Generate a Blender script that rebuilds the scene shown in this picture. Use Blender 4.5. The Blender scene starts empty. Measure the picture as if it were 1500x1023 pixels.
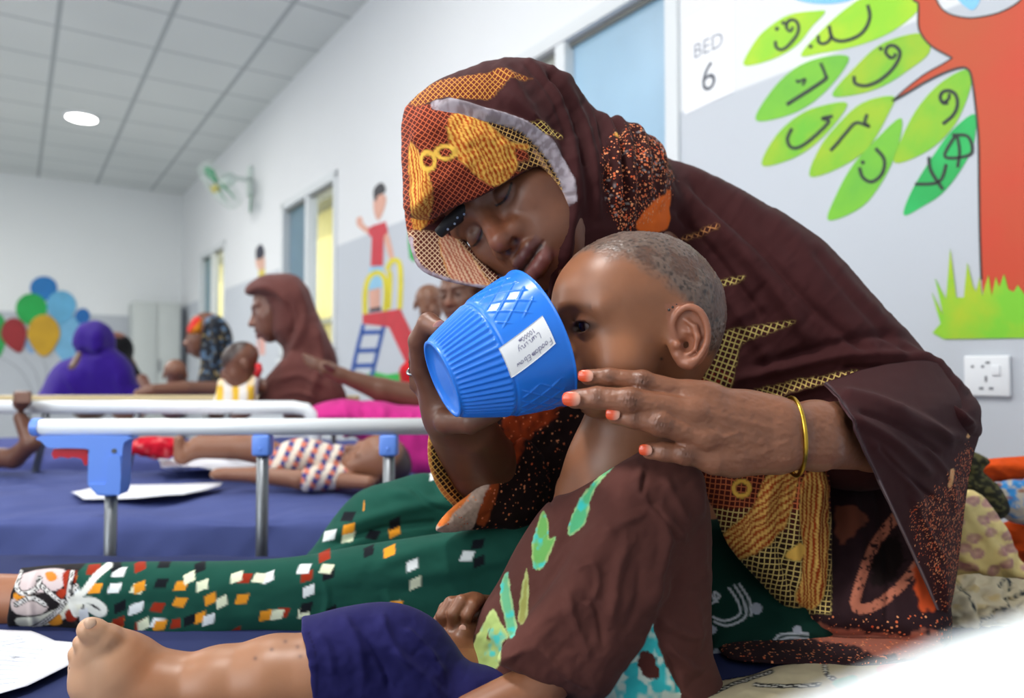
import bpy, math, random
import numpy as np
from mathutils import Vector, Matrix
from concurrent.futures import ThreadPoolExecutor

# ------------------------------------------------------------------ camera, world, lights, exposure
scene = bpy.context.scene
COL = scene.collection
F_PX, CX, CY = 1079.0, 750.0, 511.5
CAM_Z = 0.95
PITCH = math.atan(34.0 / F_PX)
cam_data = bpy.data.cameras.new('camera')
cam = bpy.data.objects.new('camera', cam_data)
COL.objects.link(cam)
cam.location = (0, 0, CAM_Z)
cam.rotation_euler = (math.pi / 2 + PITCH, 0, 0)
cam_data.sensor_width = 36.0
cam_data.lens = F_PX * 36.0 / 1500.0
cam_data.clip_start = 0.02
cam_data.dof.use_dof = True
cam_data.dof.focus_distance = 0.72
cam_data.dof.aperture_fstop = 4.0
scene.camera = cam

scene.view_settings.view_transform = 'Standard'
scene.view_settings.look = 'None'
scene.view_settings.exposure = 0.0
scene.view_settings.gamma = 1.0
scene.view_settings.use_curve_mapping = False

world = bpy.data.worlds.new('daylight')
scene.world = world
world.use_nodes = True
world.node_tree.nodes['Background'].inputs[0].default_value = (0.86, 0.93, 1.0, 1)
world.node_tree.nodes['Background'].inputs[1].default_value = 2.0

CT, ST = math.cos(math.atan2(677, 1000)), math.sin(math.atan2(677, 1000))
D1 = np.array([-ST, CT, 0.0])      # along the ward, away from the camera
D2 = np.array([CT, ST, 0.0])       # towards the window wall
WALL_V, BACK_U, CEIL_Z = 1.70, 9.8, 3.15
def room(u, v, z): return D1 * u + D2 * v + np.array([0, 0, z])
ROOM_ROT = math.atan2(D1[1], D1[0])

def area_light(name, loc, size, power, color, direction, shape='DISK'):
    l = bpy.data.lights.new(name, 'AREA'); l.shape = shape; l.size = size; l.energy = power; l.color = color
    o = bpy.data.objects.new(name, l); COL.objects.link(o); o.location = loc
    o.rotation_euler = Vector(direction).to_track_quat('-Z', 'Y').to_euler()
    return o
LAMP_SPOTS = [(0.75, -0.35), (0.2, -2.2), (2.6, -2.2), (2.6, 0.25), (6.16, -0.5), (6.16, -2.2)]
for i, (lu, lv) in enumerate(LAMP_SPOTS):
    area_light('ceiling_lamp_light', room(lu, lv, CEIL_Z - 0.03), 0.30, (44, 20, 34, 22, 50, 110)[i], (1, 0.97, 0.93), (0, 0, -1))
# daylight entering from the windows of the opposite, unseen long side of the ward
area_light('window_daylight', room(0.2, -3.2, 1.9), 1.9, 62, (0.95, 0.98, 1.0), tuple(D2 * 1.0 + np.array([0, 0, -0.2])), 'SQUARE')

# ------------------------------------------------------------------ pixel <-> world helpers
FW = np.array([0, math.cos(PITCH), math.sin(PITCH)])
UP = np.array([0, -math.sin(PITCH), math.cos(PITCH)])
RT = np.array([1.0, 0, 0])
C0 = np.array([0, 0, CAM_Z])
def P(px, py, d):
    return C0 + FW * d + RT * ((px - CX) / F_PX * d) - UP * ((py - CY) / F_PX * d)
def ray(px, py):
    return FW + RT * ((px - CX) / F_PX) - UP * ((py - CY) / F_PX)
def on_plane(px, py, n, c):
    r = ray(px, py); t = (c - C0.dot(n)) / r.dot(n); return C0 + r * t
def on_wall(px, py, off=0.0): return on_plane(px, py, D2, WALL_V - off)
def on_back(px, py, off=0.0): return on_plane(px, py, D1, BACK_U - off)
def on_ceil(px, py, off=0.0): return on_plane(px, py, np.array([0, 0, 1.0]), CEIL_Z - off)
def proj(V):
    q = V - C0
    d = q @ FW; d = np.maximum(d, 1e-3)
    return CX + F_PX * (q @ RT) / d, CY - F_PX * (q @ UP) / d, d
def pxm(n, d): return n * d / F_PX          # n pixels at depth d, in metres

def lin(c):
    c = np.asarray(c, dtype=float) / 255.0
    return np.where(c <= 0.04045, c / 12.92, ((c + 0.055) / 1.055) ** 2.4)

# ------------------------------------------------------------------ noise
def _h(ix, iy, iz):
    n = (ix.astype(np.int64) * 374761393 + iy.astype(np.int64) * 668265263 + iz.astype(np.int64) * 2147483647 // 7) & 0xffffffff
    n = ((n ^ (n >> 13)) * 1274126177) & 0xffffffff
    n = n ^ (n >> 16)
    return (n & 0xffff) / 65535.0
def vnoise(x, y, z=None):
    x = np.asarray(x, float); y = np.asarray(y, float)
    z = np.zeros_like(x) if z is None else np.asarray(z, float)
    x0, y0, z0 = np.floor(x), np.floor(y), np.floor(z)
    fx, fy, fz = x - x0, y - y0, z - z0
    fx, fy, fz = [t * t * (3 - 2 * t) for t in (fx, fy, fz)]
    r = 0
    for a in (0, 1):
        for b in (0, 1):
            for c in (0, 1):
                r = r + _h(x0 + a, y0 + b, z0 + c) * (fx if a else 1 - fx) * (fy if b else 1 - fy) * (fz if c else 1 - fz)
    return r
def fbm(x, y, z=None, o=3):
    s, a, t = 0, 1.0, 0
    for i in range(o):
        k = 2.03 ** i
        s = s + a * vnoise(np.asarray(x) * k + 17 * i, np.asarray(y) * k + 5 * i, None if z is None else np.asarray(z) * k)
        t += a; a *= 0.5
    return s / t

# ------------------------------------------------------------------ signed distance modelling
def dist_seg(p, a, b):
    pa = p - a; ba = b - a
    h = np.clip(pa @ ba / max(ba @ ba, 1e-12), 0, 1)
    return np.sqrt(((pa - h[:, None] * ba) ** 2).sum(1)), h
def sdpoly(x, y, poly):
    """signed distance to a closed 2-D polygon (negative inside)"""
    poly = np.asarray(poly, float)
    d = np.full(x.shape, 1e18); inside = np.zeros(x.shape, bool)
    n = len(poly)
    for i in range(n):
        ax, ay = poly[i]; bx, by = poly[(i + 1) % n]
        ex, ey = bx - ax, by - ay
        wx, wy = x - ax, y - ay
        h = np.clip((wx * ex + wy * ey) / max(ex * ex + ey * ey, 1e-9), 0, 1)
        d = np.minimum(d, (wx - ex * h) ** 2 + (wy - ey * h) ** 2)
        if ay != by:
            c = (ay > y) != (by > y)
            inside ^= c & (x < (bx - ax) * (y - ay) / (by - ay) + ax)
    d = np.sqrt(d)
    return np.where(inside, -d, d)
class PolyField:
    """signed distance to a polygon, tabulated once and then looked up"""
    def __init__(s, poly, step=1.5, pad=60):
        poly = np.asarray(poly, float)
        s.lo = poly.min(0) - pad; s.st = step
        n = np.ceil((poly.max(0) + pad - s.lo) / step).astype(int) + 2
        X, Y = np.meshgrid(s.lo[0] + np.arange(n[0]) * step, s.lo[1] + np.arange(n[1]) * step, indexing='ij')
        s.g = sdpoly(X.ravel(), Y.ravel(), poly).reshape(n); s.n = n
    def __call__(s, x, y):
        u = (x - s.lo[0]) / s.st; v = (y - s.lo[1]) / s.st
        uc = np.clip(u, 0, s.n[0] - 1.001); vc = np.clip(v, 0, s.n[1] - 1.001)
        ex = np.hypot(u - uc, v - vc) * s.st
        i = uc.astype(np.int32); j = vc.astype(np.int32); fx = uc - i; fy = vc - j
        g = s.g.ravel(); k = i * s.n[1] + j
        a = g[k] * (1 - fy) + g[k + 1] * fy; k = k + s.n[1]
        b = g[k] * (1 - fy) + g[k + 1] * fy
        return a * (1 - fx) + b * fx + ex
def smooth_poly(pts, n=4, closed=True):
    pts = [np.array(p, float) for p in pts]; m = len(pts); out = []
    rng = range(m) if closed else range(m - 1)
    for i in rng:
        if closed: p0, p1, p2, p3 = pts[i - 1], pts[i], pts[(i + 1) % m], pts[(i + 2) % m]
        else: p0, p1, p2, p3 = pts[max(i - 1, 0)], pts[i], pts[i + 1], pts[min(i + 2, m - 1)]
        for k in range(n):
            t = k / n
            out.append(0.5 * (2 * p1 + (p2 - p0) * t + (2 * p0 - 5 * p1 + 4 * p2 - p3) * t * t + (3 * p1 - p0 - 3 * p2 + p3) * t ** 3))
    if not closed: out.append(pts[-1])
    return np.array(out)

class Frame:
    """local frame: x = the figure's left, -y = where it faces, z = up"""
    def __init__(s, origin, fwd, up, scale=1.0):
        f = np.array(fwd, float); f /= np.linalg.norm(f)
        u = np.array(up, float); u -= f * u.dot(f); u /= np.linalg.norm(u)
        l = np.cross(u, f)
        s.o = np.array(origin, float); s.R = np.stack([l, -f, u], 1); s.k = scale   # columns
    def p(s, v): return s.o + s.R @ (np.array(v, float) * s.k)
    def inv(s, V): return ((V - s.o) @ s.R) / s.k
I3 = np.eye(3)

class SDF:
    def __init__(s): s.pr = []
    def _add(s, mode, k, fn, c, R): s.pr.append((mode, k, fn, np.array(c, float), R)); return s
    def sph(s, c, r, k=0.01, m='u'):
        c = np.array(c, float)
        return s._add(m, k, lambda p: np.sqrt(((p - c) ** 2).sum(1)) - r, c, r)
    def ell(s, c, r, k=0.01, m='u', R=None):
        c = np.array(c, float); r = np.array(r, float); Rm = I3 if R is None else R
        def fn(p):
            q = (p - c) @ Rm
            k0 = np.sqrt(((q / r) ** 2).sum(1)); k1 = np.sqrt(((q / (r * r)) ** 2).sum(1)) + 1e-9
            return k0 * (k0 - 1) / k1
        return s._add(m, k, fn, c, r.max())
    def cone(s, a, b, ra, rb, k=0.01, m='u'):
        a = np.array(a, float); b = np.array(b, float)
        def fn(p):
            d, h = dist_seg(p, a, b)
            return d - (ra + (rb - ra) * h)
        return s._add(m, k, fn, (a + b) / 2, np.linalg.norm(b - a) / 2 + max(ra, rb))
    def chain(s, pts, rs, k=0.01, m='u', k2=None):
        for i in range(len(pts) - 1): s.cone(pts[i], pts[i + 1], rs[i], rs[i + 1], k if i == 0 else (k2 or 0.004), m)
        return s
    def infl(s, poly, d0, R, k=0.01, m='u', sl=(0, 0), half=0.0, sm=3, ctr=None, ry=None):
        """a shape whose outline is the polygon, rounded to radius R in depth around depth d0 (+slope per 100 px)"""
        pp = smooth_poly(poly, sm) if sm > 1 else np.array(poly, float)
        cpx, cpy = (pp[:, 0].mean(), pp[:, 1].mean()) if ctr is None else ctr
        sc = d0 / F_PX
        lo, hi = pp.min(0), pp.max(0)
        cc = P((lo[0] + hi[0]) / 2, (lo[1] + hi[1]) / 2, d0 + sl[0] * ((lo[0] + hi[0]) / 2 - cpx) / 100 + sl[1] * ((lo[1] + hi[1]) / 2 - cpy) / 100)
        rad = math.hypot(hi[0] - lo[0], hi[1] - lo[1]) / 2 * sc * 1.15 + R + half + abs(sl[0]) * (hi[0] - lo[0]) / 200 + abs(sl[1]) * (hi[1] - lo[1]) / 200
        zr = (ry or R) / R
        fld = PolyField(pp)
        def fn(p):
            x, y, d = proj(p)
            sd = fld(x, y) * sc
            dd = np.abs(d - (d0 + sl[0] * (x - cpx) / 100 + sl[1] * (y - cpy) / 100)) / zr
            dd = np.maximum(dd - half, 0)
            a = sd + R
            o = np.sqrt(np.maximum(a, 0) ** 2 + dd ** 2) - R
            return np.where(a < 0, np.maximum(dd - R, a - R), o) * min(1.0, 1.0)
        return s._add(m, k, fn, cc, rad * max(1, zr))
    def fn(s, fn, c, R, k=0.01, m='u'): return s._add(m, k, fn, c, R)
    def ev(s, p, c=None, rad=0, marg=0.012):
        d = np.full(len(p), 1.0)
        for mode, k, fn, pc, R in s.pr:
            if c is not None and np.linalg.norm(pc - c) - R - rad > k + marg: continue
            e = fn(p)
            if mode == 'u':
                h = np.maximum(k - np.abs(d - e), 0) / max(k, 1e-6)
                d = np.minimum(d, e) - h * h * k * 0.25
            elif mode == 's':
                e = -e; h = np.maximum(k - np.abs(d - e), 0) / max(k, 1e-6)
                d = np.maximum(d, e) + h * h * k * 0.25
            else:
                h = np.maximum(k - np.abs(d - e), 0) / max(k, 1e-6)
                d = np.maximum(d, e) + h * h * k * 0.25
        return d

_E = [(a, b) for a in range(8) for b in range(8) if a < b and bin(a ^ b).count('1') == 1]
def polygonise(sdf, lo, hi, h, B=10, smooth=2):
    lo = np.array(lo, float); hi = np.array(hi, float)
    nb = np.maximum(np.ceil((hi - lo) / (h * B)).astype(int), 1)
    N = nb * B + 2
    g = np.stack(np.meshgrid(*[np.arange(n) for n in nb], indexing='ij'), -1).reshape(-1, 3)
    cen = lo + (g + 0.5) * B * h
    rad = B * h * 0.5 * math.sqrt(3) + h
    keep = []
    for i in range(0, len(g), 8192):
        d = sdf.ev(cen[i:i + 8192])
        keep.append(np.abs(d) < rad * 1.45)
    g = g[np.concatenate(keep)]
    ar = np.arange(B + 1)
    loc = np.stack(np.meshgrid(ar, ar, ar, indexing='ij'), -1).reshape(-1, 3)
    def evb(b):
        pts = lo + (b * B + loc) * h
        return sdf.ev(pts, lo + (b + 0.5) * B * h, rad)
    vid, vpos, quads = [], [], []
    offs = np.array([[(c >> 2) & 1, (c >> 1) & 1, c & 1] for c in range(8)])
    vals_all = [evb(b) for b in g]
    for s0 in range(0, len(g), 256):
        gb = g[s0:s0 + 256]
        v = np.array(vals_all[s0:s0 + 256]).reshape(-1, B + 1, B + 1, B + 1)
        ins = v < 0
        cor = [v[:, o[0]:B + o[0], o[1]:B + o[1], o[2]:B + o[2]] for o in offs]
        cin = sum((c < 0).astype(np.int8) for c in cor)
        act = np.nonzero((cin > 0) & (cin < 8))
        if len(act[0]):
            cv = np.stack([c[act] for c in cor], 1)
            acc = np.zeros((len(cv), 3)); cnt = np.zeros(len(cv))
            for a, b in _E:
                va, vb = cv[:, a], cv[:, b]
                m = (va < 0) != (vb < 0)
                t = np.where(m, va / np.where(m, va - vb, 1), 0)
                acc += np.where(m[:, None], offs[a] + t[:, None] * (offs[b] - offs[a]), 0); cnt += m
            idx = gb[act[0]] * B + np.stack(act[1:], 1)
            vpos.append(lo + (idx + acc / cnt[:, None]) * h)
            vid.append((idx[:, 0] * N[1] + idx[:, 1]) * N[2] + idx[:, 2])
        for ax in range(3):
            sl1 = [slice(None)] + [slice(0, B)] * 3; sl2 = list(sl1); sl2[ax + 1] = slice(1, B + 1)
            a, b = ins[tuple(sl1)], ins[tuple(sl2)]
            e = np.nonzero(a != b)
            if not len(e[0]): continue
            idx = gb[e[0]] * B + np.stack(e[1:], 1)
            u, w = [(1, 2), (2, 0), (0, 1)][ax]
            eu = np.zeros(3, int); eu[u] = 1; ew = np.zeros(3, int); ew[w] = 1
            cs = [idx, idx - eu, idx - eu - ew, idx - ew]
            q = np.stack([(c[:, 0] * N[1] + c[:, 1]) * N[2] + c[:, 2] for c in cs], 1)
            fl = a[e]
            q[~fl] = q[~fl][:, ::-1]
            ok = (idx[:, u] > 0) & (idx[:, w] > 0)
            quads.append(q[ok])
    vid = np.concatenate(vid); vpos = np.concatenate(vpos); quads = np.concatenate(quads)
    o = np.argsort(vid); vid = vid[o]; vpos = vpos[o]
    j = np.searchsorted(vid, quads); j = np.minimum(j, len(vid) - 1)
    ok = (vid[j] == quads).all(1)
    f = j[ok]
    if smooth:
        vpos = relax(vpos, f, smooth)
    return vpos, f

def relax(v, f, it=2, lam=0.5):
    a = np.concatenate([f[:, 0], f[:, 1], f[:, 2], f[:, 3]]); b = np.concatenate([f[:, 1], f[:, 2], f[:, 3], f[:, 0]])
    n = len(v); cnt = np.maximum(np.bincount(a, minlength=n) + np.bincount(b, minlength=n), 1)
    for i in range(it):
        for l in (lam, -lam * 1.04):
            s = np.stack([np.bincount(a, v[b, k], n) + np.bincount(b, v[a, k], n) for k in range(3)], 1) / cnt[:, None]
            v = v + l * (s - v)
    return v
def normals(v, f):
    n = np.cross(v[f[:, 2]] - v[f[:, 0]], v[f[:, 3]] - v[f[:, 1]])
    out = np.stack([sum(np.bincount(f[:, c], n[:, k], len(v)) for c in range(4)) for k in range(3)], 1)
    return out / (np.linalg.norm(out, axis=1, keepdims=True) + 1e-12)

# ------------------------------------------------------------------ objects
def set_props(o, label=None, cat=None, group=None, kind=None):
    if label: o['label'] = label
    if cat: o['category'] = cat
    if group: o['group'] = group
    if kind: o['kind'] = kind
    return o
def empty(name, loc, label=None, cat=None, group=None, rotz=0):
    o = bpy.data.objects.new(name, None); COL.objects.link(o); o.location = loc; o.rotation_euler = (0, 0, rotz)
    o.empty_display_size = 0.05
    return set_props(o, label, cat, group)
def link(name, me, mat, parent=None, label=None):
    o = bpy.data.objects.new(name, me); COL.objects.link(o)
    if mat is not None: me.materials.append(mat)
    if parent is not None:
        o.parent = parent
        o.matrix_parent_inverse = Matrix.Translation(-Vector(parent.location)) if parent.rotation_euler.z == 0 and parent.parent is None else pinv(parent)
    if label: o['label'] = label
    return o
def pinv(parent):
    m = Matrix.Identity(4); chain = []
    q = parent
    while q is not None:
        chain.append(q); q = q.parent
    for q in reversed(chain):
        m = m @ q.matrix_parent_inverse @ Matrix.LocRotScale(q.location, q.rotation_euler, q.scale) if q.parent else Matrix.LocRotScale(q.location, q.rotation_euler, q.scale)
    return m.inverted()
def raw_mesh(name, v, f, col=None, attrs=None, smooth=True):
    me = bpy.data.meshes.new(name)
    v = np.asarray(v, np.float32)
    me.vertices.add(len(v)); me.vertices.foreach_set('co', v.ravel())
    if isinstance(f, np.ndarray):
        n, k = f.shape
        me.loops.add(n * k); me.loops.foreach_set('vertex_index', f.astype(np.int32).ravel())
        me.polygons.add(n); me.polygons.foreach_set('loop_start', np.arange(0, n * k, k, dtype=np.int32))
        me.polygons.foreach_set('use_smooth', np.full(n, smooth))
    else:
        tot = [len(q) for q in f]
        me.loops.add(sum(tot)); me.loops.foreach_set('vertex_index', np.array([i for q in f for i in q], np.int32))
        me.polygons.add(len(f)); me.polygons.foreach_set('loop_start', np.array([0] + list(np.cumsum(tot)[:-1]), np.int32))
        me.polygons.foreach_set('use_smooth', np.full(len(f), smooth))
    me.update(calc_edges=True)
    if col is not None:
        a = me.color_attributes.new('Col', 'FLOAT_COLOR', 'POINT')
        c = np.ones((len(v), 4), np.float32); c[:, :3] = col
        a.data.foreach_set('color', c.ravel())
    if attrs:
        for nm, arr in attrs.items():
            arr = np.asarray(arr, np.float32)
            if arr.ndim == 2:
                a = me.attributes.new(nm, 'FLOAT_VECTOR', 'POINT'); a.data.foreach_set('vector', arr.ravel())
            else:
                a = me.attributes.new(nm, 'FLOAT', 'POINT'); a.data.foreach_set('value', arr)
    return me
def join(parts):
    vs, fs, n = [], [], 0
    for v, f in parts:
        vs.append(v); fs.append(f + n); n += len(v)
    return np.concatenate(vs), np.concatenate(fs)

class MB:
    """collects boxes, tubes, lathes into one mesh"""
    def __init__(s): s.v, s.f, s.n = [], [], 0
    def add(s, v, f):
        v = np.asarray(v, float); s.v.append(v); s.f += [[i + s.n for i in q] for q in f]; s.n += len(v); return s
    def box(s, c, size, R=None, bev=0.0):
        c = np.array(c, float); hx = np.array(size, float) / 2
        R = I3 if R is None else R
        if bev <= 0:
            pts = np.array([[x, y, z] for x in (-1, 1) for y in (-1, 1) for z in (-1, 1)]) * hx
            fs = [(0, 1, 3, 2), (4, 6, 7, 5), (0, 4, 5, 1), (2, 3, 7, 6), (0, 2, 6, 4), (1, 5, 7, 3)]
            return s.add(c + pts @ R.T, fs)
        bm = bmesh.new(); bmesh.ops.create_cube(bm, size=1.0)
        for q in bm.verts: q.co = Vector([q.co[i] * size[i] for i in range(3)])
        bmesh.ops.bevel(bm, geom=list(bm.edges), offset=min(bev, min(size) * 0.49), segments=3, affect='EDGES', profile=0.5)
        bm.verts.index_update()
        pts = np.array([q.co[:] for q in bm.verts]); fs = [[q.index for q in f.verts] for f in bm.faces]; bm.free()
        return s.add(c + pts @ R.T, fs)
    def tube(s, pts, r, n=12, closed=False, cap=True):
        pts = [np.array(p, float) for p in pts]; m = len(pts)
        rs = r if hasattr(r, '__len__') else [r] * m
        vs, fs = [], []; prev = None
        for i in range(m):
            if closed: t = pts[(i + 1) % m] - pts[i - 1]
            else: t = pts[min(i + 1, m - 1)] - pts[max(i - 1, 0)]
            t = t / (np.linalg.norm(t) + 1e-12)
            if prev is None:
                a = np.array([0, 0, 1.0]) if abs(t[2]) < 0.9 else np.array([1.0, 0, 0])
                u = np.cross(t, a)
            else: u = prev - t * prev.dot(t)
            u /= np.linalg.norm(u); prev = u; w = np.cross(t, u)
            for k in range(n):
                an = 2 * math.pi * k / n
                vs.append(pts[i] + rs[i] * (math.cos(an) * u + math.sin(an) * w))
        for i in range(m if closed else m - 1):
            j = (i + 1) % m
            for k in range(n):
                fs.append((i * n + k, i * n + (k + 1) % n, j * n + (k + 1) % n, j * n + k))
        if cap and not closed: fs.append(list(range(n))[::-1]); fs.append([(m - 1) * n + k for k in range(n)])
        return s.add(vs, fs)
    def prism(s, poly3, nrm, th):
        """closed planar polygon (3-D points) extruded by th along nrm"""
        p = np.array(poly3, float); n = len(p); nrm = np.array(nrm, float)
        q = p + nrm * th
        fs = [list(range(n)), [n + i for i in range(n)][::-1]] + [(i, n + i, n + (i + 1) % n, (i + 1) % n) for i in range(n)]
        return s.add(np.concatenate([p, q]), fs)
    def mesh(s, name, smooth=False):
        return raw_mesh(name, np.concatenate(s.v), s.f, smooth=smooth)
    def build(s, name, mat, parent=None, label=None, smooth=False, auto=None):
        me = s.mesh(name, smooth or auto is not None)
        o = link(name, me, mat, parent, label)
        if auto is not None:
            me.polygons.foreach_set('use_smooth', np.full(len(me.polygons), True))
            sharp_by_angle(me, auto)
        return o
import bmesh
def sharp_by_angle(me, ang):
    bm = bmesh.new(); bm.from_mesh(me)
    bmesh.ops.recalc_face_normals(bm, faces=bm.faces)
    for e in bm.edges:
        e.smooth = len(e.link_faces) == 2 and e.calc_face_angle(0) < ang
    bm.to_mesh(me); bm.free()

# ------------------------------------------------------------------ materials
def new_mat(name):
    m = bpy.data.materials.new(name); m.use_nodes = True
    nt = m.node_tree; b = nt.nodes['Principled BSDF']
    return m, nt, b
def bump(nt, b, scale, strength, dist=0.001, detail=3, coord='Object', ntype='NOISE', stretch=None):
    tc = nt.nodes.new('ShaderNodeTexCoord'); src = tc.outputs[coord]
    if stretch:
        mp = nt.nodes.new('ShaderNodeMapping'); mp.inputs['Scale'].default_value = stretch
        nt.links.new(src, mp.inputs[0]); src = mp.outputs[0]
    n = nt.nodes.new('ShaderNodeTexNoise'); n.inputs['Scale'].default_value = scale; n.inputs['Detail'].default_value = detail
    nt.links.new(src, n.inputs['Vector'])
    bp = nt.nodes.new('ShaderNodeBump'); bp.inputs['Strength'].default_value = strength; bp.inputs['Distance'].default_value = dist
    nt.links.new(n.outputs['Fac'], bp.inputs['Height']); nt.links.new(bp.outputs['Normal'], b.inputs['Normal'])
    return n
def flat(name, c, rough=0.6, metal=0.0, bs=None, var=0.0, emit=None, spec=0.5, alpha=None, trans=None, vscale=6):
    m, nt, b = new_mat(name)
    lc = tuple(lin(c)) + (1,)
    b.inputs['Base Color'].default_value = lc
    b.inputs['Roughness'].default_value = rough; b.inputs['Metallic'].default_value = metal
    b.inputs['Specular IOR Level'].default_value = spec
    if trans: b.inputs['Transmission Weight'].default_value = trans
    if alpha is not None: b.inputs['Alpha'].default_value = alpha
    if bs: bump(nt, b, bs[0], bs[1], bs[2] if len(bs) > 2 else 0.001)
    if var:
        tc = nt.nodes.new('ShaderNodeTexCoord'); n = nt.nodes.new('ShaderNodeTexNoise'); n.inputs['Scale'].default_value = vscale; n.inputs['Detail'].default_value = 4
        nt.links.new(tc.outputs['Object'], n.inputs['Vector'])
        mx = nt.nodes.new('ShaderNodeMix'); mx.data_type = 'RGBA'
        l = lin(c)
        mx.inputs['A'].default_value = tuple(l * (1 - var)) + (1,); mx.inputs['B'].default_value = tuple(np.minimum(l * (1 + var), 1)) + (1,)
        nt.links.new(n.outputs['Fac'], mx.inputs['Factor']); nt.links.new(mx.outputs['Result'], b.inputs['Base Color'])
    if emit:
        b.inputs['Emission Color'].default_value = lc; b.inputs['Emission Strength'].default_value = emit
    return m
def vc_mat(name, rough=0.6, bs=(400, 0.2, 0.0005), sss=0.0, spec=0.5, net=False, sheen=0.0, metal=0.0):
    """material whose colour is the surface's own pattern, kept as a colour attribute"""
    m, nt, b = new_mat(name)
    at = nt.nodes.new('ShaderNodeAttribute'); at.attribute_name = 'Col'
    src = at.outputs['Color']
    b.inputs['Roughness'].default_value = rough; b.inputs['Specular IOR Level'].default_value = spec
    b.inputs['Metallic'].default_value = metal
    if sheen: b.inputs['Sheen Weight'].default_value = sheen; b.inputs['Sheen Roughness'].default_value = 0.4
    if sss:
        b.inputs['Subsurface Weight'].default_value = sss; b.inputs['Subsurface Radius'].default_value = (1.0, 0.35, 0.2)
        b.inputs['Subsurface Scale'].default_value = 0.006
    if net:
        def N(t, **kw):
            n = nt.nodes.new(t)
            for k_, v_ in kw.items(): setattr(n, k_, v_)
            return n
        def math_(op, a, c=None):
            n = N('ShaderNodeMath', operation=op)
            for i, q in enumerate((a, c)):
                if q is None: continue
                if isinstance(q, (int, float)): n.inputs[i].default_value = q
                else: nt.links.new(q, n.inputs[i])
            return n.outputs[0]
        av = N('ShaderNodeAttribute'); av.attribute_name = 'NetUV'
        sep = N('ShaderNodeSeparateXYZ'); nt.links.new(av.outputs['Vector'], sep.inputs[0])
        def line(o, w):
            fr = math_('FRACT', o); d = math_('ABSOLUTE', math_('SUBTRACT', fr, 0.5))
            mr = N('ShaderNodeMapRange'); mr.interpolation_type = 'SMOOTHSTEP'
            mr.inputs['From Min'].default_value = 0.5 - w; mr.inputs['From Max'].default_value = 0.5 - w * 0.4
            nt.links.new(d, mr.inputs['Value']); return mr.outputs[0]
        ln = math_('MAXIMUM', line(sep.outputs['X'], 0.15), line(sep.outputs['Y'], 0.15))
        fac = math_('MULTIPLY', ln, sep.outputs['Z'])
        an = N('ShaderNodeAttribute'); an.attribute_name = 'NetCol'
        mx = N('ShaderNodeMix'); mx.data_type = 'RGBA'
        nt.links.new(fac, mx.inputs['Factor']); nt.links.new(src, mx.inputs['A']); nt.links.new(an.outputs['Color'], mx.inputs['B'])
        src = mx.outputs['Result']
        # printed flecks
        tc = N('ShaderNodeTexCoord'); vo = N('ShaderNodeTexVoronoi'); vo.inputs['Scale'].default_value = 330; nt.links.new(tc.outputs['Object'], vo.inputs['Vector'])
        vs_ = N('ShaderNodeSeparateColor'); nt.links.new(vo.outputs['Color'], vs_.inputs[0])
        sa = N('ShaderNodeAttribute'); sa.attribute_name = 'Fleck'
        lim = math_('MULTIPLY', math_('ADD', math_('MULTIPLY', vs_.outputs[0], .45), .12), 1.0)
        on = math_('LESS_THAN', vo.outputs['Distance'], lim)
        on2 = math_('LESS_THAN', vs_.outputs[1], sa.outputs['Fac'])
        cr = N('ShaderNodeMix'); cr.data_type = 'RGBA'; cr.inputs['A'].default_value = tuple(lin((214, 84, 44))) + (1,); cr.inputs['B'].default_value = tuple(lin((240, 160, 110))) + (1,)
        nt.links.new(vs_.outputs[2], cr.inputs['Factor'])
        mf = N('ShaderNodeMix'); mf.data_type = 'RGBA'; nt.links.new(math_('MULTIPLY', on, on2), mf.inputs['Factor']); nt.links.new(src, mf.inputs['A']); nt.links.new(cr.outputs['Result'], mf.inputs['B'])
        src = mf.outputs['Result']
    nt.links.new(src, b.inputs['Base Color'])
    if bs: bump(nt, b, bs[0], bs[1], bs[2])
    return m

# painting helpers (pattern colours of cloth and skin)
def mask(x, y, poly, soft=1.5, sm=3, jag=0.0, js=9.0):
    pp = smooth_poly(poly, sm) if sm > 1 else np.array(poly, float)
    lo, hi = pp.min(0) - 12, pp.max(0) + 12
    r = np.zeros(x.shape)
    s = (x > lo[0]) & (x < hi[0]) & (y > lo[1]) & (y < hi[1])
    if s.any():
        d = sdpoly(x[s], y[s], pp)
        if jag: d = d + (fbm(x[s] / js, y[s] / js, o=2) - 0.5) * 2 * jag
        r[s] = np.clip(0.5 - d / soft, 0, 1)
    return r
def mixc(col, c, m):
    c = lin(c) if not isinstance(c, np.ndarray) else c
    return col * (1 - m[:, None]) + c * m[:, None]
def base_col(n, c): return np.tile(lin(c), (n, 1))
def line_d(x, y, pts):
    d = np.full(x.shape, 1e9)
    pts = np.array(pts, float)
    for i in range(len(pts) - 1):
        a, b = pts[i], pts[i + 1]; e = b - a
        h = np.clip(((x - a[0]) * e[0] + (y - a[1]) * e[1]) / max(e @ e, 1e-9), 0, 1)
        d = np.minimum(d, np.hypot(x - a[0] - e[0] * h, y - a[1] - e[1] * h))
    return d
def stroke(x, y, pts, w, sm=4, soft=1.3):
    pp = smooth_poly(pts, sm, closed=False) if len(pts) > 2 and sm > 1 else np.array(pts, float)
    lo, hi = pp.min(0) - w - 3, pp.max(0) + w + 3
    r = np.zeros(x.shape); s = (x > lo[0]) & (x < hi[0]) & (y > lo[1]) & (y < hi[1])
    if s.any(): r[s] = np.clip(0.5 - (line_d(x[s], y[s], pp) - w) / soft, 0, 1)
    return r
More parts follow.
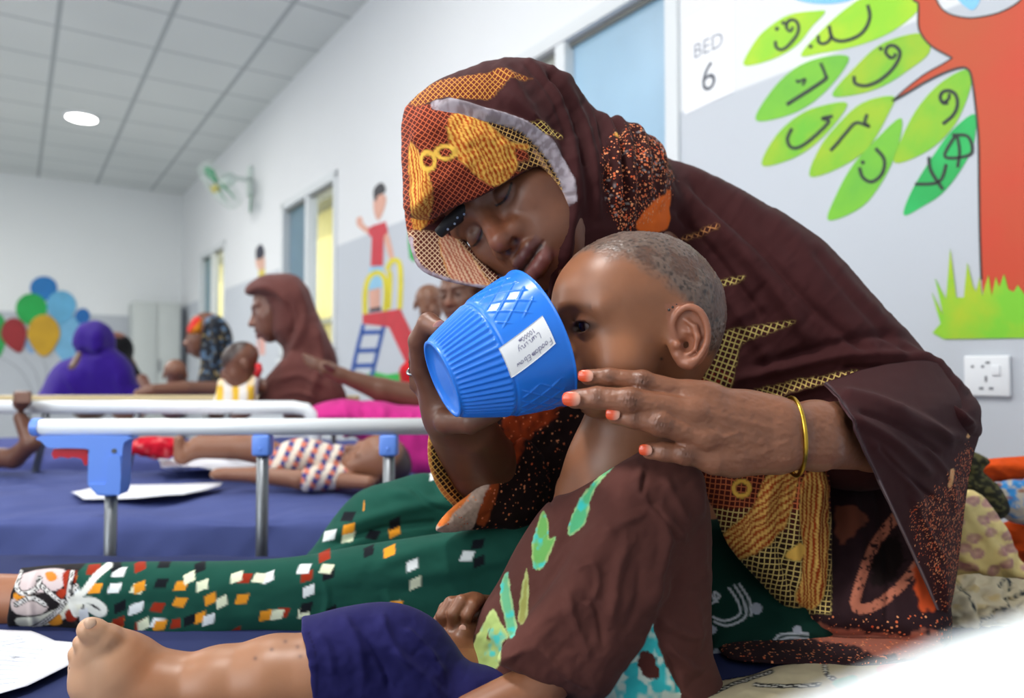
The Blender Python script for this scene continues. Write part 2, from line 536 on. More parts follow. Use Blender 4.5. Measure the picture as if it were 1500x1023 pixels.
def folds(x, y, specs):
    """sum of cloth folds; each = (polyline in the cloth's own plan, half width, height)"""
    r = np.zeros(x.shape)
    for pts, w, a in specs:
        pp = smooth_poly(pts, 5, closed=False)
        lo, hi = pp.min(0) - 3 * w, pp.max(0) + 3 * w
        s = (x > lo[0]) & (x < hi[0]) & (y > lo[1]) & (y < hi[1])
        if not s.any(): continue
        xs, ys = x[s], y[s]
        d = line_d(xs, ys, pp)
        e = np.minimum(np.hypot(xs - pp[0][0], ys - pp[0][1]), np.hypot(xs - pp[-1][0], ys - pp[-1][1]))
        t = np.clip(e / (3.0 * w), 0.15, 1)
        r[s] += a * np.exp(-(d / w) ** 2) * t
    return r
def bbox(P_list, pad):
    a = np.array(P_list); return a.min(0) - pad, a.max(0) + pad
# ------------------------------------------------------------------ the ward: shell, windows, ceiling
def room_obj(o):
    o.rotation_euler = (0, 0, ROOM_ROT); return o
def shell(name, boxes, mat):
    """boxes given as (u0,u1,v0,v1,z0,z1) in the ward's own axes"""
    mb = MB()
    for u0, u1, v0, v1, z0, z1 in boxes:
        mb.box(((u0 + u1) / 2, -(v0 + v1) / 2, (z0 + z1) / 2), (u1 - u0, v1 - v0, z1 - z0))
    o = mb.build(name, mat); room_obj(o); set_props(o, kind='structure'); return o
def grid_nodes(nt, coord, period, off, w):
    pass
def wall_mat(name, white, grey, band):
    m, nt, b = new_mat(name)
    tc = nt.nodes.new('ShaderNodeTexCoord'); sp = nt.nodes.new('ShaderNodeSeparateXYZ'); nt.links.new(tc.outputs['Object'], sp.inputs[0])
    mr = nt.nodes.new('ShaderNodeMapRange'); mr.inputs['From Min'].default_value = band - 0.003; mr.inputs['From Max'].default_value = band + 0.003
    nt.links.new(sp.outputs['Z'], mr.inputs['Value'])
    n = nt.nodes.new('ShaderNodeTexNoise'); n.inputs['Scale'].default_value = 1.7; n.inputs['Detail'].default_value = 5
    nt.links.new(tc.outputs['Object'], n.inputs['Vector'])
    def pair(c):
        mx = nt.nodes.new('ShaderNodeMix'); mx.data_type = 'RGBA'; l = lin(c)
        mx.inputs['A'].default_value = tuple(l * 0.97) + (1,); mx.inputs['B'].default_value = tuple(np.minimum(l * 1.02, 1)) + (1,)
        nt.links.new(n.outputs['Fac'], mx.inputs['Factor']); return mx.outputs['Result']
    mx = nt.nodes.new('ShaderNodeMix'); mx.data_type = 'RGBA'
    nt.links.new(mr.outputs[0], mx.inputs['Factor']); nt.links.new(pair(grey), mx.inputs['A']); nt.links.new(pair(white), mx.inputs['B'])
    nt.links.new(mx.outputs['Result'], b.inputs['Base Color']); b.inputs['Roughness'].default_value = 0.6; b.inputs['Specular IOR Level'].default_value = 0.3
    bump(nt, b, 60, 0.08, 0.002)
    return m
M_wall = wall_mat('wall_paint', (228, 231, 234), (196, 202, 210), 1.755)
M_back = wall_mat('back_wall_paint', (232, 236, 238), (186, 192, 200), 1.62)
def ceil_mat():
    m, nt, b = new_mat('ceiling_tiles')
    tc = nt.nodes.new('ShaderNodeTexCoord'); sp = nt.nodes.new('ShaderNodeSeparateXYZ'); nt.links.new(tc.outputs['Object'], sp.inputs[0])
    def line(sock, period, off, w):
        a = nt.nodes.new('ShaderNodeMath'); a.operation = 'ADD'; nt.links.new(sock, a.inputs[0]); a.inputs[1].default_value = off
        p = nt.nodes.new('ShaderNodeMath'); p.operation = 'PINGPONG'; nt.links.new(a.outputs[0], p.inputs[0]); p.inputs[1].default_value = period / 2
        mr = nt.nodes.new('ShaderNodeMapRange'); mr.inputs['From Min'].default_value = w * 0.8; mr.inputs['From Max'].default_value = w
        mr.inputs['To Min'].default_value = 1; mr.inputs['To Max'].default_value = 0
        nt.links.new(p.outputs[0], mr.inputs['Value']); return mr.outputs[0]
    lx = line(sp.outputs['X'], 0.575, -6.02 + 0.575 * 20, 0.012); ly = line(sp.outputs['Y'], 0.575, 0.195 + 0.575 * 20, 0.017)
    mx = nt.nodes.new('ShaderNodeMath'); mx.operation = 'MAXIMUM'; nt.links.new(lx, mx.inputs[0]); nt.links.new(ly, mx.inputs[1])
    # every tile has its own faint shade
    wn = nt.nodes.new('ShaderNodeTexNoise'); wn.inputs['Scale'].default_value = 0.9; nt.links.new(tc.outputs['Object'], wn.inputs['Vector'])
    t = nt.nodes.new('ShaderNodeMix'); t.data_type = 'RGBA'
    t.inputs['A'].default_value = tuple(lin((204, 210, 211))) + (1,); t.inputs['B'].default_value = tuple(lin((222, 226, 226))) + (1,)
    nt.links.new(wn.outputs['Fac'], t.inputs['Factor'])
    q = nt.nodes.new('ShaderNodeMix'); q.data_type = 'RGBA'; q.inputs['B'].default_value = tuple(lin((170, 177, 180))) + (1,)
    nt.links.new(mx.outputs[0], q.inputs['Factor']); nt.links.new(t.outputs['Result'], q.inputs['A'])
    nt.links.new(q.outputs['Result'], b.inputs['Base Color']); b.inputs['Roughness'].default_value = 0.8
    bump(nt, b, 220, 0.15, 0.002)
    return m
U0, V0 = -2.4, -3.6
WIN_Z0, WIN_Z1 = 1.05, 2.25
WINS = [(1.58, 2.78), (4.50, 5.68), (7.50, 8.68)]
def wall_with_holes(v0, v1, holes):
    bx, u = [], U0
    for a, b_ in holes:
        bx.append((u, a, v0, v1, 0, CEIL_Z)); bx.append((a, b_, v0, v1, 0, WIN_Z0)); bx.append((a, b_, v0, v1, WIN_Z1, CEIL_Z)); u = b_
    bx.append((u, BACK_U + 0.2, v0, v1, 0, CEIL_Z)); return bx
shell('wall_right', wall_with_holes(WALL_V, WALL_V + 0.2, WINS), M_wall)
shell('wall_left', wall_with_holes(V0 - 0.2, V0, [(-0.6, 1.4), (4.5, 5.7)]), M_wall)
shell('wall_back', [(BACK_U, BACK_U + 0.2, V0, WALL_V, 0, CEIL_Z)], M_back)
shell('wall_front', [(U0 - 0.2, U0, V0, WALL_V, 0, CEIL_Z)], M_wall)
shell('ceiling', [(U0 - 0.2, BACK_U + 0.2, V0 - 0.2, WALL_V + 0.2, CEIL_Z, CEIL_Z + 0.15)], ceil_mat())
def floor_mat():
    m, nt, b = new_mat('floor_tiles')
    tc = nt.nodes.new('ShaderNodeTexCoord'); br = nt.nodes.new('ShaderNodeTexBrick'); br.offset = 0
    br.inputs['Color1'].default_value = (0.42, 0.43, 0.42, 1); br.inputs['Color2'].default_value = (0.46, 0.46, 0.45, 1); br.inputs['Mortar'].default_value = (0.2, 0.2, 0.2, 1)
    br.inputs['Scale'].default_value = 1; br.inputs['Brick Width'].default_value = 0.4; br.inputs['Row Height'].default_value = 0.4; br.inputs['Mortar Size'].default_value = 0.004
    nt.links.new(tc.outputs['Object'], br.inputs['Vector']); nt.links.new(br.outputs['Color'], b.inputs['Base Color']); b.inputs['Roughness'].default_value = 0.3
    return m
shell('floor', [(U0 - 0.2, BACK_U + 0.2, V0 - 0.2, WALL_V + 0.2, -0.1, 0)], floor_mat())

M_white = flat('white_enamel', (236, 240, 244), 0.28, bs=(30, 0.02), var=0.02)
M_frame = flat('white_window_frame', (216, 221, 224), 0.7, bs=(40, 0.03), var=0.02)
M_grey = flat('grey_sealing_strip', (120, 122, 118), 0.6, bs=(50, 0.05), var=0.05)
def glass_mat(name, c, rough):
    m = bpy.data.materials.new(name); m.use_nodes = True; nt = m.node_tree; nt.nodes.clear()
    out = nt.nodes.new('ShaderNodeOutputMaterial'); t = nt.nodes.new('ShaderNodeBsdfTransparent'); g = nt.nodes.new('ShaderNodeBsdfGlossy')
    g.inputs['Roughness'].default_value = rough
    tc = nt.nodes.new('ShaderNodeTexCoord'); n = nt.nodes.new('ShaderNodeTexNoise'); n.inputs['Scale'].default_value = 2.2; n.inputs['Detail'].default_value = 2
    nt.links.new(tc.outputs['Object'], n.inputs['Vector'])
    mc = nt.nodes.new('ShaderNodeMix'); mc.data_type = 'RGBA'; l = np.array(c)
    mc.inputs['A'].default_value = tuple(l * 0.85) + (1,); mc.inputs['B'].default_value = tuple(np.minimum(l * 1.15, 1)) + (1,)
    nt.links.new(n.outputs['Fac'], mc.inputs['Factor']); nt.links.new(mc.outputs['Result'], t.inputs['Color'])
    mx = nt.nodes.new('ShaderNodeMixShader'); mx.inputs[0].default_value = 0.08
    nt.links.new(t.outputs[0], mx.inputs[1]); nt.links.new(g.outputs[0], mx.inputs[2]); nt.links.new(mx.outputs[0], out.inputs[0])
    return m
M_bluepane = glass_mat('blue_tinted_glass', (0.42, 0.66, 0.86), 0.15)
M_greypane = glass_mat('grey_tinted_glass', (0.17, 0.25, 0.34), 0.15)
def frosted(name, c, tr):
    m = bpy.data.materials.new(name); m.use_nodes = True; nt = m.node_tree; nt.nodes.clear()
    N = nt.nodes.new; out = N('ShaderNodeOutputMaterial'); t = N('ShaderNodeBsdfTranslucent'); df = N('ShaderNodeBsdfDiffuse'); g = N('ShaderNodeBsdfGlossy'); tp = N('ShaderNodeBsdfTransparent')
    tc = N('ShaderNodeTexCoord'); n = N('ShaderNodeTexNoise'); n.inputs['Scale'].default_value = 1.6; n.inputs['Detail'].default_value = 3
    nt.links.new(tc.outputs['Object'], n.inputs['Vector']); mc = N('ShaderNodeMix'); mc.data_type = 'RGBA'
    mc.inputs['A'].default_value = tuple(lin(c) * .75) + (1,); mc.inputs['B'].default_value = tuple(np.minimum(lin(c) * 1.25, 1)) + (1,)
    nt.links.new(n.outputs['Fac'], mc.inputs['Factor'])
    for s in (t, df): nt.links.new(mc.outputs['Result'], s.inputs['Color'])
    tp.inputs['Color'].default_value = tuple(lin(c)) + (1,); g.inputs['Roughness'].default_value = .45
    a = N('ShaderNodeMixShader'); a.inputs[0].default_value = .3; nt.links.new(t.outputs[0], a.inputs[1]); nt.links.new(df.outputs[0], a.inputs[2])
    b = N('ShaderNodeMixShader'); b.inputs[0].default_value = tr; nt.links.new(a.outputs[0], b.inputs[1]); nt.links.new(tp.outputs[0], b.inputs[2])
    d = N('ShaderNodeMixShader'); d.inputs[0].default_value = .05; nt.links.new(b.outputs[0], d.inputs[1]); nt.links.new(g.outputs[0], d.inputs[2])
    nt.links.new(d.outputs[0], out.inputs[0]); return m
M_bluepane = frosted('blue_frosted_glass', (196, 218, 236), .06)
M_greypane = frosted('grey_blue_glass', (160, 182, 200), .04)
M_clear = glass_mat('clear_glass', (0.93, 0.95, 0.95), 0.05)
def window(n, u0, u1, near_pane, far_pane, label):
    t = empty('window_%d' % n, room((u0 + u1) / 2, WALL_V + 0.05, WIN_Z0)); set_props(t, kind='structure')
    def part(name, boxes, mat):
        mb = MB()
        for a, b_, c, d, e, f in boxes:
            mb.box(((a + b_) / 2, -(c + d) / 2, (e + f) / 2), (b_ - a, d - c, f - e), bev=0.004)
        v = np.concatenate(mb.v); R = np.array([[D1[0], -D2[0], 0], [D1[1], -D2[1], 0], [0, 0, 1.0]])
        mb.v = [v @ R.T]
        return mb.build(name, mat, t, auto=0.6)
    z0, z1, v0, v1 = WIN_Z0, WIN_Z1, WALL_V - 0.012, WALL_V + 0.07
    mid = (u0 + u1) / 2; w = 0.055
    part('frame', [(u0, u0 + w, v0, v1, z0, z1), (u1 - w, u1, v0, v1, z0, z1), (u0, u1, v0, v1, z1 - w, z1), (u0, u1, v0, v1, z0, z0 + w)], M_frame)
    part('mullion', [(mid - 0.03, mid + 0.03, v0 + 0.004, v1 - 0.004, z0 + w, z1 - w)], M_frame)
    part('gasket', [(u0 + w, mid - 0.03, v0 + 0.03, v0 + 0.045, z1 - w - 0.02, z1 - w), (mid + 0.03, u1 - w, v0 + 0.03, v0 + 0.045, z1 - w - 0.02, z1 - w)], M_grey)
    part('pane', [(u0 + w, mid - 0.03, v0 + 0.05, v0 + 0.056, z0 + w, z1 - w)], near_pane)
    part('pane', [(mid + 0.03, u1 - w, v0 + 0.06, v0 + 0.066, z0 + w, z1 - w)], far_pane)
    part('window_sill', [(u0 - 0.03, u1 + 0.03, WALL_V - 0.03, WALL_V - 0.001, z0 - 0.03, z0)], M_frame)
window(1, *WINS[0], M_bluepane, M_clear, '')
window(2, *WINS[1], M_clear, M_greypane, '')
window(3, *WINS[2], M_clear, M_greypane, '')
M_cream = flat('cream_render', (238, 222, 140), 0.8, bs=(30, 0.2), var=0.05)
M_trimgrey = flat('grey_render_band', (150, 150, 130), 0.8, bs=(30, 0.2), var=0.05)
ext = empty('building', room(6.5, 4.2, 0), 'cream-rendered building with a pale ledge seen through the ward windows', 'building')
def ext_part(name, bx, mat):
    mb = MB()
    for a, b_, c, d, e, f in bx: mb.box(((a + b_) / 2, -(c + d) / 2, (e + f) / 2), (b_ - a, d - c, f - e))
    R = np.array([[D1[0], -D2[0], 0], [D1[1], -D2[1], 0], [0, 0, 1.0]]); mb.v = [np.concatenate(mb.v) @ R.T]
    mb.build(name, mat, ext)
ext_part('facade', [(4.6, 22, 4.2, 4.6, -0.1, 3.6)], M_cream)
ext_part('ledge', [(4.6, 22, 4.05, 4.2, 1.72, 1.80)], M_trimgrey)
ext_part('eave', [(4.6, 22, 3.9, 4.6, 3.6, 3.7)], M_trimgrey)
gr = MB().box((9, -6.9, -0.12), (30, 10, 0.04)).build('ground', flat('pale_ground', (200, 195, 180), 0.9, bs=(8, 0.2), var=0.1)); room_obj(gr); set_props(gr, kind='structure')
sun = bpy.data.lights.new('sun', 'SUN'); sun.energy = 3.2; sun.angle = 0.02; sun.color = (1, 0.97, 0.9)
so = bpy.data.objects.new('sun', sun); COL.objects.link(so)
so.rotation_euler = Vector(tuple(D2 * 0.55 + np.array([0, 0, -0.8]))).to_track_quat('-Z', 'Y').to_euler()

# ceiling lamps: a shallow round fitting with a glowing disc
M_lamp = flat('lit_diffuser', (255, 252, 246), 0.4, emit=14)
def disc_lamp(u, v, label):
    r = 0.115
    t = empty('ceiling_light', room(u, v, CEIL_Z), label, 'ceiling light', 'round ceiling lights')
    mb = MB()
    for rad, z0, z1, name, mat in ((r + 0.02, 0.0, -0.018, 'rim', M_white), (r, -0.018, -0.022, 'diffuser', M_lamp)):
        mb = MB(); n = 32; c = room(u, v, CEIL_Z)
        ring = [(math.cos(2 * math.pi * k / n), math.sin(2 * math.pi * k / n)) for k in range(n)]
        vs = [c + np.array([a * rad, b_ * rad, z0]) for a, b_ in ring] + [c + np.array([a * rad * 0.97, b_ * rad * 0.97, z1]) for a, b_ in ring]
        mb.add(vs, [(k, (k + 1) % n, n + (k + 1) % n, n + k) for k in range(n)] + [[n + k for k in range(n)][::-1], list(range(n))])
        mb.build(name, mat, t, auto=0.6)
disc_lamp(7.27, 0.45, 'round glowing ceiling light among the grey ceiling tiles')

# ------------------------------------------------------------------ paintings on the walls
def paintmat(name, c1, c2, scale=8, rough=0.5):
    m, nt, b = new_mat(name)
    tc = nt.nodes.new('ShaderNodeTexCoord'); n = nt.nodes.new('ShaderNodeTexNoise'); n.inputs['Scale'].default_value = scale; n.inputs['Detail'].default_value = 4
    nt.links.new(tc.outputs['Object'], n.inputs['Vector'])
    r = nt.nodes.new('ShaderNodeMapRange'); r.inputs['From Min'].default_value = 0.35; r.inputs['From Max'].default_value = 0.65; nt.links.new(n.outputs['Fac'], r.inputs['Value'])
    mx = nt.nodes.new('ShaderNodeMix'); mx.data_type = 'RGBA'; mx.inputs['A'].default_value = tuple(lin(c1)) + (1,); mx.inputs['B'].default_value = tuple(lin(c2)) + (1,)
    nt.links.new(r.outputs[0], mx.inputs['Factor']); nt.links.new(mx.outputs['Result'], b.inputs['Base Color']); b.inputs['Roughness'].default_value = rough
    bump(nt, b, 90, 0.1, 0.001)
    return m
M_black = flat('black_paint', (30, 42, 38), 0.5, bs=(90, 0.1), var=0.1)
M_trunk = paintmat('red_brown_paint', (204, 62, 30), (192, 78, 36), 3)
M_leafy = paintmat('lime_paint', (178, 216, 24), (146, 212, 30), 9)
M_leafm = paintmat('mid_green_paint', (156, 194, 26), (108, 190, 40), 9)
M_leafg = paintmat('green_paint', (104, 184, 50), (122, 196, 42), 9)
M_leafd = paintmat('dark_green_paint', (20, 170, 80), (30, 190, 96), 9)
M_grass = paintmat('grass_paint', (186, 200, 24), (124, 204, 40), 9)
M_sky = paintmat('sky_blue_paint', (140, 205, 240), (120, 195, 235), 5)
PAL = {}
def pal(c, name):
    k = (tuple(c), name)
    if k not in PAL: PAL[k] = paintmat(name, c, tuple(max(0, int(x * 0.93)) for x in c), 7)
    return PAL[k]
def wpoly(pts, sm=4, fn=on_wall, off=0.0004, th=0.001, nrm=None, mb=None):
    pp = smooth_poly(pts, sm) if sm > 1 else pts
    mb = mb or MB(); nrm = -D2 if nrm is None else nrm
    return mb.prism([fn(x, y, off) for x, y in pp], nrm, th)
def wstroke(pts, w, sm=5, fn=on_wall, off=0.0018, nrm=None, mb=None, closed=False):
    """a painted line of width w px as a thin ribbon"""
    pp = smooth_poly(pts, sm, closed=closed) if len(pts) > 2 else np.array(pts, float)
    if closed: pp = np.vstack([pp, pp[:1]])
    mb = mb or MB(); nrm = -D2 if nrm is None else nrm
    L, Rr = [], []
    for i in range(len(pp)):
        t = pp[min(i + 1, len(pp) - 1)] - pp[max(i - 1, 0)]; t = t / (np.linalg.norm(t) + 1e-9)
        nn = np.array([-t[1], t[0]]) * w / 2
        L.append(fn(*(pp[i] + nn), off)); Rr.append(fn(*(pp[i] - nn), off))
    n = len(pp); vs = L + Rr + [q + nrm * 0.0008 for q in L + Rr]
    fs = []
    for i in range(n - 1):
        fs += [(i, i + 1, n + i + 1, n + i), (2 * n + i, 3 * n + i, 3 * n + i + 1, 2 * n + i + 1), (i, 2 * n + i, 2 * n + i + 1, i + 1), (n + i, n + i + 1, 3 * n + i + 1, 3 * n + i)]
    return mb.add(vs, fs)
def wdot(x, y, r, mb): return wpoly([(x - r, y), (x, y + r), (x + r, y), (x, y - r)], 4, off=0.0018, mb=mb)

tree = empty('tree_mural', on_wall(1480, 490), 'mural of a red-brown tree with lettered green leaves painted on the grey and white wall', 'mural')
TR = [(1338, -20), (1338, 0), (1345, 6), (1345, 35), (1350, 51), (1365, 68), (1395, 85), (1377, 96), (1354, 109), (1328, 129), (1307, 148), (1324, 139), (1354, 121), (1385, 106),
      (1408, 99), (1418, 102), (1423, 113), (1428, 147), (1433, 200), (1434, 260), (1435, 330), (1437, 395), (1440, 430), (1500, 470), (1600, 480), (1600, -20), (1510, -20), (1492, 3), (1465, 18), (1436, 25),
      (1416, 26), (1395, 22), (1381, 14), (1372, 0), (1368, -20)]
wpoly(TR, 1, off=0.0006).build('trunk', M_trunk, tree)
mb = MB()
wstroke([(1338, -20), (1338, 0), (1345, 6), (1345, 35), (1350, 51), (1365, 68), (1395, 85)], 2.6, mb=mb)
wstroke([(1395, 85), (1377, 96), (1354, 109), (1328, 129), (1307, 148)], 1.8, mb=mb)
wstroke([(1307, 148), (1324, 139), (1354, 121), (1385, 106), (1408, 99), (1418, 102), (1423, 113), (1428, 147), (1433, 200), (1434, 260), (1435, 330), (1437, 395), (1438, 410)], 3, mb=mb)
wstroke([(1368, -20), (1372, 0), (1381, 14), (1395, 22), (1416, 26), (1436, 25), (1465, 18), (1492, 3), (1510, -20)], 2.2, mb=mb)
mb.build('trunk_outline', M_black, tree)
z2 = lambda p: (960 + p[0] * .4887, p[1] * .4888)
z3 = lambda p: (1060 + p[0] * .1564, p[1] * .1564)
z4 = lambda p: (1260 + p[0] * .1954, p[1] * .1955)
leaves = [
 ([(1089,93),(1104,64),(1121,44),(1155,22),(1195,16),(1209,18),(1190,39),(1170,64),(1141,83),(1105,95)], M_leafy,
  [(z3,[(600,280),(588,250),(600,205),(640,185),(680,200),(702,250),(690,320),(640,390),(580,450),(530,465),(492,440),(485,385)],4.6),(z3,[(600,285),(630,290),(652,250)],4)], [(z3,(500,270)),(z3,(560,215))]),
 ([(1173,81),(1204,44),(1243,10),(1273,-5),(1331,-5),(1344,2),(1341,20),(1302,49),(1253,68),(1204,78)], M_leafy,
  [(z3,[(1350,45),(1370,150),(1340,250),(1270,330),(1150,380),(1060,380),(1010,340),(988,240)],5),(z3,[(1010,340),(980,390),(930,410),(890,390),(888,330)],4.6)], [(z3,(815,435))]),
 ([(1219,139),(1253,98),(1292,64),(1341,49),(1358,56),(1361,78),(1331,103),(1292,127),(1253,139)], M_leafm,
  [(z4,[(230,435),(192,395),(210,348),(260,345),(297,385),(290,440),(240,520),(150,600),(60,640),(0,640),(-40,620),(-45,570)],5),(z4,[(215,432),(250,432),(268,400)],4.4)], [(z4,(155,365))]),
 ([(1107,176),(1131,132),(1165,100),(1204,84),(1243,83),(1229,112),(1195,147),(1155,169)], M_leafg,
  [(z3,[(908,590),(935,650),(957,710)],4.4),(z3,[(957,710),(930,760),(590,980)],5.4),(z3,[(690,745),(695,770),(765,740),(740,800)],3.4)], []),
 ([(1116,242),(1136,200),(1170,169),(1204,155),(1241,151),(1224,181),(1190,215),(1155,235)], M_leafm,
  [(z2,[(532,348),(500,356),(520,365),(470,415),(430,442),(405,440),(396,415),(410,385)],5)], []),
 ([(1187,259),(1199,220),(1224,186),(1263,151),(1309,141),(1302,166),(1273,215),(1234,244)], M_leafm,
  [(z2,[(635,342),(628,368),(642,380),(602,368),(570,400),(545,430),(525,452)],4.6)], []),
 ([(1214,323),(1224,288),(1248,244),(1278,210),(1319,173),(1317,210),(1297,259),(1263,303)], M_leafg,
  [(z2,[(660,445),(686,478),(680,520),(650,545),(622,532),(612,502)],5)], [(z2,(622,487))]),
 ([(1311,239),(1322,200),(1346,156),(1380,120),(1417,102),(1422,127),(1400,181),(1361,220)], M_leafm,
  [(z4,[(660,770),(622,772),(600,730),(620,690),(670,680),(715,710),(730,780),(700,860),(620,930)],5),(z4,[(625,770),(662,742),(668,700)],4.4)], []),
 ([(1324,315),(1336,279),(1366,230),(1395,191),(1427,167),(1429,195),(1419,230),(1385,279),(1351,303)], M_leafd,
  [(z2,[(900,405),(868,470),(945,462),(938,410),(890,405)],4.6),(z2,[(905,410),(912,455),(906,502)],4.4),(z2,[(820,470),(826,512),(862,568)],5),(z2,[(872,492),(850,545),(778,552)],4.6)], []),
]
for pts, mt, strokes, dots in leaves:
    lf = wpoly(pts, 5).build('leaf', mt, tree)
    mb = MB()
    for tr, ps, w in strokes: wstroke([tr(p) for p in ps], w, mb=mb)
    for tr, p in dots: wdot(*tr(p), 3.2, mb)
    mb.build('letter', M_black, lf)
wpoly([(1163, -3), (1190, 5), (1225, 5), (1252, -3), (1250, -22), (1163, -22)], 4).build('cloud', M_sky, tree)
wpoly([(1402, -4), (1412, 8), (1424, 15), (1432, 8), (1436, -4), (1430, -20), (1405, -20)], 4).build('cloud', M_sky, tree)
GR = [(1383,497),(1366,488),(1378,474),(1365,429),(1382,462),(1370,408),(1386,439),(1392,365),(1401,436),(1412,436),(1417,385),(1425,418),(1430,428),(1435,406),(1439,434),(1448,403),(1453,434),(1459,406),
      (1464,421),(1471,402),(1477,424),(1485,428),(1491,418),(1503,434),(1520,420),(1535,445),(1560,430),(1600,470),(1600,494)]
wpoly(GR, 1, off=0.002).build('painted_grass', M_grass, tree)

slide = empty('slide_mural', on_wall(560, 550), 'mural of a child in a red shirt on a slide with blue ladder', 'mural')
z6 = lambda p: (480 + p[0] * .3323, 240 + p[1] * .3323)
def wz(pts, name, c, sm=3, off=0.0006, par=slide): return wpoly([z6(p) for p in pts], sm, off=off).build(name, pal(c, name + '_paint'), par)
def ws(lst, name, c, w, off=0.0018, par=slide):
    mb = MB()
    for l in lst: wstroke([z6(p) for p in l], w, off=off, mb=mb)
    mb.build(name, pal(c, name + '_paint'), par)
wz([(205,150),(235,130),(258,150),(250,200),(225,250),(205,215)], 'painted_face', (225, 170, 150), off=0.0008)
wz([(203,150),(205,110),(235,83),(255,105),(250,128),(222,140),(212,165)], 'painted_hair', (40, 40, 50), off=0.002)
wz([(130,240),(150,235),(158,265),(185,285),(180,310),(150,290),(130,270)], 'painted_arm', (225, 170, 150))
wz([(245,310),(265,300),(292,410),(275,425)], 'painted_arm', (225, 170, 150))
wz([(178,285),(205,270),(255,255),(266,300),(247,320),(243,450),(190,452),(195,325),(182,315)], 'painted_shirt', (208, 50, 66), 1, off=0.002)
wz([(185,455),(243,448),(240,545),(180,560)], 'painted_shorts', (150, 205, 235), 1)
wz([(183,558),(232,545),(230,632),(186,640)], 'painted_legs', (225, 170, 150), 1)
wz([(184,640),(234,630),(234,648),(184,655)], 'painted_shoes', (40, 40, 60), 1, off=0.002)
ws([[(165,662),(165,570),(182,505),(218,480),(250,505),(258,570),(252,650)], [(262,470),(280,432),(312,432),(322,500),(318,640)], [(266,475),(275,500),(268,640)]], 'painted_railing', (228, 214, 40), 7)
wz([(155,665),(320,640),(380,765),(395,870),(355,900),(270,720),(155,705)], 'painted_slide', (205, 50, 62), 1, off=0.0022)
ws([[(158,708),(130,820),(104,940)], [(250,705),(222,820),(192,945)]], 'painted_ladder_rail', (36, 84, 170), 5.5)
for yy, x0, x1 in ((745, 150, 240), (825, 130, 222), (892, 114, 206)):
    ws([[(x0, yy), (x1, yy - 4)]], 'painted_rung', (36, 84, 170), 6.5)
wz([(140,945),(200,915),(260,930),(335,920),(335,975),(200,965)], 'painted_lawn', (50, 190, 80), 1)
wpoly([(598, 330), (603, 322), (612, 330), (612, 378), (600, 378)], 2).build('painted_bush', pal((40, 175, 80), 'painted_bush_paint'), slide)
ch2 = empty('child_mural', on_wall(382, 410), 'small mural figure with dark hair and yellow shirt between the two far windows', 'mural')
wpoly([(376, 376), (386, 372), (388, 392), (380, 396), (375, 388)], 3).build('painted_face', pal((225, 180, 160), 'painted_face_pale'), ch2)
wpoly([(375, 366), (382, 358), (387, 366), (386, 376), (376, 380)], 3, off=0.002).build('painted_hair', pal((50, 50, 66), 'painted_hair_dark'), ch2)
wpoly([(379, 396), (388, 392), (390, 440), (378, 440)], 1).build('painted_shirt', pal((222, 205, 90), 'painted_shirt_yellow'), ch2)
wpoly([(378, 440), (390, 440), (388, 520), (380, 520)], 1).build('painted_legs', pal((225, 170, 160), 'painted_legs_pale'), ch2)

bal = empty('balloon_mural', on_back(60, 530), 'mural of coloured balloons painted on the grey and white end wall', 'mural')
def bl(c, x, y, rx, ry, name='balloon', layer=0.0, knot=0):
    pts = []
    for k in range(28):
        a = 2 * math.pi * k / 28; s_ = math.sin(a)
        px = x + rx * math.cos(a) * (1 - 0.35 * max(0, s_) ** 1.3 * (1 if ry > rx else 0.2)) + (knot * max(0, s_) ** 2)
        pts.append((px, y + ry * s_ * (1.12 if s_ > 0 else 1)))
    wpoly(pts, 1, fn=on_back, off=0.001 + layer, nrm=-D1, th=0.004).build(name, pal(c, 'balloon_paint'), bal)
bl((120, 185, 225), 100, 495, 26, 34, layer=0)
bl((30, 160, 75), -2, 490, 12, 30)
bl((140, 175, 215), 46, 505, 10, 12)
bl((15, 110, 190), 121, 463, 11, 11, layer=0.005)
bl((10, 120, 195), 64, 422, 20, 17, layer=0.005)
bl((100, 178, 220), 90, 449, 22, 23, layer=0.01)
bl((0, 168, 72), 46, 452, 23, 22, layer=0.015)
bl((150, 20, 30), 20, 490, 19, 24, layer=0.02, knot=8)
bl((205, 160, 20), 64, 490, 24, 29, layer=0.025)
mb = MB()
for x0, y0, x1 in ((34, 524, 62), (63, 528, 66), (98, 528, 72), (0, 523, 55)):
    wstroke([(x0, y0), ((x0 + x1) / 2 + 4, 545), (x1, 590)], 1.2, fn=on_back, off=0.004, nrm=-D1, mb=mb)
mb.build('balloon_strings', pal((150, 155, 165), 'string_paint'), bal)

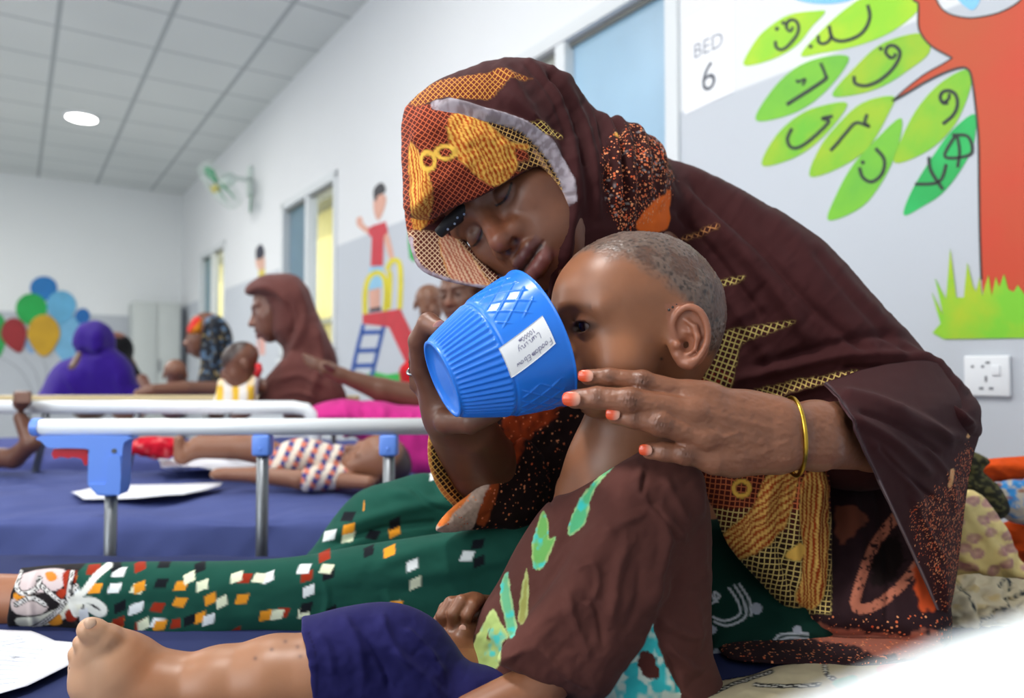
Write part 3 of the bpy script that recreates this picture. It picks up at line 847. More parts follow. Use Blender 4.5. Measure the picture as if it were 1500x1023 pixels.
# bed number sheet on the wall
M_paper = flat('white_paper', (244, 246, 250), 0.7, bs=(60, 0.1), var=0.01)
M_ink = flat('grey_ink', (150, 154, 164), 0.7, bs=(60, 0.05), var=0.05)
M_ink2 = flat('dark_grey_ink', (104, 108, 116), 0.7, bs=(60, 0.05), var=0.05)
sg = empty('bed_sign', on_wall(1040, 170), 'white paper sheet reading BED 6 taped to the wall beside the window', 'sign')
wpoly([(1003, 30), (1075, -8), (1076, 134), (1003, 168)], 1, off=0.0005).build('sheet', M_paper, sg)
def wall_text(txt, px, py, h, mat, name, par, squash=1.0, lean=0):
    c = bpy.data.curves.new(name, 'FONT'); c.body = txt; c.size = 1.0; c.align_x = 'CENTER'; c.extrude = 0.0
    to = bpy.data.objects.new(name, c); me = bpy.data.meshes.new_from_object(to)
    v = np.array([q.co[:] for q in me.vertices]); bpy.data.objects.remove(to)
    o0 = on_wall(px, py, 0.0024)
    v[:, 1] *= h / 0.7; v[:, 0] *= h / 0.7 * squash
    W = o0 + v[:, :1] * (-D1) + v[:, 1:2] * np.array([0, 0, 1.0])
    for i, q in enumerate(me.vertices): q.co = W[i]
    return link(name, me, mat, par)
wall_text('BED', 1037, 77, 0.045, M_ink, 'lettering', sg, 1.0)
wall_text('6', 1038, 132, 0.085, M_ink2, 'numeral', sg, 1.0)

# wall socket
so_ = empty('wall_socket', on_wall(1447, 582), 'white square wall socket below the painted grass', 'wall socket')
def on_w(u, z, off): return D1 * u + D2 * (WALL_V - off) + np.array([0, 0, z])
RW = np.stack([-D1, np.array([0, 0, 1.0]), -D2], 1)   # columns: right, up, out of the wall
uc, zc = 0.722, 0.942
MB().box(on_w(uc, zc, 0.006), (0.088, 0.086, 0.012), RW, bev=0.004).build('faceplate', M_white, so_, auto=0.6)
MB().box(on_w(uc - 0.020, zc + 0.012, 0.013), (0.016, 0.022, 0.006), RW, bev=0.002).build('switch', M_white, so_, auto=0.6)
mb = MB()
for dx, dz, w, h in ((-0.0, -0.006, 0.004, 0.012), (-0.0095, -0.026, 0.008, 0.005), (0.0095, -0.026, 0.008, 0.005), (0.004, 0.028, 0.008, 0.004), (-0.006, 0.020, 0.005, 0.005), (-0.026, 0.020, 0.005, 0.005)):
    mb.box(on_w(uc - dx, zc + dz, 0.0122), (w, h, 0.0015), RW)
mb.build('socket_holes', M_ink2, so_)
# ------------------------------------------------------------------ the woman feeding the child
RES = 1.0
SKIN_W = (118, 72, 50)
M_skin = vc_mat('brown_skin', rough=0.42, bs=(900, 0.12, 0.0004), sss=0.10, spec=0.5)
M_cloth = vc_mat('printed_cloth', rough=0.85, bs=(1300, 0.22, 0.0004), spec=0.14, net=True, sheen=0.03)
M_cloth2 = vc_mat('soft_cotton', rough=0.85, bs=(1100, 0.2, 0.0004), spec=0.12, sheen=0.04)
def T(ox, oy, s): return lambda L: [(ox + a * s, oy + b * s) for a, b in L]
q1 = T(560, 60, .3617); q3 = T(800, 500, .4334); q4 = T(600, 620, .394); q5 = T(1300, 640, .2933)

def body_lo(S_list): pass
def leafpaint(col, x, y, poly, ang, per=7.5, a=(176, 66, 22), b=(242, 190, 88), jag=1.5):
    m = mask(x, y, poly, 1.6, jag=jag, js=5)
    c, s = math.cos(ang), math.sin(ang)
    u, v = x * c + y * s, -x * s + y * c
    w = v / per + 0.5 * fbm(u / 22, v / 16, o=2) * 2 + 0.12 * np.sin(u * 1.1)
    st = np.clip(0.5 + 0.9 * np.sin(w * 2 * math.pi), 0, 1) * (0.65 + 0.5 * fbm(x / 5, y / 5, o=2))
    cc = lin(a) * (1 - st[:, None]) + lin(b) * st[:, None]
    edge = m * (1 - mask(x, y, poly, 5.0, jag=jag, js=5) ** 2)
    cc = cc * (1 - edge[:, None] * .7) + lin((240, 190, 90)) * edge[:, None] * .7
    return col * (1 - m[:, None]) + cc * m[:, None], m
def ring(col, x, y, cx, cy, rx, ry, w, c=(240, 190, 80)):
    d = np.abs(np.hypot((x - cx) / rx, (y - cy) / ry) - 1) * min(rx, ry)
    m = np.clip(0.5 - (d - w) / 1.3, 0, 1); return mixc(col, c, m), m
def specks(x, y, m, dens=0.62, sc=3.6):
    n = vnoise(x / sc, y / sc * 0.8) + 0.35 * (fbm(x / 22, y / 22, o=2) - 0.5)
    return np.clip((n - dens) / 0.05, 0, 1) * m
def finish(name, v, f, col, mat, parent, net=None, netcol=None, label=None, fleck=None):
    at = None
    if net is not None: at = {'NetUV': net, 'NetCol': netcol}
    if fleck is not None: at['Fleck'] = fleck
    return link(name, raw_mesh(name, v, f, col, at), mat, parent, label)
def disp(v, f, amt): return v + normals(v, f) * amt[:, None]

woman = empty('person', P(1130, 900, 1.05), 'seated woman in patterned maroon covering bending over a child and tipping a blue mug', 'person')

# ---- head
EYES = P(716, 316, 0.80)
wf = np.array([-.42, -.80, -.43]); wu = np.array([-.70, .16, .70])
wf = wf / np.linalg.norm(wf)
WH = Frame(EYES - wf * 0.080, wf, wu)
def adult_face(S, F):
    p, R = F.p, F.R; k = F.k
    S.ell(p((0, .012, .035)), np.array((.074, .092, .082)) * k, 0.01, R=R)
    S.ell(p((0, -.034, -.028)), np.array((.062, .054, .080)) * k, .02, R=R)
    S.ell(p((0, -.060, -.092)), np.array((.026, .022, .020)) * k, .03, R=R)
    for s in (1, -1):
        S.sph(p((s * .039, -.050, -.024)), .029 * k, .022)
        S.sph(p((s * .030, -.055, -.065)), .024 * k, .025)
        S.cone(p((s * .052, -.060, .026)), p((s * .014, -.082, .022)), .009 * k, .010 * k, .014)
    for s in (1, -1):
        S.sph(p((s * .031, -.100, .000)), .0185 * k, .012, 's')
    for s in (1, -1):
        S.ell(p((s * .031, -.070, .000)), np.array((.0165, .0148, .0128)) * k, .004, R=R)
        # fold under the lid and above it
        pts = [p((s * (.031 + a), -.0855 + .9 * abs(a) * .25, .0075 - 22 * a * a)) for a in (-.013, -.007, 0, .007, .013)]
        S.chain(pts, [.0008, .0012, .0012, .0012, .0008], .002, 's', k2=.001)
        pts = [p((s * (.031 + a), -.0845 + .9 * abs(a) * .3, -.0062 + 22 * a * a)) for a in (-.013, -.007, 0, .007, .013)]
        S.chain(pts, [.0009, .0013, .0013, .0013, .0009], .002, 's', k2=.001)
    S.chain([p((0, -.082, .012)), p((0, -.096, -.014)), p((0, -.1065, -.031))], [.0085 * k, .0095 * k, .0125 * k], .012)
    for s in (1, -1):
        S.sph(p((s * .0150, -.0925, -.0345)), .0098 * k, .012)
    S.ell(p((0, -.074, -.060)), np.array((.031, .021, .024)) * k, .02, R=R)
    for s in (1, -1): S.sph(p((s * .0078, -.1035, -.0435)), .0043 * k, .003, 's')
    S.chain([p((-.025, -.083, -.0645)), p((-.011, -.0945, -.0590)), p((0, -.0965, -.0605)), p((.011, -.0945, -.0590)), p((.025, -.083, -.0645))], [.0035, .0075, .0070, .0075, .0035], .005)
    S.chain([p((-.024, -.083, -.0700)), p((-.010, -.0945, -.0785)), p((0, -.0965, -.0795)), p((.010, -.0945, -.0785)), p((.024, -.083, -.0700))], [.004, .0078, .0080, .0078, .004], .005)
    S.chain([p((-.024, -.092, -.0672)), p((-.010, -.104, -.0680)), p((.010, -.104, -.0680)), p((.024, -.092, -.0672))], [.0015, .0028, .0028, .0015], .003, 's', k2=.002)
    S.cone(p((0, .045, -.05)), p((0, .10, -.16)), .038 * k, .045 * k, .02)
def paint_adult_face(v, F, base):
    q = F.inv(v); x, y, z = q.T
    col = base_col(len(v), base)
    n = fbm(x * 90 + 3, y * 90, z * 90, 3)
    col *= (0.86 + 0.28 * n)[:, None]
    ax = np.abs(x); front = y < -.03
    # colour darkened round the eyes and mouth, redder on the nose
    col = mixc(col, tuple(int(c * .62) for c in base), np.exp(-(((ax - .031) / .020) ** 2 + ((z + .001) / .014) ** 2)) * front * .55)
    col = mixc(col, tuple(int(c * .70) for c in base), np.exp(-((x / .034) ** 2 + ((z + .070) / .022) ** 2)) * front * .5)
    col = mixc(col, (150, 84, 60), np.exp(-((x / .016) ** 2 + ((z + .030) / .022) ** 2)) * front * .45)
    up = np.clip(1 - np.maximum(np.abs(z + .0605 - .0015 * np.cos(x / .006)) / .0062, ax / .0265) ** 4, 0, 1)
    lo = np.clip(1 - np.maximum(np.abs(z + .0785) / .0085, ax / .0250) ** 4, 0, 1)
    col = mixc(col, (92, 50, 46), np.clip(up * 1.6, 0, 1) * (y < -.078) * .9)
    col = mixc(col, (120, 68, 62), np.clip(lo * 1.6, 0, 1) * (y < -.078) * .95)
    ins = np.exp(-(((z + .0678) / .0022) ** 2)) * (ax < .021) * (y < -.078)
    col = mixc(col, (40, 20, 20), ins * .9)
    for s in (1, -1):
        a = s * x - .031
        lash = np.abs(z - (-.0062 + 22 * a * a)); m = np.clip(1 - (lash - .0009) / .0010, 0, 1) * (np.abs(a) < .0155) * front
        col = mixc(col, (20, 12, 12), m * .95)
        br = z - (.0235 - 9 * (a + .002) ** 2)
        m = np.exp(-(br / .0030) ** 2) * (np.abs(a) < .021) * front * (0.4 + 0.7 * vnoise(x * 900, z * 300))
        col = mixc(col, (34, 22, 18), np.clip(m, 0, 1) * .8)
    nost = np.exp(-(((ax - .0078) / .0045) ** 2 + ((z + .0440) / .0035) ** 2)) * (y < -.09)
    col = mixc(col, (36, 18, 14), nost * .8)
    return col
S = SDF(); adult_face(S, WH)
lo, hi = bbox([WH.o, WH.p((0, .05, -.17))], .13)
vh, fh = polygonise(S, lo, hi, .0013 * RES, smooth=2)
ch = paint_adult_face(vh, WH, SKIN_W)

# ---- left hand laid on the child, forearm coming out of the sleeve
S = SDF()
DH = 0.640
def PP(L): return [P(*q) for q in L]
def rr(L, d=DH): return [pxm(q, d) for q in L]
FING = [  # index, middle, ring, little : knuckle, middle joint, last joint, tip
 ([(1012, 578, .650), (941, 559, .647), (893, 553, .650), (862, 553, .653)], [17.5, 15.5, 13.6, 12.2]),
 ([(1014, 603, .640), (923, 587, .634), (875, 583, .640), (842, 585, .646)], [19, 18.2, 16.4, 14.2]),
 ([(1030, 640, .640), (967, 621, .632), (930, 613, .637), (902, 609, .644)], [19, 17.2, 15.2, 13.6]),
 ([(1046, 674, .645), (1004, 665, .639), (974, 662, .642), (952, 661, .647)], [18, 15.6, 14.2, 12.6])]
WR = [(1138, 609, .664), (1142, 628, .660), (1142, 650, .660), (1140, 668, .664)]
for (pts, r), w in zip(FING, WR):
    S.chain(PP(pts), rr(r), .004, k2=.003)
    S.cone(P(*pts[0]), P(*w), pxm(r[0] + 1, DH), pxm(24, DH), .010)
    S.ell(P(pts[1][0], pts[1][1], pts[1][2] - .002), np.array((.0085, .0085, .0085)) * r[1] / 17, .006)
for a, b in ((0, 1), (1, 2), (2, 3)):
    A, B = FING[a][0][0], FING[b][0][0]
    S.cone(P(A[0] + 26, A[1] + 4, .652), P(B[0] + 26, B[1] + 2, .652), pxm(20, DH), pxm(20, DH), .012)
S.chain([P(1120, 612, .672), P(1050, 590, .690), P(990, 580, .700), P(955, 580, .703)], rr([24, 19, 17, 14]), .015, k2=.004)   # thumb
S.ell(P(1085, 634, .668), (.036, .016, .034), .02)
S.chain([P(1145, 622, .664), P(1195, 624, .682), P(1275, 622, .768)], rr([32, 36, 44]), .015, k2=.012)
S.chain([P(1145, 657, .664), P(1195, 654, .682), P(1275, 652, .768)], rr([30, 35, 44]), .015, k2=.012)
S.chain([P(1275, 638, .775), P(1335, 634, .93)], rr([52, 34]), .02)
lo, hi = bbox([P(820, 520, .62), P(820, 720, .72), P(1400, 540, .9), P(1400, 740, .62)], .012)
vl, fl = polygonise(S, lo, hi, .00125 * RES, smooth=2)
x, y, d = proj(vl); nn = normals(vl, fl); facing = np.clip(-(nn @ FW), 0, 1)
amt = np.zeros(len(vl))
for (pts, r), w in zip(FING, WR):
    for j, (g, ln) in enumerate(((1, 1.0), (2, .55))):
        jx, jy = pts[g][0], pts[g][1]; t = np.array([pts[g + 1][0] - pts[g - 1][0], pts[g + 1][1] - pts[g - 1][1]], float); t /= np.linalg.norm(t)
        u = (x - jx) * t[0] + (y - jy) * t[1]; w_ = -(x - jx) * t[1] + (y - jy) * t[0]
        e = np.exp(-(u / (11 * ln)) ** 2 - (w_ / 14) ** 2)
        ph = (u * (1 + .012 * w_ * np.sign(u)) + 2.0 * vnoise(x / 5, y / 5)) / 4.4
        amt -= e * .00100 * ln * np.clip(np.cos(ph * 2 * math.pi) * 1.3, -.4, 1)
    amt += folds(x, y, [([(pts[0][0], pts[0][1]), ((pts[0][0] + w[0]) / 2, (pts[0][1] + w[1]) / 2), (w[0] - 8, w[1])], 5, .0007)])
amt += folds(x, y, [([(1035, 625), (1060, 640), (1085, 632)], 3, .0010), ([(1040, 615), (1075, 628), (1110, 640)], 3, .0007), ([(1075, 660), (1110, 664), (1150, 650)], 4, .0007), ([(1020, 560), (1060, 575), (1100, 590)], 4, .0006)])
amt += (fbm(x / 3.0, y / 3.0, o=2) - .5) * .0006 + (fbm(x / 9 + 4, y / 5, o=3) - .5) * .0012
vl = disp(vl, fl, amt * facing)
cl = base_col(len(vl), (134, 86, 62)); n = fbm(x / 16, y / 16, o=3); cl *= (.86 + .28 * n)[:, None]
for (pts, r), w in zip(FING, WR):
    for g, s_ in ((1, 1.0), (2, .6)):
        e = np.exp(-((x - pts[g][0]) / (14 * s_)) ** 2 - ((y - pts[g][1]) / 13) ** 2)
        cl = mixc(cl, (66, 36, 26), e * .6 * facing)
    cl = mixc(cl, (176, 122, 96), np.exp(-((x - pts[3][0]) / 22) ** 2 - ((y - pts[3][1]) / 14) ** 2) * .4)

# ---- right hand round the mug, bare forearm rising from the other sleeve
S = SDF()
S.chain([P(700, 740, .95), P(683, 680, .88), P(665, 622, .795)], [.030, .034, .029], .012, k2=.01)
S.chain([P(735, 730, .95), P(716, 680, .89), P(692, 632, .80)], [.032, .036, .028], .02, k2=.01)
S.ell(P(662, 588, .772), (.034, .022, .036), .02)
S.chain([P(640, 590, .765), P(618, 540, .750), P(614, 500, .733), P(628, 474, .716), P(643, 482, .706)], [.0135, .0115, .0108, .0104, .0088], .01, k2=.003)     # index over the mug
S.chain([P(645, 590, .785), P(614, 560, .778), P(607, 525, .772), P(622, 500, .770), P(650, 490, .776)], [.0125, .0110, .0105, .010, .0085], .01, k2=.003)       # ringed finger
S.chain([P(660, 590, .80), P(640, 560, .805), P(650, 525, .805), P(680, 500, .802)], [.0120, .0105, .0100, .0080], .01, k2=.003)
S.chain([P(675, 595, .81), P(665, 570, .82), P(690, 545, .82), P(715, 530, .812)], [.0110, .0095, .009, .0075], .01, k2=.003)
S.chain([P(650, 615, .775), P(655, 618, .745), P(690, 618, .722), P(722, 606, .712)], [.016, .0125, .0115, .0095], .012, k2=.004)            # thumb under the mug
lo, hi = bbox([P(600, 450, .69), P(760, 790, .95), P(600, 790, .69), P(760, 450, .9)], .012)
vr, fr = polygonise(S, lo, hi, .0018 * RES, smooth=2)
x, y, d = proj(vr); cr = base_col(len(vr), (104, 64, 46)); cr *= (.85 + .3 * fbm(x / 14, y / 14, o=3))[:, None]
cr = mixc(cr, (150, 104, 84), np.exp(-((x - 628) / 14) ** 2 - ((y - 474) / 12) ** 2) * .6)

# ---- trunk and legs under the clothes, bare shin at the left
S = SDF()
S.chain([P(880, 360, .99), P(960, 440, 1.06), P(1080, 560, 1.10), P(1110, 800, 1.12)], [.035, .045, .075, .10], .05, k2=.04)
S.cone(P(980, 470, 1.06), P(1180, 470, 1.03), .045, .045, .04)
S.chain([P(1180, 480, 1.0), P(1300, 560, .95), P(1335, 634, .95)], [.045, .034, .027], .03, k2=.02)
S.chain([P(900, 480, 1.08), P(800, 620, 1.06), P(715, 738, .95)], [.045, .038, .032], .03, k2=.02)
S.chain([P(1040, 870, 1.10), P(640, 860, .995), P(120, 882, .992), P(-60, 880, .99)], [.06, .036, .033, .036], .04, k2=.02)
S.chain([P(1040, 870, 1.15), P(630, 790, 1.15), P(900, 900, 1.25)], [.06, .045, .04], .04, k2=.02)
S.chain([P(-60, 880, .985), P(-140, 900, .985), P(-190, 820, .985)], [.036, .032, .02], .01)
lo, hi = bbox([P(-220, 780, .97), P(1420, 960, .8), P(900, 380, 1.3), P(700, 900, 1.3)], .1)
vb, fb = polygonise(S, lo, hi, .0055, smooth=2)
cb = base_col(len(vb), (150, 96, 66))
v, f = join([(vh, fh), (vl, fl), (vr, fr), (vb, fb)])
finish('body', v, f, np.concatenate([ch, cl, cr, cb]), M_skin, woman)

# ---- fingernails tinted with henna
def nail(name, c, d, L, W, ang, parent, tipc=(224, 84, 44), basec=(214, 156, 134), split=.25, mat=None, tilt=0.0):
    n1, n2 = 16, 9; vs = []
    ca, sa = math.cos(ang), math.sin(ang)
    ux = RT * ca - UP * sa; uy = -RT * sa - UP * ca
    o = P(c[0], c[1], d)
    for j in range(n2):
        for i in range(n1):
            t = 2 * math.pi * i / n1; r = (j + .5) / n2
            a, b = math.cos(t), math.sin(t); e = (abs(a) ** 3 + abs(b) ** 3) ** (-1 / 3)
            a, b = a * e * r, b * e * r
            vs.append(o + ux * a * L + uy * b * W + FW * (.0030 * b * b * (W / .006) + .0010 * a * a + tilt * a * L))
    vs = np.array(vs); nv = len(vs)
    back = vs + FW * .0012
    fs = [[j * n1 + i, j * n1 + (i + 1) % n1, (j + 1) * n1 + (i + 1) % n1, (j + 1) * n1 + i] for j in range(n2 - 1) for i in range(n1)]
    fs += [[nv + q for q in reversed(g)] for g in fs]
    e0 = (n2 - 1) * n1
    fs += [[e0 + i, e0 + (i + 1) % n1, nv + e0 + (i + 1) % n1, nv + e0 + i] for i in range(n1)]
    fs += [list(range(n1))[::-1], [nv + i for i in range(n1)]]
    allv = np.concatenate([vs, back])
    uu = ((allv - o) @ ux) / L
    m = np.clip(.5 - (uu - split) / .7, 0, 1)
    col = base_col(len(allv), basec); col = mixc(col, tipc, m)
    return link(name, raw_mesh(name, allv, fs, col), M_nail, parent)
M_nail = vc_mat('nail_varnish', rough=0.25, bs=None, spec=0.6)
nail('fingernail', (858, 551), .6415, .0070, .0056, .02, woman, tilt=-.3)
nail('fingernail', (837, 585), .6320, .0082, .0068, -.03, woman, tilt=-.3)
nail('fingernail', (898, 607), .6315, .0062, .0058, .12, woman, tilt=-.3)
nail('fingernail', (946, 660), .6360, .0058, .0052, .02, woman, tilt=-.3)
nail('fingernail', (643, 478), .6975, .0052, .0062, .9, woman, basec=(196, 140, 120), tipc=(206, 140, 116), tilt=.3)

# ---- bangle and ring
M_gold = flat('brass', (206, 166, 62), 0.28, metal=1.0, bs=(400, 0.15))
M_silver = flat('silver', (200, 200, 200), 0.22, metal=1.0, bs=(300, 0.1))
mb = MB(); pts = []
for k in range(40):
    a = 2 * math.pi * k / 40
    pts.append(P(1163 + 17 * math.cos(a) + 4 * math.sin(a), 640 + 57 * math.sin(a), .674 - .030 * math.cos(a)))
mb.tube(pts, .0021, 10, closed=True); mb.build('bangle', M_gold, woman, 'thin gold-coloured bangle', smooth=True)
mb = MB(); pts = []
for k in range(24):
    a = 2 * math.pi * k / 24
    pts.append(P(611 + 14 * math.cos(a), 541 + 6 * math.sin(a) - 5 * math.cos(a), .772 - .0118 * math.sin(a + .3)))
mb.tube(pts, .0016, 8, closed=True); mb.build('ring', M_silver, woman, 'plain silver ring', smooth=True)

# ---- the maroon covering: hood, shoulders, back and left sleeve
S = SDF()
HOOD = [(598,318),(590,270),(587,215),(588,178),(600,148),(640,120),(690,97),(740,86),(790,91),(832,115),(872,163),(905,180),(940,193),(968,212),(979,245),(979,300),(972,345),(940,400),(880,440),(800,455),(745,440),(715,400),(660,330)]
S.infl(HOOD, .865, .085, sl=(.030, .0), ctr=(745, 240), half=.012, ry=.095)
BACK = [(900,330),(930,215),(978,232),(1050,262),(1120,298),(1185,338),(1250,398),(1305,460),(1352,512),(1400,553),(1430,588),(1437,612),(1424,650),(1330,700),(1260,720),(1160,700),(1060,640),(980,600),(900,560),(860,460)]
S.infl(BACK, 1.0, .085, .03, sl=(-.028, .0), ctr=(1150, 470), ry=.11)
# front of the covering hanging in the dark behind mug and child
S.infl([(760,430),(850,400),(930,340),(1060,470),(1050,700),(900,760),(800,770),(740,765),(690,775),(640,780),(655,752),(700,715),(735,680),(700,620),(700,560)], .98, .035, .03, sl=(.03, 0), ctr=(850, 620))
S.cone(P(905, 230, .90), P(965, 330, .95), .035, .03, .02)
S.infl([(638,780),(655,750),(700,714),(735,680),(765,640),(805,690),(785,765),(690,778)], .865, .018, .012, sl=(.06, 0), ctr=(720, 720))
# opening for the face
FACE = [(622,333),(661,306),(705,288),(762,256),(791,245),(812,268),(826,299),(825,335),(818,372),(806,402),(800,440),(770,470),(720,450),(722,410),(700,382),(680,352),(650,338)]
fp = PolyField(smooth_poly(FACE, 3))
def face_cut(p):
    x, y, d = proj(p)
    a = fp(x, y) * .8 / F_PX
    return np.maximum(a, d - .93)
S.fn(face_cut, P(740, 350, .8), .16, .006, 's')
S.infl([(594,300),(640,292),(690,305),(700,330),(690,350),(682,352),(702,380),(733,408),(728,424),(690,420),(640,408),(612,391),(602,362)], .862, .008, .004, half=.006, sl=(-.03, -.03), ctr=(640, 370))
lo, hi = bbox([P(580, 80, .72), P(1440, 80, .9), P(1440, 800, .85), P(600, 790, .8), P(600, 80, 1.12), P(1440, 700, 1.15), P(1000, 780, 1.1)], .02)
vk, fk = polygonise(S, lo, hi, .0021 * RES, smooth=3)
x, y, d = proj(vk); nk = normals(vk, fk); fc = np.clip(-(nk @ FW) * 1.4 + .25, 0, 1)
HF = [  # folds
 (q1([(520,75),(600,110),(680,200),(720,300),(760,420),(790,560),(800,720)]), 9, .0045), (q1([(620,85),(700,150),(770,260),(830,400),(860,560),(870,740)]), 8, .0050),
 (q1([(700,120),(790,210),(850,320),(890,450),(900,560)]), 7, .0045), (q1([(800,190),(880,280),(930,380),(950,520),(950,700)]), 7, .0045), (q1([(900,290),(970,350),(1000,470),(1010,600),(1000,740)]), 6, .0040),
 (q1([(980,330),(1050,390),(1070,500),(1065,640)]), 6, .0040), (q1([(1060,370),(1120,430),(1130,560),(1110,700)]), 6, .0035),
 (q1([(440,90),(520,160),(560,230),(640,330)]), 9, .0035), (q1([(480,200),(560,280),(650,360),(720,480)]), 7, .0030), (q1([(730,420),(760,520),(770,640),(750,800),(720,940)]), 9, .005),
 (q1([(650,130),(740,240),(800,380),(820,520)]), 4, -.0035), (q1([(760,160),(850,290),(885,420),(920,620)]), 4, -.0035), (q1([(560,90),(660,190),(720,330),(750,430)]), 4, -.0030), (q1([(870,260),(955,370),(980,520),(980,700)]), 3.5, -.0030),
 (q1([(240,245),(330,262),(430,290),(560,330),(680,430),(745,560),(757,640)]), 5, .0035), (q1([(220,270),(330,283),(420,312),(540,355),(650,450),(715,570)]), 3, -.003),
 (q1([(330,300),(420,400),(560,440)]), 8, .0014), (q1([(300,360),(430,520),(560,500)]), 7, .0012), (q1([(110,330),(170,480),(150,720)]), 8, .002),
 ([(980,240),(1080,290),(1180,360),(1290,470),(1400,570)], 14, .004), ([(985,270),(1060,340),(1140,430),(1200,520)], 12, .0045), ([(975,330),(1050,420),(1110,500),(1150,570)], 12, .004),
 ([(1000,260),(1110,360),(1190,450),(1280,520)], 8, -.004), ([(985,300),(1060,390),(1120,470)], 7, -.0035), ([(1180,360),(1260,450),(1340,530)], 7, -.003),
 ([(1060,560),(1150,540),(1250,520),(1350,530),(1420,580)], 8, .004), ([(1100,540),(1200,510),(1300,490),(1370,530)], 7, -.003), ([(1215,555),(1290,560),(1370,590),(1430,630)], 7, .006), ([(1230,540),(1310,540),(1390,570)], 4, -.005),
 ([(1030,520),(1060,480),(1130,440)], 8, .002), ([(1090,600),(1180,570),(1230,560)], 5, .003)]
amt = folds(x, y, HF) + (fbm(x / 40, y / 60, o=3) - .5) * .004 + (fbm((x + y) / 14, (x - y) / 40, o=2) - .5) * .0012
vk = disp(vk, fk, amt * fc * 1.7)
MAROON = (62, 29, 30)
ck = base_col(len(vk), MAROON); ck *= (.92 + .16 * fbm(x / 30, y / 30, o=3))[:, None]
flk = np.zeros(len(vk)); net = np.zeros((len(vk), 3)); ncol = np.zeros((len(vk), 3)) + lin((214, 176, 90))
def setnet(m, x, y, ang, per, color, strength=1.0, sel=None, warp=.6, arrs=None):
    global net, ncol
    A, B = arrs if arrs else (net, ncol)
    c, s = math.cos(ang), math.sin(ang)
    wx = x + warp * 3 * (vnoise(x / 18, y / 18) - .5); wy = y + warp * 3 * (vnoise(x / 18 + 9, y / 18) - .5)
    u, v_ = (wx * c + wy * s) / per, (-wx * s + wy * c) / per
    k = m > .03
    A[k, 0] = u[k]; A[k, 1] = v_[k]; A[k, 2] = np.clip(m[k], 0, 1) * strength; B[k] = lin(color)
dn = d
hoodz = (x < 1000) & (y < 460) & (d < .95)
m = mask(x, y, q1([(75,295),(90,250),(150,200),(260,160),(400,138),(480,132),(610,155),(500,180),(440,238),(330,232),(200,245),(110,300)]), 2, jag=3) * hoodz
ck = mixc(ck, (104, 40, 26), m); setnet(m, x, y, .75, 5.6, (196, 136, 60))
m = mask(x, y, q1([(590,335),(650,340),(725,385),(715,400),(640,380),(600,360)]), 2, jag=2) * hoodz; setnet(m, x, y, .8, 6, (226, 196, 110))
PAN = q1([(60,300),(130,262),(240,262),(340,275),(430,305),(560,345),(660,440),(725,570),(745,660),(700,600),(640,505),(560,535),(400,625),(280,680),(180,750),(110,790),(60,700)])
m = mask(x, y, PAN, 2) * hoodz
ck = mixc(ck, (88, 30, 20), m); setnet(m, x, y, .55, 6.2, (190, 92, 58))
# the netting is black and pale yellow towards the temple
m = mask(x, y, q1([(430,300),(560,345),(660,440),(725,570),(740,650),(690,590),(645,508),(560,530),(545,500),(600,480),(560,430),(480,380),(420,330)]), 3, jag=3) * hoodz
ck = mixc(ck, (48, 26, 22), m); setnet(m, x, y, .4, 6.5, (216, 170, 100))
for pts, ang, per in ((q1([(262,335),(285,295),(330,285),(390,305),(450,350),(520,410),(590,420),(585,440),(540,440),(548,500),(520,555),(450,588),(380,545),(300,470),(268,400)]), 1.15, 6.5),
                      (q1([(112,405),(150,450),(190,540),(205,640),(190,720),(140,780),(118,700),(108,580),(100,480)]), 1.45, 5)):
    ck2, m = leafpaint(ck, x, y, pts, ang, per); ck = np.where(hoodz[:, None], ck2, ck); net[:, 2] *= 1 - m * hoodz
for cx, cy, rx, ry in ((627, 236, 8.5, 12.5), (652, 223, 14, 9)):
    ck2, m = ring(ck, x, y, cx, cy, rx, ry, 2.6); ck = np.where(hoodz[:, None], ck2, ck); net[:, 2] *= 1 - m * hoodz
m = stroke(x, y, q1([(215,262),(330,272),(425,298),(560,340),(670,440),(735,560),(750,650)]), 6.5) * hoodz
n = fbm(x / 5, y / 5, o=2); w = .55 + .45 * np.clip((n - .42) / .2, 0, 1)
ck = mixc(ck, (186, 176, 184), m * w * .85); net[:, 2] *= 1 - m
m = stroke(x, y, q1([(620,440),(680,540),(735,650)]), 4.5) * hoodz; ck = mixc(ck, (196, 150, 120), m * (.4 + .6 * np.clip(np.sin(y / 1.6), 0, 1)) * .8)
SPK = q1([(880,480),(935,400),(990,345),(1080,372),(1150,420),(1166,520),(1160,620),(1060,745),(940,745),(900,600)])
m = mask(x, y, SPK, 8, jag=9, js=14) * (y < 345) * (d < 1.02)
ck = mixc(ck, (52, 22, 20), m * .6); flk = np.maximum(flk, m * np.clip(.35 + .9 * fbm(x / 18, y / 18, o=2), 0, 1)); sp = specks(x + 77, y, m, .84, 2.6); ck = mixc(ck, (200, 190, 190), sp * .6)
m = mask(x, y, q1([(1025,760),(1080,665),(1160,605),(1150,760)]), 2, jag=2) * (d < 1.02) * (y < 345)
ck2 = mixc(ck, (236, 110, 40), m); ck = ck2
m = mask(x, y, q1([(930,395),(955,390),(952,410),(935,408)]), 2) * hoodz; ck = mixc(ck, (236, 180, 80), m)
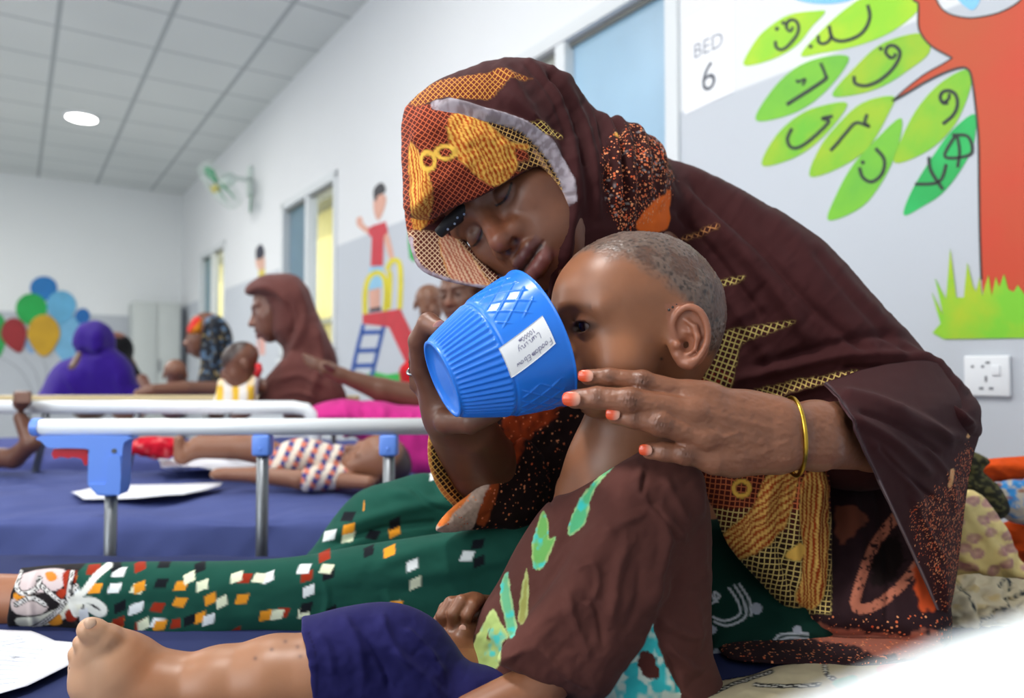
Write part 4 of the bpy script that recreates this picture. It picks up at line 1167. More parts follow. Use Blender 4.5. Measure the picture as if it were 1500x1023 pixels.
# lobe under the chin seen from inside
m = mask(x, y, [(596,335),(625,338),(655,345),(684,356),(704,384),(735,410),(728,428),(690,424),(640,412),(610,393),(598,364)], 2) * (d > .78) * (d < .96) * (x < 738) * (nk @ FW < .3)
low = np.where(y > 338, 1, 0) * m
ck = mixc(ck, (96, 44, 34), low); setnet(low, x, y, .8, 5.5, (222, 186, 150))
ck2, m2 = leafpaint(ck, x, y, [(643,345),(662,343),(690,372),(708,400),(718,416),(690,418),(660,408),(648,380)], 1.1, 5.5, (170, 84, 62), (226, 186, 150)); k = low[:, None] > .1
ck = np.where(k, ck2, ck); net[:, 2] *= 1 - m2 * (low > .1)
m = stroke(x, y, [(603,352),(606,372),(616,390),(640,404),(690,418),(728,420)], 3.2) * (m > 0); 
m = stroke(x, y, [(603,350),(605,372),(616,391),(640,405),(690,419),(728,421)], 3.4) * (y > 338); ck = mixc(ck, (184, 170, 180), m * w * .9); net[:, 2] *= 1 - m
# netting printed across the shoulder and under the arm
back = (d > .8)
for pts, ang, per, c_ in ((  [(1000,560),(1012,520),(1040,492),(1085,480),(1165,471),(1130,488),(1085,505),(1075,560),(1060,580),(1010,580)], .35, 8.0, (206, 186, 110)),
                     ([(1030,418),(1090,404),(1080,414),(1035,428)], .35, 7, (206, 186, 110)), ([(1085,580),(1150,560),(1255,543),(1235,556),(1160,574),(1110,600)], .35, 7, (214, 186, 110)),
                     ([(992,350),(1040,332),(1050,338),(1010,350)], .35, 7, (190, 130, 80))):
    m = mask(x, y, pts, 3, jag=3, js=7) * back; setnet(m, x, y, ang, per, c_)
    ck = mixc(ck, (60, 22, 18), m * .5)
m = mask(x, y, [(1000,600),(1010,540),(1040,535),(1075,560),(1060,600)], 6, jag=4) * back; n = vnoise(x / 9, y / 9); ck = mixc(ck, (150, 44, 26), m * (n > .5) * .6)
# printed front, shade behind mug and child painted in, burnt orange flecks
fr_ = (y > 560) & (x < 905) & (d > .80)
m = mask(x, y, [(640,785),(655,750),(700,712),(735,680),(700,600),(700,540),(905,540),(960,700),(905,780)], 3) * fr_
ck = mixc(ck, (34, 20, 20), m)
m2 = mask(x, y, [(745,590),(800,570),(830,585),(800,620),(770,650),(745,700),(735,670)], 5, jag=7, js=9) * fr_; ck = mixc(ck, (176, 66, 26), m2 * (.4 + .6 * vnoise(x / 6, y / 10)))
flk = np.maximum(flk, m * .16)
m = mask(x, y, [(636,782),(650,752),(680,728),(712,706),(716,720),(700,760),(690,778),(660,782)], 2, jag=2) * fr_
ck = mixc(ck, (206, 178, 160), m * (.65 + .35 * vnoise(x / 3, y / 3)))
m = mask(x, y, [(640,770),(652,748),(690,722),(676,742),(664,752),(655,768)], 2) * fr_; ck = mixc(ck, (206, 112, 50), m)
m = mask(x, y, [(700,770),(712,722),(735,690),(730,720),(715,765)], 2, jag=3) * fr_; ck = mixc(ck, (150, 66, 30), m)
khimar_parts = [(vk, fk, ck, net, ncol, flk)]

# ---- hanging pieces of the same cloth as sheets with thickness
def sheet_grid(rows, nu, nv):
    R = [smooth_poly(r, 8, closed=False) for r in rows]
    def samp(L, n):
        L = np.array(L); s = np.r_[0, np.cumsum(np.linalg.norm(np.diff(L, axis=0), axis=1))]; t = np.linspace(0, s[-1], n)
        return np.stack([np.interp(t, s, L[:, k]) for k in range(3)], 1)
    R = np.array([samp([P(*q) for q in r], nu) for r in R])
    out = []
    for i in range(nu):
        out.append(samp(smooth_poly(R[:, i], 8, closed=False), nv))
    return np.array(out)            # nu, nv, 3
def sheet(rows, nu, nv, th, foldspec=None, noise=.003, ns=40):
    G = sheet_grid(rows, nu, nv); v = G.reshape(-1, 3)
    idx = np.arange(nu * nv).reshape(nu, nv)
    f = np.stack([idx[:-1, :-1], idx[1:, :-1], idx[1:, 1:], idx[:-1, 1:]], -1).reshape(-1, 4)
    n = normals(v, f)
    if (n @ FW).mean() > 0: f = f[:, ::-1]; n = -n
    x, y, d = proj(v)
    a = (fbm(x / ns, y / ns, o=3) - .5) * noise
    if foldspec: a = a + folds(x, y, foldspec)
    v = v + n * a[:, None]; n = normals(v, f)
    v2 = v - n * th; N = len(v)
    rim = np.concatenate([idx[0, :], idx[1:, -1], idx[-1, -2::-1], idx[-2:0:-1, 0]])
    r2 = np.roll(rim, -1)
    f = np.concatenate([f, f[:, ::-1] + N, np.stack([rim, r2, r2 + N, rim + N], 1)])
    return np.concatenate([v, v2]), f
# sleeve falling from the raised forearm
SL = [[(1208,560,.715),(1290,535,.79),(1370,530,.87),(1420,570,.94)],
      [(1240,600,.662),(1300,600,.700),(1380,600,.80),(1438,612,.90)],
      [(1262,650,.668),(1320,660,.715),(1380,665,.805),(1426,665,.91)],
      [(1288,705,.710),(1330,715,.76),(1380,720,.83),(1415,725,.92)],
      [(1325,785,.80),(1355,790,.83),(1385,790,.86),(1409,790,.92)],
      [(1357,855,.85),(1372,858,.86),(1390,858,.87),(1400,858,.92)],
      [(1382,915,.90),(1384,916,.90),(1386,916,.90),(1388,916,.905)]]
SLF = [([(1220,575),(1290,590),(1340,620),(1420,645)], 8, .006), ([(1240,610),(1300,640),(1370,700)], 7, .005), ([(1265,640),(1320,690),(1360,760)], 7, .004), ([(1300,590),(1360,620),(1400,660)], 6, .004),
       ([(1255,600),(1310,622),(1380,668)], 4, -.004), ([(1280,650),(1330,700),(1380,740)], 4, -.0035), ([(1330,720),(1360,780),(1390,830)], 5, .003), ([(1350,650),(1390,700),(1400,760)], 5, .003)]
v, f = sheet(SL, 130, 190, .003, SLF)
x, y, d = proj(v); c = base_col(len(v), MAROON); c *= (.92 + .16 * fbm(x / 30, y / 30, o=3))[:, None]
hem = stroke(x, y, [(1210,562),(1240,600),(1262,650),(1288,705),(1325,785),(1357,855),(1382,915)], 3.0); c = mixc(c, (96, 78, 84), hem * .6)
hem = stroke(x, y, [(1288,705),(1325,785),(1357,855),(1382,915)], 1.6); c = mixc(c, (170, 150, 150), hem * .6)
m = mask(x, y, q5([(410,40),(330,140),(300,240),(190,280),(120,390),(130,510),(200,660),(275,850),(420,860),(420,300)]), 10, jag=9, js=12)
c = mixc(c, (64, 28, 28), m * .5); fl_ = m * np.clip(.30 + .9 * fbm(x / 16, y / 16, o=2), 0, 1)
m = stroke(x, y, q5([(325,170),(320,210),(312,245)]), 3); c = mixc(c, (236, 180, 120), m)
m = stroke(x, y, [(1418,640),(1424,628),(1428,615)], 2.4); c = mixc(c, (236, 180, 120), m)
nt0 = np.zeros((len(v), 3)); khimar_parts.append((v, f, c, nt0, nt0 + .5, fl_))
# net-printed front panel under the hand
S = SDF()
S.infl([(1000,630),(1110,625),(1200,650),(1216,720),(1216,880),(1180,893),(1150,890),(1112,852),(1066,798),(1043,742),(1005,690)], .895, .030, sl=(.02, .0), ctr=(1120, 750))
S.infl([(1195,640),(1330,640),(1396,905),(1372,948),(1300,935),(1200,925),(1170,860)], .965, .035, .004, sl=(0, -.055), ctr=(1270, 800))
S.infl([(1060,940),(1130,918),(1240,905),(1370,925),(1380,955),(1290,972),(1180,975),(1070,966)], .875, .014, .004, sl=(0, -.20), ctr=(1220, 943))
lo, hi = bbox([P(980, 560, .82), P(1400, 980, .80), P(980, 980, 1.1), P(1400, 560, 1.1)], .02)
v, f = polygonise(S, lo, hi, .0021 * RES, smooth=2)
x, y, d = proj(v); nf = normals(v, f)
amt = folds(x, y, [([(1130,700),(1120,780),(1150,870)], 9, .004), ([(1175,700),(1165,800),(1180,880)], 7, .004), ([(1060,700),(1090,780),(1130,850)], 9, .003), ([(1205,700),(1196,800),(1205,870)], 5, .003), ([(1150,700),(1140,790),(1165,880)], 4, -.004),
      ([(1240,700),(1260,800),(1250,900)], 9, .005), ([(1320,700),(1330,800),(1350,900)], 9, .005), ([(1280,700),(1300,820),(1300,920)], 6, -.004), ([(1080,950),(1180,940),(1290,950)], 7, .003)]) + (fbm(x / 30, y / 40, o=3) - .5) * .004
v = disp(v, f, amt * np.clip(-(nf @ FW) * 1.4 + .2, 0, 1))
c = base_col(len(v), (84, 30, 22)); n = fbm(x / 18, y / 18, o=2)
nt_ = np.zeros((len(v), 3)); nc_ = nt_ + lin((222, 196, 120))
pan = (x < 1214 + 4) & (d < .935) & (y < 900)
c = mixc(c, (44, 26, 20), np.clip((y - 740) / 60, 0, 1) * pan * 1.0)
setnet(pan * 1.0, x, y, .12, 7.6, (204, 108, 66), arrs=(nt_, nc_)); setnet(pan * (y > 745) * 1.0, x, y, .12, 7.6, (222, 196, 120), arrs=(nt_, nc_))
for pts, ang, per in ((q3([(580,700),(610,640),(700,560),(730,480),(780,430),(850,440),(830,560),(800,640),(730,700),(620,752)]), 2.45, 8), (q3([(862,480),(900,440),(948,460),(956,620),(948,800),(925,890),(890,908),(845,880),(858,780),(868,690),(850,600)]), 1.6, 6.5)):
    c2, m = leafpaint(c, x, y, pts, ang, per, (164, 54, 20), (244, 198, 104)); c = np.where(pan[:, None], c2, c); nt_[:, 2] *= 1 - m * pan
c2, m = ring(c, x, y, 1086, 716, 12, 11, 3.2); c = np.where(pan[:, None], c2, c); nt_[:, 2] *= 1 - m * pan
m = mask(x, y, q3([(810,720),(850,680),(875,700),(860,740),(820,740)]), 2, jag=2) * pan; c = mixc(c, (240, 190, 90), m); nt_[:, 2] *= 1 - m
ot = ~pan
c = np.where(ot[:, None], base_col(len(v), (46, 28, 32)) * (.8 + .4 * n)[:, None], c)
m = stroke(x, y, q3([(1185,590),(1110,690),(1065,800),(1045,900),(1120,890),(1210,815),(1250,760),(1290,700)]), 7.5); m = np.clip(m + 0, 0, 1) * ot
jg = np.clip((fbm(x / 5, y / 5, o=2) - .3) / .12, 0, 1)
c = mixc(c, (186, 112, 88), m * jg)
m = mask(x, y, q3([(1130,690),(1190,660),(1210,740),(1170,810),(1110,830),(1100,760)]), 4, jag=6, js=6) * ot; c = mixc(c, (24, 14, 14), m)
m = mask(x, y, q3([(980,560),(1090,590),(1050,640),(990,690)]), 4, jag=5) * ot; c = mixc(c, (150, 84, 62), m * .7)
m = mask(x, y, q3([(1240,760),(1290,740),(1330,830),(1325,900),(1260,900)]), 4, jag=5) * ot; c = mixc(c, (206, 82, 40), m)
m = mask(x, y, [(1130,925),(1200,915),(1290,930),(1370,925),(1375,960),(1280,960),(1240,945),(1180,935)], 4, jag=8, js=10) * ot; c = mixc(c, (176, 104, 84), m * .8)
fl_ = ((y > 900) & ot) * .25
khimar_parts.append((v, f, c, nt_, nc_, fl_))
V, Fs, off = [], [], 0
for a, b, *_ in khimar_parts: V.append(a); Fs.append(b + off); off += len(a)
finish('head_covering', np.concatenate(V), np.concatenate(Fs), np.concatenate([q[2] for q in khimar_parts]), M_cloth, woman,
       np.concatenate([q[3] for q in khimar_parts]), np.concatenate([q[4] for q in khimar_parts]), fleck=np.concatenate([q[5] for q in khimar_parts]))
# printed edge of the right sleeve
S = SDF()
S.infl([(634,618),(650,612),(652,650),(655,690),(672,722),(700,748),(690,752),(660,738),(640,712),(628,680),(627,645)], .850, .010, half=.012, sl=(.05, .05))
lo, hi = bbox([P(620, 600, .78), P(710, 760, .95)], .02)
v, f = polygonise(S, lo, hi, .0016 * RES); x, y, d = proj(v)
c = base_col(len(v), (46, 28, 22)); nt_ = np.zeros((len(v), 3)); nc_ = nt_ + 0.0
setnet(np.ones(len(v)), x, y, .9, 6.5, (206, 160, 80), arrs=(nt_, nc_))
m = stroke(x, y, [(629,640),(630,680),(644,714),(668,738)], 3); c = mixc(c, (196, 120, 60), m * .8)
finish('sleeve_edge', v, f, c, M_cloth, woman, nt_, nc_)
# dark dotted band under the covering at the temple
mb = MB(); mb.tube([P(643, 342, .820), P(660, 325, .812), P(682, 308, .804), P(710, 290, .801), P(745, 268, .803)], [.006, .008, .0085, .007, .004], 12)
ub = mb.build('under_scarf', flat('black_dotted_cotton', (16, 16, 20), .7, bs=(500, .2)), woman, smooth=True)
mb = MB()
for a, b, dd in ((656, 336, .809), (666, 328, .803), (670, 319, .801), (680, 314, .796)):
    mb.tube([P(a, b, dd + .002), P(a, b, dd - .0022)], .0014, 8)
mb.build('dot_print', flat('pale_blue_print', (140, 150, 170), .7, bs=(300, .1)), ub)

# ---- green skirt with confetti squares
S = SDF()
LEG = [(-70,852),(-40,836),(36,832),(90,827),(200,823),(330,822),(430,816),(520,800),(640,782),(740,762),(850,752),(1000,770),(1010,945),(820,955),(640,958),(460,952),(380,945),(300,958),(240,962),(180,952),(100,932),(30,926),(-40,924),(-70,900)]
S.infl(LEG, .985, .046, ctr=(500, 880), half=.006)
HEMC = PolyField(np.array([(-200, 780), (34, 780), (30, 834), (16, 870), (10, 905), (12, 940), (10, 990), (-200, 990)], float), pad=90)
S.fn(lambda p_: np.maximum(HEMC(*proj(p_)[:2]) * .98 / F_PX, -.05 - 0 * p_[:, 0]), P(-60, 880, .98), .3, .002, 's')
S.infl([(440,840),(468,790),(500,745),(530,718),(575,704),(620,693),(670,700),(740,715),(820,740),(880,800),(760,850),(560,850)], 1.12, .06, .02)
S.infl([(1000,790),(1060,760),(1150,770),(1240,850),(1236,935),(1170,962),(1090,968),(1020,975)], .945, .045, .03, sl=(0, -.06), ctr=(1120, 880))
lo, hi = bbox([P(-10, 700, 1.2), P(1250, 990, .84), P(0, 980, .9), P(1250, 690, 1.2)], .02)
v, f = polygonise(S, lo, hi, .0021 * RES, smooth=2)
x, y, d = proj(v); nf = normals(v, f)
amt = folds(x, y, [([(470,790),(540,760),(620,740),(700,735)], 9, .006), ([(560,720),(620,730),(680,760)], 8, .005), ([(640,700),(660,740),(720,760)], 7, .005), ([(480,800),(560,775),(650,765)], 5, -.005), ([(600,715),(640,745),(690,750)], 4, -.004),
     ([(740,770),(640,800),(540,830)], 10, .004), ([(800,800),(700,830),(560,850)], 12, .003), ([(560,860),(580,900),(600,940)], 7, .003), ([(460,820),(480,870),(470,930)], 5, .002), ([(120,830),(100,870),(130,930)], 6, .003), ([(170,826),(150,870),(180,940)], 6, .002), ([(60,830),(45,870),(50,925)], 5, .003)]) + (fbm(x / 60, y / 40, o=3) - .5) * .005
v = disp(v, f, amt * np.clip(-(nf @ FW) * 1.3 + .5, 0, 1))
x, y, d = proj(v)
c = base_col(len(v), (26, 76, 64)); c *= (.9 + .2 * fbm(x / 30, y / 30, o=3))[:, None]
leg = d < 1.2
def confetti(c, x, y, sel, x0=95, x1=900):
    cols = np.array([lin(q) for q in ((226, 232, 200), (228, 150, 40), (150, 46, 24), (230, 236, 236), (20, 24, 30))])
    for pas, (gx, gy, dx, dy) in enumerate(((31, 27, 0, 0), (34, 29, 15, 12))):
        u, w = (x + dx) / gx + .16 * y / gy * 0, (y + dy + .08 * x) / gy
        iu, iw = np.floor(u), np.floor(w)
        h1, h2, h3, h4 = [_h(iu + 11 * pas, iw + k * 31, iu * 0 + pas) for k in range(4)]
        ang = (h1 - .5) * .7 - .15
        cu, cw = (iu + .5 + (h2 - .5) * .35) * gx - dx, (iw + .5 + (h3 - .5) * .35) * gy - dy - .08 * x
        a, b = x - cu, y - cw
        a2, b2 = a * np.cos(ang) + b * np.sin(ang), -a * np.sin(ang) + b * np.cos(ang)
        a2 = a2 + .35 * b2
        s = np.maximum(np.abs(a2) / 9.6, np.abs(b2) / 7.6)
        dens = np.interp(x, [x0, 160, 330, 460, 520, 640, x1], [.95, .95, .75, .5, .25, .10, .03])
        m = np.clip((1 - s) * 6, 0, 1) * (h4 < dens * (1 if pas == 0 else .55)) * sel * (cu > x0)
        ci = (np.floor(h2 * 97) % 5).astype(int)
        c = c * (1 - m[:, None]) + cols[ci] * m[:, None]
    return c
c = confetti(c, x, y, leg & (x < 900))
# ornamented border at the hem
cu = (x < 132) & leg
jx = 118 + 14 * np.sin(y / 14)
cuff = np.clip((jx - x) / 3, 0, 1) * leg
c = mixc(c, (30, 26, 28), cuff)
for pts, w, col_ in (([(14,852),(50,836),(92,834),(100,850),(80,866),(40,868)], 0, (206, 190, 190)), ([(16,880),(40,872),(70,884),(60,900),(24,900)], 0, (206, 190, 186)), ([(24,906),(60,902),(110,880),(118,894),(70,916),(30,918)], 0, (222, 222, 206)),
                     ([(66,840),(78,838),(84,848),(72,852)], 0, (206, 130, 50)), ([(84,866),(100,864),(98,880),(86,884)], 0, (160, 50, 26)), ([(92,840),(112,836),(108,862),(96,866)], 0, (150, 44, 24)), ([(20,870),(44,866),(40,876),(24,880)], 0, (216, 140, 40)),
                     ([(70,904),(88,900),(90,914),(74,916)], 0, (216, 140, 40)), ([(96,896),(112,892),(112,908),(98,910)], 0, (150, 44, 24))):
    c = mixc(c, col_, mask(x, y, pts, 1.5, 3) * leg)
for pts in ([(14,924),(45,922),(70,908),(88,892),(98,876),(112,858)], [(60,858),(74,870),(90,882),(100,878)], [(100,878),(102,860),(106,838)], [(30,838),(24,860),(34,870),(54,862),(58,848)], [(24,886),(46,876),(66,886)]):
    c = mixc(c, (20, 18, 20), stroke(x, y, pts, 4.2) * leg); c = mixc(c, (226, 224, 220), stroke(x, y, pts, 2.6) * leg); c = mixc(c, (24, 22, 26), stroke(x, y, pts, 1.0) * leg * (np.sin((x + y) / 1.6) > -.2))
for pts in ([(104,880),(122,868),(140,845),(160,828)], [(112,882),(135,880),(152,892),(146,900),(128,890)], [(104,884),(110,898),(112,900)]):
    c = mixc(c, (228, 230, 222), stroke(x, y, pts, 5.0) * leg)
c = mixc(c, (224, 228, 232), mask(x, y, [(115,893),(129,891),(131,912),(118,922)], 1.2, 1) * leg)
# white line drawing on the dark part below the net panel
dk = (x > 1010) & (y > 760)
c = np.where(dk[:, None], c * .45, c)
for pts in ([(1068,862),(1080,880),(1084,900),(1062,910),(1044,904)], [(1076,858),(1089,880),(1092,904),(1066,917),(1046,911)], [(1083,856),(1098,880),(1100,902)], [(1100,960),(1130,944),(1144,930),(1184,929)], [(1120,962),(1136,950),(1148,936),(1184,936)], [(1142,958),(1152,943),(1184,943)], [(1042,872),(1050,882),(1046,868),(1054,874),(1044,884)]):
    c = mixc(c, (196, 200, 206), stroke(x, y, pts, 1.6) * dk)
for a, b, r_ in ((1108,892,9), (1043,923,7), (1050,959,8), (1086,954,8.5), (1109,947,8), (1168,923,7)):
    c = mixc(c, (170, 174, 186), np.clip(r_ - np.hypot(x - a, y - b), 0, 1) * dk)
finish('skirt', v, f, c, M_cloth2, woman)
# ------------------------------------------------------------------ the blue mug held to the child's lips
CB, CR = P(647, 556, .672), P(787, 497, .706)
ax_ = CR - CB; CL = np.linalg.norm(ax_); ax_ /= CL
side = np.cross(ax_, FW); side /= np.linalg.norm(side)        # across the view
toc = np.cross(side, ax_); toc = -toc if toc @ FW > 0 else toc     # towards the viewer
R0, R1 = .0365, .0690
def prof(t):
    return np.where(t < .46, R0 + (.0565 - R0) * (t / .46) ** .92, .0565 + (R1 - .0565) * np.clip((t - .46) / .54, 0, 1) ** 0.9)
def cup_pt(t, ph, off=0.0):
    r = prof(t) + off
    return CB + ax_ * (t * CL)[..., None] + (np.cos(ph) * r)[..., None] * side + (np.sin(ph) * r)[..., None] * toc
cup = empty('mug', CB, 'bright blue plastic mug with ribbed base and white handwritten label, tipped to the child\'s lips', 'mug')
nt_, np_ = 170, 520
t = np.linspace(0, 1, nt_)[:, None] * np.ones((1, np_)); ph = np.linspace(0, 2 * np.pi, np_, endpoint=False)[None, :] * np.ones((nt_, 1))
rib = .0009 * np.cos(ph * 52) * np.clip((t - .02) / .03, 0, 1) * np.clip((.445 - t) / .02, 0, 1)
emb = np.zeros_like(t)
band = np.clip((t - .50) / .02, 0, 1) * np.clip((.90 - t) / .02, 0, 1)
for sgn in (1, -1):
    w = (ph * 9 / np.pi * 1.5 + sgn * t * 5.2) ; fr = np.abs(w - np.round(w)); emb = np.maximum(emb, np.exp(-(fr / .055) ** 2))
phl = np.arctan2(np.sin(ph - 1.72), np.cos(ph - 1.72))
gap = 1 - np.clip((.55 - np.abs(phl)) / .06, 0, 1)           # smooth field where the label sits
off = rib + .0012 * emb * band * gap
off = off - .0010 * np.exp(-((t - .47) / .012) ** 2) + .0011 * np.exp(-((t - 1) / .012) ** 2) + .0008 * np.exp(-((t - .0) / .01) ** 2)
outer = cup_pt(t, ph, off).reshape(-1, 3)
inner = cup_pt(np.clip(t, .03, 1), ph, -.0022).reshape(-1, 3)
i = np.arange(nt_ - 1)[:, None]; j = np.arange(np_)[None, :]; j2 = (j + 1) % np_
fo = np.stack([i * np_ + j, i * np_ + j2, (i + 1) * np_ + j2, (i + 1) * np_ + j], -1).reshape(-1, 4)
NO = len(outer); jj = np.arange(np_); j3 = (jj + 1) % np_
rim = np.stack([(nt_ - 1) * np_ + jj, (nt_ - 1) * np_ + j3, NO + (nt_ - 1) * np_ + j3, NO + (nt_ - 1) * np_ + jj], 1)
# base: foot ring, then a recessed disc; the inside has its own bottom
def discring(rs, zs):
    out = []
    for r, z in zip(rs, zs): out.append(CB + ax_ * z + (np.cos(ph[0]) * r)[:, None] * side + (np.sin(ph[0]) * r)[:, None] * toc)
    return np.concatenate(out)
b1 = discring([.0350, .0340, .0335, .017, .001], [-.0004, .0004, .0022, .0022, .0022]); nb1 = 5
b2 = discring([.030, .012, .001], [.0050, .0050, .0050])
vs = np.concatenate([outer, inner, b1, b2]); o1 = 2 * NO; o2 = o1 + len(b1)
def band_f(a, b): return np.stack([a + j3, a + jj, b + jj, b + j3], 1)
fs = [fo, fo[:, ::-1] + NO, rim, band_f(0, o1)] + [band_f(o1 + k * np_, o1 + (k + 1) * np_) for k in range(4)] + [band_f(o2, NO)[:, ::-1] * 0 + np.stack([NO + jj, NO + j3, o2 + j3, o2 + jj], 1)] + [np.stack([o2 + k * np_ + jj, o2 + k * np_ + j3, o2 + (k + 1) * np_ + j3, o2 + (k + 1) * np_ + jj], 1) for k in range(2)]
M_blue, nt__, b__ = new_mat('blue_plastic')
b__.inputs['Base Color'].default_value = tuple(lin((34, 122, 230))) + (1,); b__.inputs['Roughness'].default_value = .30
b__.inputs['Subsurface Weight'].default_value = .06; b__.inputs['Subsurface Radius'].default_value = (.2, .5, 1); b__.inputs['Subsurface Scale'].default_value = .004
bump(nt__, b__, 120, .06, .0006)
me = raw_mesh('mug_body', vs, np.concatenate(fs)); link('mug_body', me, M_blue, cup)
# water left inside
lv = []
# label
def hit(px, py):
    """where the sight line through (px, py) meets the mug wall: (t, phi)"""
    r = ray(px, py); o = C0 - CB
    best = None
    for s in np.linspace(.60, .72, 1200):
        q = o + r * s; tt = q @ ax_ / CL; rad = q - ax_ * (q @ ax_); rr_ = np.linalg.norm(rad)
        if 0 <= tt <= 1 and rr_ < prof(np.array(tt)):
            return tt, math.atan2(rad @ toc, rad @ side)
    return None
cor = [hit(730, 511), hit(794, 463), hit(813, 503), hit(748, 553)]
n1, n2 = 40, 24
def lab(u, w, off):
    c0, c1, c2, c3 = [np.array(q) for q in cor]
    q = (c0 * (1 - u) + c1 * u) * (1 - w) + (c3 * (1 - u) + c2 * u) * w
    return cup_pt(np.array(q[0]), np.array(q[1]), off)
vs, fs = [], []
for s_ in (.0010, .0002):
    for a in range(n1):
        for b in range(n2): vs.append(lab(a / (n1 - 1), b / (n2 - 1) + (.012 * (1 if b else 0)), s_))
N_ = n1 * n2
for a in range(n1 - 1):
    for b in range(n2 - 1):
        k = a * n2 + b; fs.append([k, k + n2, k + n2 + 1, k + 1]); fs.append([N_ + k, N_ + k + 1, N_ + k + n2 + 1, N_ + k + n2])
rim_ = [a * n2 for a in range(n1)] + [(n1 - 1) * n2 + b for b in range(1, n2)] + [a * n2 + n2 - 1 for a in range(n1 - 2, -1, -1)] + [b for b in range(n2 - 2, 0, -1)]
for k in range(len(rim_)): a, b = rim_[k], rim_[(k + 1) % len(rim_)]; fs.append([a, b, N_ + b, N_ + a])
lb = link('label', raw_mesh('label', vs, fs), flat('sticker_paper', (250, 250, 252), .6, bs=(300, .05)), cup, 'white handwritten sticker')
# handwriting: strokes in the label's own plane (u along the long side, w down)
mb = MB()
def write(word, u0, w0, du, dw, h, wdt):
    """joined-up handwriting; each letter is a stroke in its own box"""
    G = {'F': [[(.9, 0), (.1, .05), (.1, 1)], [(.1, .5), (.7, .45)]], 'a': [[(.8, .5), (.4, .4), (.1, .7), (.3, 1), (.8, .8), (.8, .5), (.85, 1), (1, .95)]], 'o': [[(.5, .45), (.1, .7), (.5, 1), (.9, .7), (.5, .45), (1, .55)]],
         'd': [[(.8, .5), (.3, .45), (.1, .8), (.5, 1), (.8, .7), (.85, 0), (.8, .95), (1, .95)]], 'E': [[(.9, .1), (.2, .1), (.15, .5), (.7, .5), (.15, .55), (.1, 1), (.9, .95)]], 'm': [[(0, 1), (.1, .5), (.3, .45), (.35, 1), (.5, .5), (.65, .5), (.7, 1), (.85, .5), (1, .9)]],
         'L': [[(.2, 0), (.15, .95), (.9, .95)]], 'u': [[(.1, .5), (.15, .95), (.6, .95), (.7, .5), (.8, 1), (1, .9)]], 'n': [[(0, .5), (.1, 1), (.2, .55), (.6, .5), (.7, 1), (1, .9)]], 'i': [[(.4, .5), (.45, 1), (.8, .9)], [(.45, .25), (.48, .28)]],
         'y': [[(.1, .5), (.3, .9), (.7, .85)], [(.8, .5), (.6, 1.1), (.2, 1.4)]], 'b': [[(.1, 0), (.15, 1), (.6, .95), (.7, .6), (.2, .6)]], 'w': [[(0, .5), (.2, 1), (.5, .6), (.7, 1), (1, .5)]], '1': [[(.3, .2), (.5, 0), (.5, 1)]], '0': [[(.5, 0), (.1, .5), (.5, 1), (.9, .5), (.5, 0)]]}
    for k, chh in enumerate(word):
        for st in G.get(chh, []):
            pp = smooth_poly(st, 3, closed=False)
            pts = []
            for a, b in pp:
                al = k * wdt + a * wdt * .95; dn_ = b * h
                u = u0 + du[0] * al + du[1] * dn_; w = w0 + dw[0] * al + dw[1] * dn_
                pts.append(lab(u, w, .0012))
            mb.tube(pts, .00022, 5)
# the lines run along the label's long side, read from its right end
write('Foodom', .95, .93, (-1, 0), (0, -1), .20, .075); write('Ebow', .47, .90, (-1, 0), (0, -1), .18, .075)
write('Luniny', .80, .55, (-1, 0), (0, -1), .20, .085)
write('10000m', .74, .28, (-1, 0), (0, -1), .14, .06)
mb.build('handwriting', flat('violet_ink', (118, 112, 150), .6, bs=(200, .05)), lb)
# ------------------------------------------------------------------ the small child drinking
child = empty('person', P(900, 1010, .76), 'small shaven-headed child in brown tunic and navy shorts drinking from the mug', 'person')
CF = Frame(P(932, 446, .738), (-.945, -.30, -.10), (-.05, .02, 1))
SKIN_C = (140, 90, 62)
S = SDF(); p, R = CF.p, CF.R
S.ell(p((0, .001, .004)), (.0660, .0815, .0680), R=R)
S.ell(p((0, .032, -.020)), (.058, .052, .052), .03, R=R)
S.ell(p((0, -.034, .004)), (.054, .048, .046), .02, R=R)
S.ell(p((0, -.036, -.045)), (.052, .044, .050), .02, R=R)
for s in (1, -1):
    S.sph(p((s * .033, -.044, -.058)), .0275, .018)
    S.cone(p((s * .044, -.058, -.004)), p((s * .012, -.078, -.003)), .006, .007, .014)
S.sph(p((0, -.056, -.092)), .015, .022)
for s in (1, -1): S.sph(p((s * .028, -.0900, -.017)), .0150, .010, 's')
for s in (1, -1):
    S.sph(p((s * .0280, -.0650, -.0180)), .0140, .004)
    S.ell(p((s * .0290, -.0800, -.0195)), (.0125, .016, .0050), .0015, 's', R=R)
    pts = [p((s * (.0285 + a), -.0785 + 14 * a * a, -.0105 - 18 * a * a)) for a in (-.013, -.006, 0, .007, .014)]
    S.chain(pts, [.0006, .0009, .0010, .0009, .0006], .002, 's', k2=.001)
S.chain([p((0, -.074, -.018)), p((0, -.084, -.034)), p((0, -.0895, -.041))], [.006, .0075, .0095], .010)
for s in (1, -1): S.sph(p((s * .0105, -.0800, -.0430)), .0070, .006)
S.ell(p((0, -.073, -.063)), (.021, .014, .013), .012, R=R)
S.chain([p((-.016, -.078, -.062)), p((0, -.0875, -.0585)), p((.016, -.078, -.062))], [.003, .0055, .003], .004)
S.chain([p((-.015, -.076, -.069)), p((0, -.0850, -.0740)), p((.015, -.076, -.069))], [.003, .0060, .003], .004)
S.cone(p((-.014, -.090, -.0658)), p((.014, -.090, -.0658)), .0015, .0015, .003, 's')
